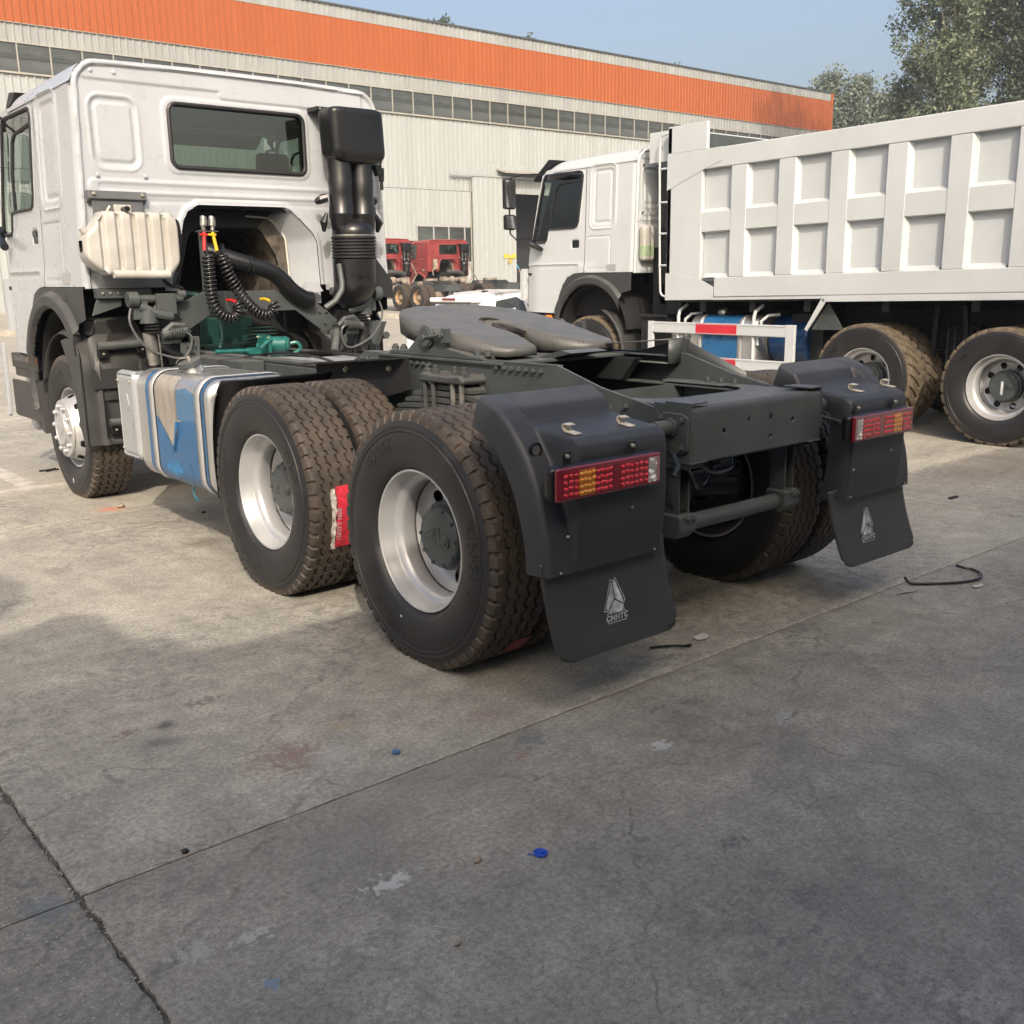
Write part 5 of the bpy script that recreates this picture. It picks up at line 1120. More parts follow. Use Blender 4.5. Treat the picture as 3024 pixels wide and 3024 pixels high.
# grey riveted cover ahead of the tank
def csd(y, z): return sd_rr(y, z, 3.235, .745, .155, .285, .05)
b = sheet(np.arange(3.06,3.42,.01), np.arange(.44,1.05,.01), lambda Y, Z: (-1.205+.012*ridge(csd(Y,Z)+.03,.012)*1.0-.0*Y+.03*(1-np.clip(-csd(Y,Z)/.012,0,1)), Y, Z), csd)
cv = obj('step_cover', b, M['galv'], TR, 50)
b = MB(); b.box(-1.17,-.70,3.10,3.37,.47,1.01); obj('battery_box', b, M['galv'], TR, bevel=.02)
for yy, zz in ((3.345,.965),(3.345,.525),(3.14,.965)): bolt(cv, (-1.207, yy, zz), 'x', -1, .6, M['zinc'])
me = text_mesh('CNHTC', .045, .0006)
for v in me.vertices: v.co = (-1.2065-v.co.z, 3.16+v.co.y, .66+v.co.x)
obj('cover_lettering', me, M['galv'], cv, smooth_deg=None)
b = MB(); b.prism([(3.22+.9*p[0]*.9, .83+p[1]*.9) for p in [(-.045,-.052),(.045,-.052),(.045,-.030),(.034,-.030),(.040,-.018),(.008,.058),(0,.045),(-.008,.058),(-.040,-.018),(-.034,-.030),(-.045,-.030)]], 'x', -1.2095, -1.2055); obj('cover_emblem', b, M['galv'], cv)
# front wheel mudguard: rear half, ribbed rear face, side lip
YA, ZA = 4.586, .55
def fg(s, x0=-1.245, x1=-.70):
    # rear panel of the guard, seen from behind
    def fn(X, Z):
        y = 3.985+.00*Z+.12*np.maximum(0, (Z-.95)/.25)**2
        ri = .020*(1-ss(.03,.05,np.abs(np.abs(X)-1.09)-.0))*0
        ins = -.030*(1-ss(-.03, 0, sd_rr(np.abs(X), Z, .965, .83, .15, .36, .04)))*-1
        rib = -.022*(ridge(np.abs(X)-1.10-.12*(.75-Z)*0, .05)+ridge(np.abs(X)-.83, .05))
        edge = .045*(1-ss(0,.03,1.245-np.abs(X)))
        return s*np.abs(X), y+ins+rib*ss(1.25,1.15,Z)+edge, Z
    lo = lambda X: .45
    sdf = lambda X, Z: sd_poly(X, Z, [(1.245,.455),(1.215,.455),(.97,.45),(.70,.47),(.70,1.20),(1.245,1.175)] )
    obj('front_mudguard', sheet(np.arange(.69,1.2501,.012), np.arange(.44,1.21,.012), fn, sdf, flip=s < 0), M['fender'], TR, 50)
    # side lip following the wheel
    pts = [(3.985,.455),(4.04,.455),(4.10,.60),(4.13,.80),(4.19,.98),(4.30,1.13),(4.34,1.18),(4.22,1.20),(4.05,1.19),(3.985,1.10)]
    b = MB(); b.prism(pts, 'x', s*1.235, s*1.247); obj('mudguard_lip', b, M['fender'], TR, bevel=.004)
    # top half: arch over the wheel under the cab
    b = MB(); A = [R(a) for a in range(20, 168, 8)]; P = [(YA+.62*math.cos(a), .56+.66*math.sin(a)) for a in A]+[(3.99,1.20)]; k = len(P)
    b.add([(s*1.17,y,z) for y,z in P]+[(s*1.12,y,z+.03) for y,z in P]+[(s*.66,y,z+.03) for y,z in P], [(i+j*k,i+1+j*k,i+1+k+j*k,i+k+j*k) for i in range(k-1) for j in (0,1)]); obj('wheel_arch_liner', b, M['fender'], TR, 50, solid=.006)
    b = MB(); b.prism([(s*.76,1.2),(s*1.15,1.215),(s*1.10,1.33),(s*.83,1.345)], 'y', 4.02, 4.6); obj('guard_hump', b, M['fender'], TR, bevel=.02)
for s in (-1, 1): fg(s)
for xx, zz in ((-1.087,1.100),(-.812,1.118),(-1.052,.566)):
    b = MB(); b.box(xx-.036,xx+.036,3.935,3.972,zz-.036,zz+.036); obj('guard_bracket', b, M['gloss'], TR, bevel=.010); bolt(TR, (xx, 3.934, zz-.005), 'y', -1, .6, M['zinc'])
b = MB(); b.tube([(-1.12,3.945,1.145),(-.80,3.93,1.158),(-.72,3.90,1.150),(-.60,3.78,1.075),(-.48,3.66,1.0),(-.44,3.62,.97)], .030, 14); obj('guard_tube', b, F, TR)
b = MB(); b.tube([(-1.09,3.945,.612),(-.90,3.94,.612),(-.5,3.93,.612)], .028, 14); obj('guard_tube', b, F, TR)
# guard ahead of the middle wheels, seen from its wheel side
b = MB(); P = [(1.955,.40),(1.975,.60),(1.955,.80),(1.895,.96),(1.80,1.06),(1.66,1.115),(1.40,1.135),(1.05,1.155)]; P2 = smooth(P, 4)
k = len(P2); b.add([(-1.21,y-.035,z) for y,z in P2[:14]]+[(-1.195,y,z) for y,z in P2[:14]], [(i,i+1,i+15,i+14) for i in range(13)])
k = len(P2[:17]); b.add([(-1.195,y,z) for y,z in P2[:17]]+[(-.50,y,z) for y,z in P2[:17]], [(i,i+1,i+1+k,i+k) for i in range(k-1)]); obj('middle_mudguard', b, M['gloss'], TR, 50, solid=.008)
b = MB(); b.prism([(1.99,.50),(1.98,1.095),(1.05,1.172),(1.02,1.16),(1.0,1.02),(1.5,.90)], 'x', -.520, -.508); b.prism([(1.99,1.095),(1.05,1.172),(1.05,1.180),(1.99,1.105)], 'x', -.60, -.505); obj('guard_liner', b, M['black'], TR)
for yy, zz in ((1.62,1.085),(1.18,1.115)): bolt(TR, (-.524, yy, zz), 'x', -1, 1.2, M['zinc'])
for xx, zz in ((-1.02,1.02),(-1.04,.84),(-1.05,.66)): bolt(TR, (xx, 1.93-(zz-.7)*.1, zz), 'y', -1, 1.0, M['zinc'])
b = MB(); b.box(-1.14,-1.11,1.895,1.905,.47,.60); obj('hinge_strap', b, mat('yellow_zinc', (.35,.30,.12), .4, metal=.6), TR)
# open battery tray on the rail
b = MB(); b.box(-.60,-.585,2.80,4.30,.985,1.06); b.box(-.60,-.445,2.80,4.30,1.0601,1.068)
for yy in (2.80,3.05,3.32,3.58,4.28): b.box(-.585,-.445,yy,yy+.02,.93,1.06)
b.box(-.585,-.445,2.8,4.3,.925,.93); obj('side_tray', b, F, TR, bevel=.002)
b = MB(); b.tube([(-.50,4.3,1.075),(-.46,3.9,1.072),(-.41,3.4,1.064),(-.40,2.6,1.068),(-.41,1.9,1.075)], .022, 10); obj('air_pipe', b, F, TR)
b = MB(); b.tube(smooth([(-.32,3.3,1.06),(-.28,2.9,1.10),(-.25,2.5,1.10),(-.26,2.1,1.06)]), .010, 6); b.tube(smooth([(.05,3.4,1.06),(.1,2.9,1.085),(.2,2.3,1.06)]), .012, 6); obj('cable_run', b, M['coil'], TR)
# ---- behind the cab
b = MB(); XM = [(-.66,1.38),(-.60,1.49),(-.40,1.535),(.34,1.535),(.66,1.38),(.56,1.22),(.33,1.40),(-.33,1.40),(-.56,1.24)]
b.prism([(-.82,1.335),(-.42,1.505),(.36,1.505),(.66,1.27),(.58,1.155),(.55,1.17),(.30,1.355),(-.36,1.355),(-.62,1.20)], 'y', 3.72, 3.735); obj('rear_cab_crossmember', b, F, TR, bevel=.003)
for xx, zz in ((-.70,1.335),(-.61,1.335),(.50,1.335),(.56,1.335),(.54,1.25),(.43,1.42),(.43,1.38)): bolt(TR, (xx, 3.718, zz), 'y', -1, .9)
for s in (-1, 1):
    b = MB(); b.cyl((s*.60,3.66,1.465),(s*.98,3.66,1.465),.028,n=14); b.cyl((s*.93,3.62,1.465),(s*1.0,3.62,1.465),.052,n=18); b.box(s*.66,s*.80,3.62,3.66,1.36,1.50); b.box(s*.86,s*.96,3.62,3.68,1.33,1.45); b.cyl((s*.86,3.64,1.30),(s*.86,3.64,1.40),.06,n=18); b.cyl((s*.58,3.66,1.49),(s*.64,3.66,1.49),.03,n=12); b.tube([(s*.92,3.62,1.42),(s*.80,3.60,1.36),(s*.70,3.62,1.34)], .03, 8); obj('cab_mount', b, F, TR, bevel=.006)
    for z in (1.24,1.262,1.284,1.306): 
        b = MB(); b.lathe([(-.008,.045),(0,.058),(.008,.045)], o=(s*.84,3.64,z), axis='z', n=18); obj('air_spring_fold', b, FD, TR)
    b = MB(); b.cyl((s*.84,3.66,1.02),(s*.86,3.66,1.24),.040,.045,14); b.cyl((s*.78,3.68,1.0),(s*.80,3.66,1.42),.008,n=6); obj('cab_damper', b, M['steel'] if s < 0 else FD, TR)
    b = MB(); b.box(s*.60,s*.78,3.60,3.70,1.16,1.24); b.cyl((s*.62,3.58,1.25),(s*.80,3.58,1.22),.030,n=10); b.tube([(s*.78,3.6,1.24),(s*.72,3.58,1.29),(s*.64,3.58,1.28),(s*.60,3.6,1.23)], .022, 8)
    for q in range(6): b.lathe([(-.004,.030),(0,.042),(.004,.030)], o=(s*(.66+.018*q),3.57,1.235), axis='x', n=12)
    obj('levelling_valve', b, F, TR, bevel=.004)
    pts = [(.525,1.20),(.66,1.215),(.67,1.10),(.60,1.03),(.53,1.03)]
    b = MB(); b.prism([(s*x, z) for x, z in pts], 'y', 3.60, 3.612); obj('hanger_plate', b, F, TR, bevel=.004)
    for xx, zz, r in ((.585,1.17,.020),(.585,1.075,.020),(.62,1.125,.009),(.56,1.12,.009),(.63,1.16,.008)):
        b = MB(); b.cyl((s*xx,3.5975,zz),(s*xx,3.600,zz),r,n=14); obj('plate_hole', b, M['black'], TR, smooth_deg=None)
    b = MB(); b.tube(smooth([(s*.98,3.62,1.42),(s*1.0,3.6,1.30),(s*.90,3.6,1.14),(s*.70,3.58,1.06),(s*.62,3.58,1.10),(s*.60,3.56,1.20),(s*.66,3.56,1.25)]), .008, 6); obj('air_hose', b, M['greyplastic'], TR)
# right guard pieces behind the intake
b = MB(); b.tube([(.46,3.45,1.04),(.58,3.60,1.17),(.66,3.72,1.215),(.74,3.78,1.22),(1.08,3.80,1.22)], .030, 12); obj('guard_tube', b, F, TR)
b = MB(); b.prism([(.90,1.24),(1.12,1.24),(1.04,1.06),(.98,1.06)], 'y', 3.72, 3.735); b.cyl((1.10,3.70,1.13),(1.10,3.78,1.13),.030,n=12); obj('tube_gusset', b, F, TR, bevel=.003)
b = MB(); b.box(1.02,1.10,4.3,6.0,.9,1.6); obj('far_step_column', b, M['black'], TR)
# engine, seen through the frame
b = MB(); b.box(-.30,.30,4.05,5.0,.60,1.10); b.box(-.22,.22,4.3,5.4,.8,1.30); b.tube([(-.8,3.95,1.50),(-.5,3.93,1.495),(-.38,3.9,1.47)], .03, 10); b.cyl((-.05,3.5,1.02),(-.05,3.5,1.10),.14,n=24); en = obj('engine', b, M['teal'], TR, bevel=.012)
b = MB()
for q in range(6): b.lathe([(-.006,.105),(0,.125),(.006,.105)], o=(.12,3.95,1.10+.026*q), axis='z', n=24)
obj('bellows', b, M['teal'], en); b = MB(); b.tube(smooth([(-.28,3.8,1.28),(-.29,3.76,1.18),(-.33,3.72,1.10)]), .012, 6); obj('dipstick_tube', b, M['teal'], en)
b = MB(); b.cyl((-.25,3.10,1.150),(-.155,3.02,1.150),.054,n=24); b.cyl((-.155,3.02,1.150),(-.140,3.008,1.150),.050,.040,24); b.tube(smooth([(-.140,3.00,1.155),(-.10,2.98,1.16),(-.075,2.98,1.12),(-.12,3.0,1.085)]), .013, 8)
b.box(-.285,-.265,3.03,3.20,1.07,1.215); obj('air_dryer', b, M['tealb'], TR, bevel=.004)
b = MB(); b.tube([(-.66,3.05,1.125),(-.45,3.05,1.12),(-.38,3.04,1.12)], .014, 8); b.tube(smooth([(-.42,3.04,1.11),(-.36,3.02,1.13),(-.30,3.03,1.17),(-.26,3.04,1.19)]), .013, 8); b.box(-.44,-.36,3.0,3.06,1.10,1.14); b.cyl((-.38,3.0,1.14),(-.38,3.0,1.17),.012,n=8); obj('coolant_pipe', b, M['tealb'], TR)
for yy, zz in ((3.02,1.20),(3.18,1.20),(3.02,1.08)): bolt(TR, (-.287, yy, zz), 'x', -1, .6, M['zinc'])
# intake trunk crossing the tunnel
b = MB(); b.tube(smooth([(-.36,3.80,1.80),(-.28,3.76,1.765),(-.10,3.70,1.70),(.06,3.68,1.655),(.16,3.68,1.60),(.26,3.68,1.50),(.36,3.68,1.44),(.42,3.68,1.43)]), .062, 18)
for x, z in ((-.09,1.695),(-.06,1.685),(-.30,1.775)): b.tube([(x,3.69,z),(x+.018,3.688,z-.006)], .070, 18)
obj('charge_pipe', b, M['gloss'], TR)
# post with the two air couplings and their coiled hoses
b = MB(); b.box(-.492,-.448,3.52,3.56,1.50,1.92); b.box(-.53,-.40,3.44,3.52,1.905,1.912); obj('coupling_post', b, F, TR)
for i, (x, mk) in enumerate(((-.497,'redp'),(-.437,'yelp'))):
    b = MB(); b.cyl((x,3.45,1.915),(x+.012*(i-.5),3.45,1.95),.013,n=10); b.cyl((x,3.45,1.945),(x+.006,3.45,1.985),.024,n=14); b.cyl((x,3.45,1.985),(x+.006,3.45,2.005),.021,n=14); obj('air_coupling', b, M['steel'], TR)
    b = MB(); b.tube([(x,3.45,1.905),(x+.012*(-1 if i==0 else 1.5),3.44,1.78)], .012, 8); b.box(x-.035,x+.02,3.435,3.45,1.88,1.893); obj('hose_sleeve', b, M[mk], TR)
    b = MB(); b.tube([(x-.012 if i==0 else x+.018,3.44,1.78),(-.49 if i==0 else -.40,3.44,1.73)], .007, 6); obj('hose_end', b, M['coil'], TR)
def coil(path, turns, r, parent):
    P = np.array(smooth(path, 24)); n = turns*14; seg = np.concatenate([[0], np.cumsum(np.linalg.norm(np.diff(P, axis=0), axis=1))]); out = []
    for i in range(n+1):
        s = seg[-1]*i/n; p = np.array([np.interp(s, seg, P[:,c]) for c in range(3)]); q = np.array([np.interp(min(seg[-1], s+.01), seg, P[:,c]) for c in range(3)])-np.array([np.interp(max(0, s-.01), seg, P[:,c]) for c in range(3)])
        t = q/np.linalg.norm(q); a = np.array([0,1,0]); a = a-t*(a@t); a /= np.linalg.norm(a); b_ = np.cross(t, a); th = 2*PI*turns*i/n
        out.append(p+r*(a*math.cos(th)+b_*math.sin(th)))
    mb = MB(); mb.tube(out, .0082, 7); return obj('coiled_hose', mb, M['coil'], parent, 60)
coil([(-.487,3.44,1.755),(-.486,3.44,1.62),(-.485,3.44,1.50),(-.462,3.44,1.40),(-.40,3.44,1.335),(-.33,3.44,1.325),(-.285,3.44,1.375),(-.292,3.46,1.425)], 24, .037, TR)
coil([(-.385,3.44,1.745),(-.350,3.44,1.63),(-.285,3.44,1.51),(-.215,3.44,1.415),(-.14,3.44,1.350),(-.07,3.44,1.335),(-.018,3.44,1.375),(-.022,3.46,1.42)], 24, .037, TR)
for x, mk in ((-.305,'redp'),(-.045,'yelp')):
    b = MB(); b.tube([(x+.010,3.465,1.432),(x-.004,3.50,1.446),(x-.02,3.55,1.446)], .0105, 8); obj('hose_fitting', b, M[mk], TR)
# expansion tank and its bracket
b = MB(); b.prism([(3.79,2.175),(3.74,2.17),(3.735,2.12),(3.79,2.09)], 'x', -1.145, -.755); b.box(-1.12,-.78,3.755,3.765,1.80,2.12); obj('tank_bracket', b, M['greyplastic'], TR, bevel=.008)
for xx in (-1.11,-.79): bolt(TR, (xx, 3.736, 2.15), 'y', -1, .9, M['zinc'])
segs = [(-1.262,-1.150,1.905,1.720),(-1.145,-1.045,2.020,1.655),(-1.035,-.945,2.030,1.655),(-.935,-.845,2.030,1.650),(-.835,-.745,2.030,1.655),(-.735,-.655,2.020,1.670)]
def tsil(x):
    return np.interp(x, [-1.262,-1.20,-1.13,-.70,-.655,-.628], [1.875,1.925,2.03,2.03,2.0,1.93]), np.interp(x, [-1.262,-1.22,-1.13,-.70,-.64,-.628], [1.74,1.69,1.625,1.625,1.70,1.76])
def tfn(X, T):
    hi, lo = tsil(X); hi = hi-.0; mid = (hi+lo)/2; hz = (hi-lo)/2; c, s_ = np.cos(T), np.sin(T)
    e = 9.0; rr = (np.abs(c)**e+np.abs(s_)**e)**(-1/e)
    q = np.minimum(np.clip((X+1.262)/.03, 0, 1), np.clip((-.628-X)/.03, 0, 1)); q = np.sqrt(np.maximum(1-(1-q)**2, .0))
    gro = 0
    for gx in (-1.145,-1.038,-.938,-.838,-.738): gro = gro+ridge(X-gx, .024)**.7
    hy = .095*(.35+.65*q)-.030*gro*(np.abs(s_*rr) < .9)
    return X, 3.625-hy*c*rr, mid+(hz-.010*gro)*s_*rr*(.55+.45*q)
et = obj('expansion_tank', sheet(np.concatenate([np.linspace(-1.262,-1.225,7), np.linspace(-1.22,-.665,95), np.linspace(-.66,-.628,7)]), np.linspace(0, 2*PI, 61), tfn, flip=True), M['poly'], TR, 60)
b = MB(); b.cyl((-1.235,3.60,1.895),(-1.262,3.60,1.93),.022,n=14); b.tube([(-1.10,3.54,1.63),(-.72,3.54,1.625)], .028, 12); b.box(-1.03,-.92,3.60,3.63,2.02,2.075); b.sphere((-.662,3.57,1.745),.028,12,8); b.sphere((-.70,3.57,2.0),.035,12,8,(1.3,1,1)); obj('tank_boss', b, M['poly'], et, bevel=.006)
b = MB(); b.cyl((-.975,3.52,2.045),(-.975,3.60,2.045),.017,n=14); obj('tank_screw', b, M['gloss'], et)
b = MB(); b.tube([(-1.12,3.58,1.985),(-1.09,3.56,2.035),(-1.075,3.56,2.06)], .010, 8); obj('filler_key', b, M['zinc'], et)
b = MB(); b.tube(smooth([(-.64,3.60,1.98),(-.615,3.60,1.97),(-.605,3.60,1.85),(-.615,3.62,1.70),(-.65,3.66,1.57),(-.60,3.66,1.535),(-.58,3.68,1.53)]), .011, 8); b.tube(smooth([(-.755,3.60,1.62),(-.73,3.62,1.58),(-.68,3.64,1.55),(-.62,3.66,1.54)]), .013, 8); obj('coolant_hose', b, M['coil'], TR)
b = MB(); b.box(-1.16,-.80,3.70,3.79,1.475,1.535); b.prism([(-1.16,1.47),(-.99,1.47),(-1.0,1.42),(-1.2,1.36)], 'y', 3.74, 3.75); obj('mount_bracket', b, F, TR, bevel=.003)
for xx in (-1.13,-1.08,-1.03): bolt(TR, (xx, 3.698, 1.51), 'y', -1, .6, M['zinc'])
b = MB(); b.box(-.66,-.585,3.74,3.80,1.515,1.555); obj('cab_foot', b, W, TR); b = MB(); b.box(.62,.70,3.74,3.80,1.50,1.55); obj('cab_foot', b, W, TR); b = MB(); b.prism([(.36,1.47),(.55,1.49),(.50,1.56),(.42,1.56)], 'y', 3.72, 3.78); obj('cab_foot', b, W, TR)
# tall air intake on the right rear corner
b = MB(); g = []; k = 24
pf = [(-.005,2.815),(.0,2.83)]
def bx(X, T):
    c, s_ = np.cos(T), np.sin(T); e = 6; rr = (np.abs(c)**e+np.abs(s_)**e)**(-1/e)
    q = np.clip(X, 0, 1)
    hx = .226; cxs = .752; hy = .125
    z = 2.805-.385*q; k1 = np.sqrt(np.maximum(0, 1-(1-np.clip(q/.10, 0, 1))**2)); k2 = np.sqrt(np.maximum(0, 1-(1-np.clip((1-q)/.22, 0, 1))**2))
    kk = np.minimum(.80+.20*k1, .62+.38*k2)
    return cxs+.012+hx*c*rr*kk+.02*q, 3.56+hy*s_*rr*kk, z+0*T
box = obj('intake_snorkel', sheet(np.concatenate([np.linspace(0,.1,8), np.linspace(.12,.78,16), np.linspace(.8,1,10)]), np.linspace(0, 2*PI, 73), bx), M['gloss'], TR, 50)
b = MB(); kk = [(math.cos(t), math.sin(t)) for t in np.linspace(0, 2*PI, 40)[:-1]]; 
P = [bx(np.array(0.0), np.array(t)) for t in np.linspace(0, 2*PI, 40)[:-1]]; b.add([(float(p[0]), float(p[1]), float(p[2])) for p in P], [tuple(range(39))]); P = [bx(np.array(1.0), np.array(t)) for t in np.linspace(0, 2*PI, 40)[:-1]]; b.add([(float(p[0]), float(p[1]), float(p[2])) for p in P], [tuple(range(39))]); obj('snorkel_cap', b, M['gloss'], box, 50)
b = MB(); b.box(.54,.90,3.66,3.80,2.795,2.825); b.tube([(1.005,3.56,2.78),(1.03,3.56,2.70),(1.035,3.56,2.48),(1.0,3.56,2.40)], .010, 6); obj('snorkel_seam', b, M['gloss'], box, bevel=.004)
for q in range(6): bolt(box, (.57+.06*q, 3.66, 2.81), 'y', -1, .5, M['zinc'])
for cx, r in ((.657,.090),(.843,.090)):
    b = MB(); b.lathe([(2.50,r*.92),(2.44,r*1.0),(2.32,r*.94),(2.30,r*1.0),(2.20,r*.97),(2.06,r*.99),(2.055,r*1.03),(2.045,r*1.0),(1.99,r*.99),(1.95,r*.93),(1.93,r*.80),(1.92,r*.5)], o=(cx,3.57,0), axis='z', n=30); obj('snorkel_tube', b, M['gloss'], box)
b = MB(); b.lathe([(2.03,.02),(2.01,.10),(1.965,.150),(1.93,.159),(1.90,.158)], o=(.750,3.57,0), axis='z', n=34); obj('snorkel_collar', b, M['gloss'], box)
b = MB(); b.lathe([(1.905,.160),(1.905,.1655),(1.893,.1655),(1.893,.160)], o=(.75,3.57,0), axis='z', n=34); obj('hose_clamp', b, M['steel'], box)
b = MB(); pr = []; z = 1.893
for q in range(7): pr += [(z,.158),(z-.006,.172),(z-.014,.172),(z-.020,.158)]; z -= .024
b.lathe(pr, o=(.75,3.57,0), axis='z', n=36); obj('rubber_bellows', b, M['rubber'], box)
def elb(S, T):
    s = np.clip(S, 0, 1); z = 1.725-.36*s; low = np.clip((s-.55)/.45, 0, 1); r = .165*np.sqrt(np.maximum(1-low**2.2, .0004))
    return .745+r*np.cos(T)-.02*low, 3.57+r*.95*np.sin(T)+.06*low, z+0*T
eb = obj('intake_elbow', sheet(np.linspace(0,1,40), np.linspace(0,2*PI,49), elb), M['gloss'], box, 60)
b = MB(); b.prism([(.93,2.42),(.99,2.42),(.985,2.37),(.975,2.34),(.955,2.34),(.945,2.37)], 'y', 3.50, 3.56); b.cyl((1.0,3.53,2.40),(1.0,3.53,2.30),.024,.020,12); b.cyl((1.0,3.53,2.30),(1.0,3.53,2.24),.012,.014,8); obj('drain_valve', b, M['gloss'], box, bevel=.004)
for s in (-1, 1):
    b = MB(); b.tube([(.75+s*.19,3.60,2.175),(.75+s*.225,3.62,2.165),(.75+s*.235,3.68,2.15)], [.028,.034,.026], 8); b.tube([(.75+s*.215,3.58,2.06),(.75+s*.245,3.58,1.995),(.75+s*.235,3.60,1.93)], [.012,.030,.014], 8); b.tube([(.75+s*.19,3.56,2.12),(.75+s*.20,3.56,2.02)], .010, 6); obj('snorkel_latch', b, M['gloss'], box)
me = text_mesh('CNHTC', .03, .0008)
for v in me.vertices: v.co = (.735+v.co.x, 3.405-v.co.z, 1.60+v.co.y)
obj('elbow_lettering', me, M['gloss'], box, smooth_deg=None)
b = MB(); b.tube([(.57,3.50,1.69),(.575,3.48,1.56),(.56,3.46,1.50),(.50,3.46,1.42),(.42,3.48,1.37)], .022, 10); obj('elbow_stay', b, F, TR)
b = MB(); b.prism([(1.0,1.80),(1.20,1.56),(1.20,1.42),(1.05,1.45)], 'y', 3.74, 3.78); obj('corner_bracket', b, FD, TR)

# ---------------------------------------------------------------- white dump truck on the right
DT = thing('dump_truck', 'white dump truck with ribbed tipping body parked beyond the tractor unit', 'truck', (7.02, .88, 0))
def repaint(o, src, dst):
    for sl_ in o.material_slots:
        if sl_.material == src: sl_.link = 'OBJECT'; sl_.material = dst
    for c in o.children: repaint(c, src, dst)
c = tree_copy(CAB, DT); c.location = (0, .73, .06); DCAB = c
for s in (-1, 1):
    b = MB(); b.sphere((s*1.26,YB+1.28,2.77), .105, 12, 8, (.35,2.1,.36)); obj('visor_mirror', b, M['gloss'], DCAB)
def tilt_z(Y): return (3.45-Y)*.0165      # the body rides slightly nose-down (Y local)
W2 = M['white2']
def DB(name, mb, m, parent=DT, **k):
    mb.v = [(x, y, z+tilt_z(y)) for x, y, z in mb.v]; return obj(name, mb, m, parent, **k)
XO = -1.27; YR = -1.95; YFm = 3.96
b = MB(); b.box(XO, XO+.05, YR, 3.46, 2.705, 2.915); DB('top_rail', b, W2, bevel=.012, seg=3)
b = MB(); b.box(XO, XO+.05, YR, 3.25, 1.318, 1.535); DB('bottom_rail', b, W2, bevel=.010)
b = MB(); b.box(XO+.066, XO+.075, YR, 3.50, 1.50, 2.72); DB('side_panel', b, W2)
b = MB(); b.prism([(3.455,1.535),(3.475,1.30),(YFm,1.30),(YFm,2.915),(3.455,2.915)], 'x', XO, XO+.06); DB('front_post', b, W2, bevel=.006)
b = MB(); b.prism([(3.18,2.917),(3.18,2.775),(3.46,2.695),(YFm+.004,2.52),(YFm+.004,2.917)], 'x', XO-.005, XO-.0005); DB('corner_gusset', b, W2, bevel=.0015)
b = MB(); b.prism([(YFm+.004,1.289),(3.25,1.289),(3.25,1.43),(3.47,1.53),(YFm+.004,1.60)], 'x', XO-.005, XO-.0005); DB('corner_gusset', b, W2, bevel=.0015)
ribs = [3.05-.6125*k for k in range(9)]
for k, y1 in enumerate(ribs):
    y0 = y1-.203; b = MB(); n_ = [(XO+.002, y0+.002),(XO+.002, y1-.002),(XO+.067, y1+.036),(XO+.067, y0-.036)]
    b.prism(n_, 'z', 1.536, 2.704); DB('rib', b, W2, bevel=.004)
bays = [(3.455, 3.05)]+[(ribs[k]-.203, ribs[k+1]) for k in range(8)]
for ya, yb in bays:
    for z0, z1, nm in ((2.035,2.245,'mid_rail'),):
        b = MB(); b.prism([(XO+.006,z0),(XO+.006,z1),(XO+.067,z1+.040),(XO+.067,z0-.012)], 'y', yb+.002, ya-.002); DB(nm, b, W2, bevel=.003)
    b = MB(); b.prism([(XO+.010,1.534),(XO+.067,1.580),(XO+.067,1.534)], 'y', yb+.03, ya-.03); DB('panel_ledge', b, W2)
b = MB(); b.box(XO+.01,-XO-.01,YR,YFm,1.285,1.315); DB('bed_floor', b, W2)
b = MB(); b.box(-XO-.05,-XO,YR,YFm,1.30,2.80); DB('far_side_wall', b, W2)
b = MB(); b.box(XO+.0,-XO,YR-.06,YR,1.3,2.9); DB('tailgate', b, W2, bevel=.01)
b = MB(); b.box(XO+.051,-XO-.051,YFm-.075,YFm-.0605,1.32,3.185); DB('front_board_lining', b, M['frame'])
b = MB(); b.box(XO,-XO,YFm-.06,YFm,1.30,3.20); b.box(XO,XO+.05,3.40,YFm,2.918,3.21); b.box(-XO-.05,-XO,3.40,YFm,2.918,3.2); DB('headboard', b, W2, bevel=.006)
b = MB(); b.box(XO+.1,-XO,YFm,YFm+.38,2.86,3.20); DB('cab_shield', b, W2, bevel=.006)
b = MB(); b.tube(smooth([(XO+.01,YFm,3.135),(XO+.01,YFm+.06,3.13),(XO+.01,YFm+.13,3.04),(XO+.01,YFm+.125,2.4),(XO+.01,YFm+.10,1.50),(XO+.01,YFm+.08,1.36),(XO+.01,YFm+.03,1.325),(XO+.01,YFm-.01,1.325)], 6), .013, 8); lad = obj('ladder_rail', b, W2, DT)
for z in (2.76,2.39,2.04,1.68):
    b = MB(); b.tube([(XO+.01,YFm,z),(XO+.01,YFm+.122,z)], .012, 8); obj('ladder_rung', b, W2, DT)
b = MB(); b.box(XO-.006, XO+.02, YR, 1.84, 1.252, 1.312); DB('body_skirt', b, W2, bevel=.004)
b = MB(); b.prism([(1.84,1.305),(1.80,1.25),(2.005,.955),(2.035,.972)], 'x', XO-.006, XO+.015); DB('skirt_brace', b, W2, bevel=.003)
b = MB(); b.prism([(1.83,1.25),(2.02,.965),(1.64,.965)], 'x', XO+.10, XO+.11); DB('brace_gusset', b, M['frame'])
b = MB(); b.box(-1.2,1.2,YR,YFm,1.262,1.284); b.box(-.5,-.42,YR,5.2,.86,1.2); b.box(.42,.5,YR,5.2,.86,1.2)
for y in (-1.5,-.6,.3,1.2,2.1,2.8,3.5): b.box(-1.15,1.15,y-.04,y+.04,1.15,1.261)
b.box(-.42,.42,1.9,2.5,.5,1.1); b.box(-.9,-.5,2.05,2.45,.55,1.12); DB('underframe', b, FD, bevel=.005)
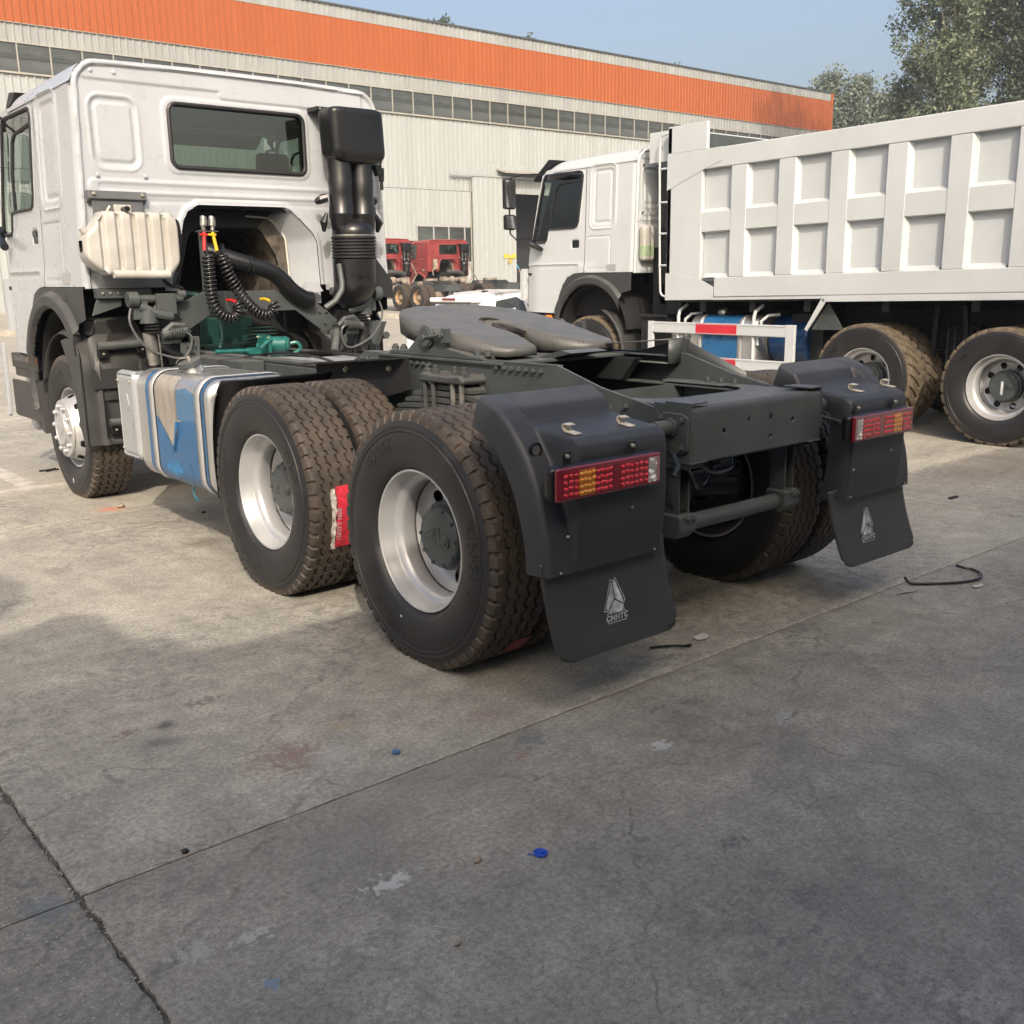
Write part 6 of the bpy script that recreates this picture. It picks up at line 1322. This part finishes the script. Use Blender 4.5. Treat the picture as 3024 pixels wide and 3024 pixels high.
for y in (0, 1.37): axle(DT, y, .53); wheel(DT, -1.10, y, .53, -1, 'outer', [('265', 40, .408, .05, -1)] if y else [('RTL', 40, .408, .055, -1)], lug=True, rot=.3+y*.4); wheel(DT, -.765, y, .53, -1, 'inner', lug=True); wheel(DT, 1.10, y, .53, 1, 'outer', lug=True, detail=False); wheel(DT, .765, y, .53, 1, 'inner', lug=True, detail=False)
wheel(DT, -1.06, 5.32, .53, -1, 'front', lug=True); wheel(DT, 1.06, 5.32, .53, 1, 'front', lug=True, detail=False)
leaf_springs(DT, -1, .685, .51, 9, FD, zt=.98, m2=FD)
b = MB(); b.prism([(.55,1.25),(.60,1.25),(.55,.75),(.50,.75)], 'x', -.80, -.74); b.prism([(.82,1.25),(.87,1.25),(.90,.75),(.85,.75)], 'x', -.80, -.74)
obj('axle_hanger', b, FD, DT, bevel=.004)
b = MB(); b.box(-1.0,-.86,1.02,1.12,.66,.72); obj('grease_cap', b, mat('yellow_green_cap', (.45,.45,.16), .5), DT, bevel=.01)
b = MB(); b.box(-1.1025-.1285,-1.1025-.125,-.05,-.03,.47,.59); o = obj('valve_tag', b, M['logoline'], DT)
# front wheel guard behind the wheel, step, air tanks
b = MB(); P = [(5.32-.60*math.cos(R(a)), .60+.60*math.sin(R(a))) for a in range(-30, 70, 8)]; k = len(P)
b.add([(-1.22,y,z) for y,z in P]+[(-.72,y,z) for y,z in P]+[(-1.22,y-.05,z) for y,z in P], [(i,i+1,i+1+k,i+k) for i in range(k-1)]+[(i,i+1,i+1+2*k,i+2*k) for i in range(k-1)]); obj('front_mudguard', b, M['fender'], DT, solid=.006)
b = MB(); b.box(-1.10,-.7,4.02,4.50,.50,1.06); b.tube([(-1.12,4.50,1.09),(-1.12,4.05,1.09)], .025, 8); b.box(-1.0,-.5,3.95,4.2,1.1,1.5); b.box(-.9,-.2,4.1,4.5,1.1,1.9); obj('battery_box', b, FD, DT, bevel=.015)
b = MB(); b.box(-1.08,-1.06,3.70,4.17,.55,1.0); obj('step_plate', b, M['galv'], DT, bevel=.004)
b = MB(); b.prism([(3.92+1.3*p[0], .86+1.3*p[1]) for p in [(-.045,-.082),(.045,-.082),(.045,-.030),(.034,-.030),(.040,-.018),(.008,.058),(0,.045),(-.008,.058),(-.040,-.018),(-.034,-.030),(-.045,-.030)]], 'x', -1.084, -1.0805); obj('step_emblem', b, M['band'], DT)
TK = (-.90, .80, .28, .31, .14)
b = MB(); rtank(b, *TK, [2.72,2.725,2.75,2.79,3.60,3.64,3.665,3.67], [.08,.03,.005,0,0,.005,.03,.08]); tank2 = obj('fuel_tank', b, M['alu'], DT, 40)
ring('tank_strap', 2.90, 2.95, .008, M['band'], tank2, .005); ring('tank_strap', 3.48, 3.53, .008, M['band'], tank2, .005); ring('blue_film', 2.965, 3.465, .002, M['bluefilm'], tank2)
b = MB(); b.cyl((-.99,3.30,1.09),(-1.02,3.30,1.15),.055,n=18); b.cyl((-1.02,3.30,1.15),(-1.03,3.30,1.18),.068,.05,18); obj('fuel_cap', b, M['steel'], tank2)
b = MB(); b.cyl((-.70,2.20,.84),(-.70,2.70,.84),.29,n=36); obj('hydraulic_tank', b, M['bluetank'], DT, bevel=.03, seg=3)
for y in (2.74, 3.82):
    b = MB(); b.tube([(-1.19,y,.58),(-1.19,y,1.10),(-1.17,y,1.16),(-1.06,y-.02,1.23)], .020, 8); b.tube([(-1.15,y-.06,.9),(-1.15,y-.07,1.06),(-1.10,y-.12,1.12),(-1.0,y-.2,1.13)], .018, 8); b.box(-1.185,-1.16,y-.06,y-.03,.80,.93); obj('guard_post', b, W2, DT)
xg = -1.225
b = MB(); b.box(xg,xg+.03,2.19,4.265,.898,1.028); obj('side_guard_rail', b, W2, DT, bevel=.008); b = MB(); b.box(xg,xg+.03,2.19,4.265,.515,.645); obj('side_guard_rail', b, W2, DT, bevel=.008)
for ya, yb in ((2.185,2.30),(4.19,4.27)):
    b = MB(); b.box(xg-.004,xg+.034,ya,yb,.51,1.033); obj('side_guard_end', b, W2, DT, bevel=.006)
for z0, z1 in ((.905,1.021),(.522,.638)):
    b = MB(); b.box(xg-.0055,xg-.0005,2.945,3.526,z0-.002,z1+.002); obj('red_stripe', b, M['redstripe'], DT)
    b = MB(); b.box(xg-.008,xg-.0056,2.30,4.19,z0+.004,z0+.009); b.box(xg-.008,xg-.0056,2.30,4.19,z1-.009,z1-.004); obj('rail_fold', b, W2, DT)
# things on the dump truck's cab back
b = MB(); b.box(-1.15,-.95,4.42,4.52,1.74,2.16); o = obj('expansion_tank', b, M['poly'], DT, bevel=.04, seg=4)
b = MB(); b.box(-1.153,-.947,4.417,4.523,1.77,1.95); obj('tank_coolant', b, mat('green_coolant', (.30,.38,.24), .4, var=.15), o, bevel=.04, seg=4)
b = MB(); b.box(-.98,-.55,4.10,4.30,1.45,1.98); b.box(-.9,-.4,4.2,4.4,1.2,2.8); o = obj('air_filter_housing', b, M['gloss'], DT, bevel=.02)
b = MB(); b.box(-.975,-.80,4.095,4.099,1.62,1.70); obj('filter_label', b, M['beige'], o); b = MB(); b.box(-.975,-.80,4.095,4.099,1.701,1.74); obj('filter_label_stripe', b, M['redp'], o); bolt(o, (-.86,4.098,1.84), 'y', -1, 1.6, M['steel'])
for x, z in ((-1.06,2.86),(-.93,2.93),(-.82,2.86),(-1.08,2.31),(-.80,2.31)): bolt(DCAB, (x, YB-.015, z-.06), 'y', -1, .9, M['frame'])

repaint(DCAB, M['white'], W2)

# ---------------------------------------------------------------- the worn red trucks in front of the factory
def red_truck(label, x, y, cab=True, full=True):
    t = thing('red_tractor_unit' if cab else 'truck_chassis', label, 'truck', (x, y, .235), 0, 'worn trucks standing before the factory')
    if cab:
        c = tree_copy(CAB, t); c.location = (0,0,.10); repaint(c, M['white'], M['red']); repaint(c, M['fender'], M['red'])
        s = tree_copy(box, t); s.location = (0,0,.10)
        b = MB(); b.box(-1.0,-.78,3.60,3.72,1.75,2.2); b.tube([(-.9,3.6,1.78),(-1.1,3.6,1.7),(-1.05,3.6,1.45)], .03, 6); obj('expansion_tank', b, M['khaki'], t, bevel=.04)
        b = MB(); b.tube([(-.3,3.6,1.62),(.3,3.5,1.60),(.6,3.5,1.50)], .11, 12); obj('charge_pipe', b, M['fender'], t)
        b = MB(); b.tube([(-.75,3.5,1.3),(-.1,3.4,1.22),(.5,3.5,1.3)], .10, 10); b.box(-.7,-.5,3.3,3.6,1.0,1.4); b.box(.5,.7,3.3,3.6,1.0,1.4); b.sphere((-.2,3.3,1.25),.18,10,6); b.sphere((.35,3.2,1.2),.15,10,6); b.tube([(.9,3.4,2.0),(1.1,3.3,1.5),(.8,3.3,1.1)], .03, 6); obj('rear_mounts', b, M['mudframe'], t)
        b = MB(); b.box(-1.15,-.6,1.9,3.3,.45,1.05); b.box(-1.165,-1.15,2.2,2.27,.45,1.06); b.box(-1.165,-1.15,2.9,2.97,.45,1.06); obj('fuel_tank', b, M['khaki'], t, bevel=.08, seg=3)
        b = MB(); b.box(-1.17,-1.14,3.3,3.75,.35,1.0); obj('orange_board', b, M['orange'], t)
    b = MB(); b.box(-.45,-.38,-.9,6.0,.78,1.05); b.box(.38,.45,-.9,6.0,.78,1.05); b.box(-.4,.4,-.9,-.8,.8,1.05); b.box(-.4,.4,1.5,1.6,.8,1.0); obj('frame_rails', b, M['frame'], t)
    b = MB(); b.prism([(-.25,1.05),(.1,1.22),(1.3,1.22),(1.6,1.05)], 'x', -.47, -.455); b.prism([(-.25,1.05),(.1,1.22),(1.3,1.22),(1.6,1.05)], 'x', .455, .47); obj('frame_gusset', b, M['frame'], t)
    b = MB(); b.cyl((0,.68,1.22),(0,.68,1.32),.32,n=20); b.box(-.1,.1,.6,.8,1.0,1.22); b.cyl((-.55,.68,1.06),(-.55,.68,1.2),.12,n=10); b.box(-.9,.9,.55,.8,.5,.8); obj('coupling', b, M['mudframe'], t)
    for yy in (0, 1.364)+((4.586,) if cab else ()):
        for s in (-1, 1):
            wheel(t, s*1.08, yy, .545, s, 'outer' if yy < 3 else 'front', rimmat=M['rimdull'], detail=False)
            b = MB(); b.cyl((s*.98,yy,.545),(s*1.12,yy,.545),.13,.11,14); obj('hub', b, M['khaki'], t)
            if yy < 3: wheel(t, s*.75, yy, .545, s, 'inner', detail=False)
    return t
red_truck('faded red tractor unit, nearer of the two, half hidden by the black intake', 22.7, 32.6)
red_truck('faded red tractor unit, farther of the two, beside the sliding door', 26.3, 33.0)
red_truck('bare dark truck chassis without a cab, right of the red trucks', 29.6, 33.4, cab=False)
red_truck('bare dark truck chassis at the factory doorway, farthest right', 33.2, 36.0, cab=False)

# ---------------------------------------------------------------- small white car
CX, CY = 5.75, 9.15
car = thing('white_car', 'small white hatchback, only its roof and rear spoiler showing past the coupling plate', 'car', (CX, CY, 0))
cw = MB(); hwc = .80
prof = [(0.02,.35),(-.02,.62),(.02,.92),(.22,.96),(3.0,.98),(3.55,.90),(3.75,.70),(3.78,.40),(3.6,.25),(.2,.25)]
def body_fn(T, Y): pass
b = MB(); b.prism(prof, 'y', -hwc, hwc); obj('body', b, mat('white_car_paint', (.82,.82,.82), .2, var=.02, coat=.6), car, bevel=.08, seg=4); WP = bpy.data.materials['white_car_paint']
b = MB(); sec = [(.12,.95,.78),(.30,1.255,.60),(.50,1.315,.585),(1.2,1.36,.58),(1.8,1.355,.58),(2.15,1.30,.57),(2.75,.97,.72)]
V = []
for x, z, w_ in sec: V += [(x,-w_,z),(x,-w_*.6,z+.018),(x,0,z+.024),(x,w_*.6,z+.018),(x,w_,z)]
b.add(V, [(5*i+j, 5*i+j+1, 5*i+j+6, 5*i+j+5) for i in range(len(sec)-1) for j in range(4)])
for s, j in ((-1,0),(1,4)): 
    V2 = [(x, s*(w_+.0), z) for x, z, w_ in sec]+[(x, s*.77, .95) for x, z, w_ in sec]; n_ = len(sec); b.add(V2, [(i,i+1,i+1+n_,i+n_) for i in range(n_-1)])
obj('roof', b, WP, car, 50)
b = MB()
for s in (-1, 1):
    for pts in ([(.42,1.23),(.95,1.30),(.95,1.0),(.28,1.0)], [(1.0,1.30),(1.75,1.30),(1.95,1.22),(1.95,1.0),(1.0,1.0)], [(2.0,1.2),(2.5,1.0),(2.0,1.0)]):
        b = MB(); b.add([(x, s*(.585+(1.32-z)*.50+.004), z) for x, z in pts], [tuple(range(len(pts)))]); obj('side_window', b, M['pane'], car, smooth_deg=None)
b = MB(); b.box(.02,.34,-.50,.50,1.215,1.285); sp = obj('spoiler', b, WP, car, bevel=.02, seg=3)
b = MB(); b.box(.012,.03,-.16,.16,1.245,1.278); obj('brake_light', b, M['lensdeep'], sp); b = MB(); b.box(.03,.04,-.5,.5,1.19,1.232); obj('rear_window', b, M['pane'], car)
b = MB(); b.tube([(.75,.05,1.36),(.55,.05,1.62)], .006, 5); b.box(.70,.80,.03,.07,1.345,1.375); obj('antenna', b, M['gloss'], car)
for s in (-1, 1):
    b = MB(); b.tube([(.5,s*.52,1.335),(1.2,s*.53,1.375),(1.9,s*.52,1.36)], .014, 6); obj('roof_rail', b, M['band'], car)
    for xx in (.65, 3.0): b = MB(); b.lathe([(-.09,.2),(-.09,.30),(.09,.30),(.09,.2)], o=(xx,s*.74,.30), axis='y', n=24); b.cyl((xx,s*.66,.30),(xx,s*.80,.30),.2,n=20); obj('wheel', b, M['side'], car)
    b = MB(); b.box(-.03,.1,s*.52,s*.78,.72,.88); obj('tail_light', b, M['lensdeep'], car, bevel=.02)
cn = thing('traffic_cone', 'white traffic cone with a red top, glimpsed left of the coupling plate', 'traffic cone', (8.35, 13.95, 0))
b = MB(); b.lathe([(0,.17),(.35,.115),(.50,.085)], axis='z', n=20); b.box(-.2,.2,-.2,.2,0,.03); obj('cone_body', b, W, cn)
b = MB(); b.lathe([(.50,.086),(.62,.06),(.70,.035),(.70,.001)], axis='z', n=20); obj('cone_top', b, M['redp'], cn)

# ---------------------------------------------------------------- a worker inside the factory doorway
def skinned(name, verts, edges, radii, m, parent, sub=1):
    me = bpy.data.meshes.new(name); me.from_pydata(verts, edges, []); o = bpy.data.objects.new(name, me); COL.objects.link(o); o.parent = parent
    md = o.modifiers.new('skin', 'SKIN'); md.use_smooth_shade = True
    for i, r in enumerate(radii): me.skin_vertices[0].data[i].radius = (r, r) if not hasattr(r, '__len__') else r
    me.skin_vertices[0].data[0].use_root = True
    o.modifiers.new('sub', 'SUBSURF').render_levels = sub; me.materials.append(m); return o
pe = thing('person', 'worker in a blue shirt bending over inside the dark factory doorway', 'person', (43.95, YF+.9, 1.02))
skin = mat('skin', (.30,.17,.12), .6, var=.05)
V = [(0,0,.92),(0,-.05,1.15),(-.04,-.16,1.36),(-.07,-.24,1.46),(-.10,-.31,1.56),(-.11,-.34,1.64), (-.20,-.17,1.33),(-.30,-.30,1.08),(-.30,-.42,.88),(-.30,-.46,.80), (.14,-.17,1.33),(.20,-.34,1.08),(.10,-.46,.92),(.06,-.50,.85), (-.10,0,.88),(-.12,-.03,.48),(-.12,0,.08),(-.12,-.14,.03), (.10,0,.88),(.13,.02,.48),(.14,.05,.08),(.14,-.09,.03)]
E_ = [(0,1),(1,2),(2,3),(3,4),(4,5),(2,6),(6,7),(7,8),(8,9),(2,10),(10,11),(11,12),(12,13),(0,14),(14,15),(15,16),(16,17),(0,18),(18,19),(19,20),(20,21)]
skinned('body', V, E_, [.13,.14,.14,.05,.085,.075,.06,.045,.035,.03,.06,.045,.035,.03,.09,.06,.04,.035,.09,.06,.04,.035], skin, pe)
skinned('shirt', [V[0],V[1],V[2],(-.06,-.2,1.42),V[6],V[7],V[10],V[11]], [(0,1),(1,2),(2,3),(2,4),(4,5),(2,6),(6,7)], [.155,.17,.17,.07,.08,.06,.08,.06], mat('blue_shirt', (.03,.28,.50), .8, var=.15), pe)
skinned('trousers', [(0,0,.90),V[14],V[15],(-.12,0,.12),V[18],V[19],(.14,.05,.12)], [(0,1),(1,2),(2,3),(0,4),(4,5),(5,6)], [.15,.11,.08,.065,.11,.08,.065], mat('dark_trousers', (.03,.035,.045), .9), pe)
b = MB(); b.sphere((-.108,-.325,1.645), .095, 12, 8, (1,1.05,.9)); obj('hair', b, M['black'], pe)
b = MB(); b.box(43.4, 46.6, YF+.2, YF+2.2, 0, 1.0); o = obj('loading_platform', b, M['mudframe'], smooth_deg=None); tag(o, 'dark loading platform inside the factory doorway that the worker stands on', 'platform')

# ---------------------------------------------------------------- litter on the concrete
def lit(name, mb, m, label, cat, **k):
    o = obj(name, mb, m, None, **k); return tag(o, label, cat)
b = MB(); b.tube(smooth([(1.255,-.805,.045),(1.262,-.83,.016),(1.30,-.862,.011),(1.42,-.952,.010),(1.52,-1.005,.010),(1.62,-1.022,.011),(1.70,-.99,.012),(1.735,-.93,.014),(1.715,-.885,.02),(1.675,-.868,.035)], 6), .0075, 8); lit('rubber_hose', b, M['coil'], 'curved offcut of black hose lying on the concrete at the right', 'hose')
def scrap(name, cx, cy, pts, m, label, cat='litter', lift=.004):
    b = MB(); k = len(pts); V = [(cx+x, cy+y, lift+random.uniform(0,.006)) for x, y in pts]; b.add([(cx,cy,lift+.006)]+V, [(0,i+1,(i+1)%k+1) for i in range(k)]); o = obj(name, b, m, None, smooth_deg=None, solid=.001); return tag(o, label, cat)
M['paper'] = mat('crumpled_paper', (.55,.53,.48), .8, var=.15, scale=40)
scrap('paper_scrap', -.118,-.612, [(-.045,-.012),(-.02,-.030),(.02,-.022),(.045,.004),(.035,.028),(0,.022),(-.03,.026)], M['paper'], 'crumpled whitish paper scrap behind the left mud flap')
scrap('paper_scrap', 1.50,-1.02-.05, [(-.05,-.01),(-.01,-.02),(.04,-.012),(.055,.012),(.01,.010),(-.02,.022)], M['paper'], 'white paper scrap lying beside the black hose')
scrap('paper_strip', 1.14,-.885, [(-.07,.018),(-.03,.002),(.05,-.022),(.075,-.018),(.03,.008),(-.04,.03)], mat('dusty_strip', (.33,.31,.28), .8), 'pale dusty strip of paper left of the black hose')
b = MB(); b.tube([(-.395,-.555,.008),(-.36,-.575,.010),(-.30,-.615,.011),(-.255,-.66,.010)], [.005,.006,.005,.006], 6); b.tube([(-.262,-.65,.01),(-.245,-.66,.013)], .007, 6); lit('black_stick', b, M['black'], 'short black strip of rubber between mud flap and paper scrap', 'litter')
b = MB(); b.lathe([(0,.0195),(.007,.0205),(.008,.019),(.004,.016),(.004,.001)], o=(-1.806,-1.437,.001), axis='z', n=26); b.lathe([(0,.011),(.006,.010),(.0075,.001)], o=(-1.803,-1.435,.004), axis='z', n=6); b.tube([(-1.828,-1.43,.004),(-1.838,-1.42,.008)], .002, 5); lit('bottle_cap', b, mat('bright_blue_plastic', (.03,.10,.55), .35, var=.15), 'bright blue plastic cap alone on the foreground concrete', 'bottle cap')
b = MB(); b.lathe([(0,.014),(.008,.014),(.009,.001)], o=(-1.762,-.647,.002), axis='z', n=16); lit('bottle_cap', b, M['bluelight'], 'small pale blue cap beside the slab joint', 'bottle cap')
def stone(x, y, r, label, m=None):
    b = MB(); b.sphere((x,y,r*.5), r, 9, 6, (1,.8,.6)); b.v = [(a+RNG.normal()*r*.09, c+RNG.normal()*r*.09, max(.001,d+RNG.normal()*r*.06)) for a, c, d in b.v]; o = obj('stone', b, m or M['khaki'], None, 60); tag(o, label, 'stone')
stone(-1.085,3.92,.028,'brown stone at the edge of the orange paint stain'); stone(-1.96,-1.35,.012,'small grey pebble left of the bright blue cap'); stone(-2.555,-.765,.011,'dark pebble sitting in the slab joint, lower left', M['framedark']); stone(-2.22,-1.60,.010,'tiny pale pebble in the middle of the foreground'); stone(-.72,3.33,.016,'small dark stone on sunlit concrete left of the middle wheel', M['framedark'])
b = MB(); b.box(3.36,3.46,.02,.045,.0,.012); o = lit('metal_scrap', b, M['framedark'], 'small dark metal scrap on the concrete near the dump truck wheel', 'litter')
b = MB(); b.tube([(-.33,6.35,.01),(-.15,6.25,.02),(.05,6.2,.01)], .008, 5); lit('wire_offcut', b, M['black'], 'bent dark wire on the shaded ground beyond the front wheel', 'wire')
b = MB(); b.tube([(-1.1,5.85,.01),(-1.03,5.80,.02),(-.95,5.82,.01)], .008, 5); b.tube([(-1.06,5.78,.01),(-.96,5.88,.012)], .007, 5); lit('wire_offcut', b, M['black'], 'short dark scrap by the painted marking, left of the front wheel', 'wire')
# loose aggregate and grit
b = MB(); n_ = 0
for cx, cy, sx, sy, cnt, lo, hi in ((-.95,-1.9,.35,.35,260,.0015,.0045),(-1.25,-2.2,.5,.4,300,.0012,.0035),(-3.05,-.9,.14,.8,260,.0012,.004),(-2.3,-1.2,.9,.7,260,.0008,.0025),(-1.3,-1.6,.8,.6,300,.0008,.0025),(-2.853,-1.0,.010,.5,150,.001,.004),(-1.2,.3,1.2,.8,60,.001,.003)):
    for _ in range(cnt):
        x, y, r = RNG.normal(cx, sx), RNG.normal(cy, sy), RNG.uniform(lo, hi); s = [(1,0,0),(0,1,0),(-1,0,0),(0,-1,0),(0,0,1)]
        a = RNG.uniform(0, 6.28); b.add([(x+r*(p*math.cos(a)-q*math.sin(a))*1.3, y+r*(p*math.sin(a)+q*math.cos(a))*.8, .001+r*.8*w_) for p, q, w_ in s], [(0,1,4),(1,2,4),(2,3,4),(3,0,4)])
o = obj('grit', b, mat('pale_grit', (.48,.46,.42), .8, var=.3, scale=60), None, smooth_deg=None); o['kind'] = 'stuff'

# ---------------------------------------------------------------- thin haze over the yard
b = MB(); b.box(-60, 190, -40, 160, -1.2, 37); hz = obj('haze', b, M['ground'], None, smooth_deg=None); hz['kind'] = 'stuff'
hm = bpy.data.materials.new('thin_haze'); hm.use_nodes = True; hn = hm.node_tree.nodes; hn.clear(); ho = hn.new('ShaderNodeOutputMaterial'); hv = hn.new('ShaderNodeVolumePrincipled')
hv.inputs['Density'].default_value = 0.0009; hv.inputs['Color'].default_value = (0.86,0.92,1.0,1); hv.inputs['Anisotropy'].default_value = 0.2
hm.node_tree.links.new(hv.outputs[0], ho.inputs['Volume']); hz.data.materials.clear(); hz.data.materials.append(hm)
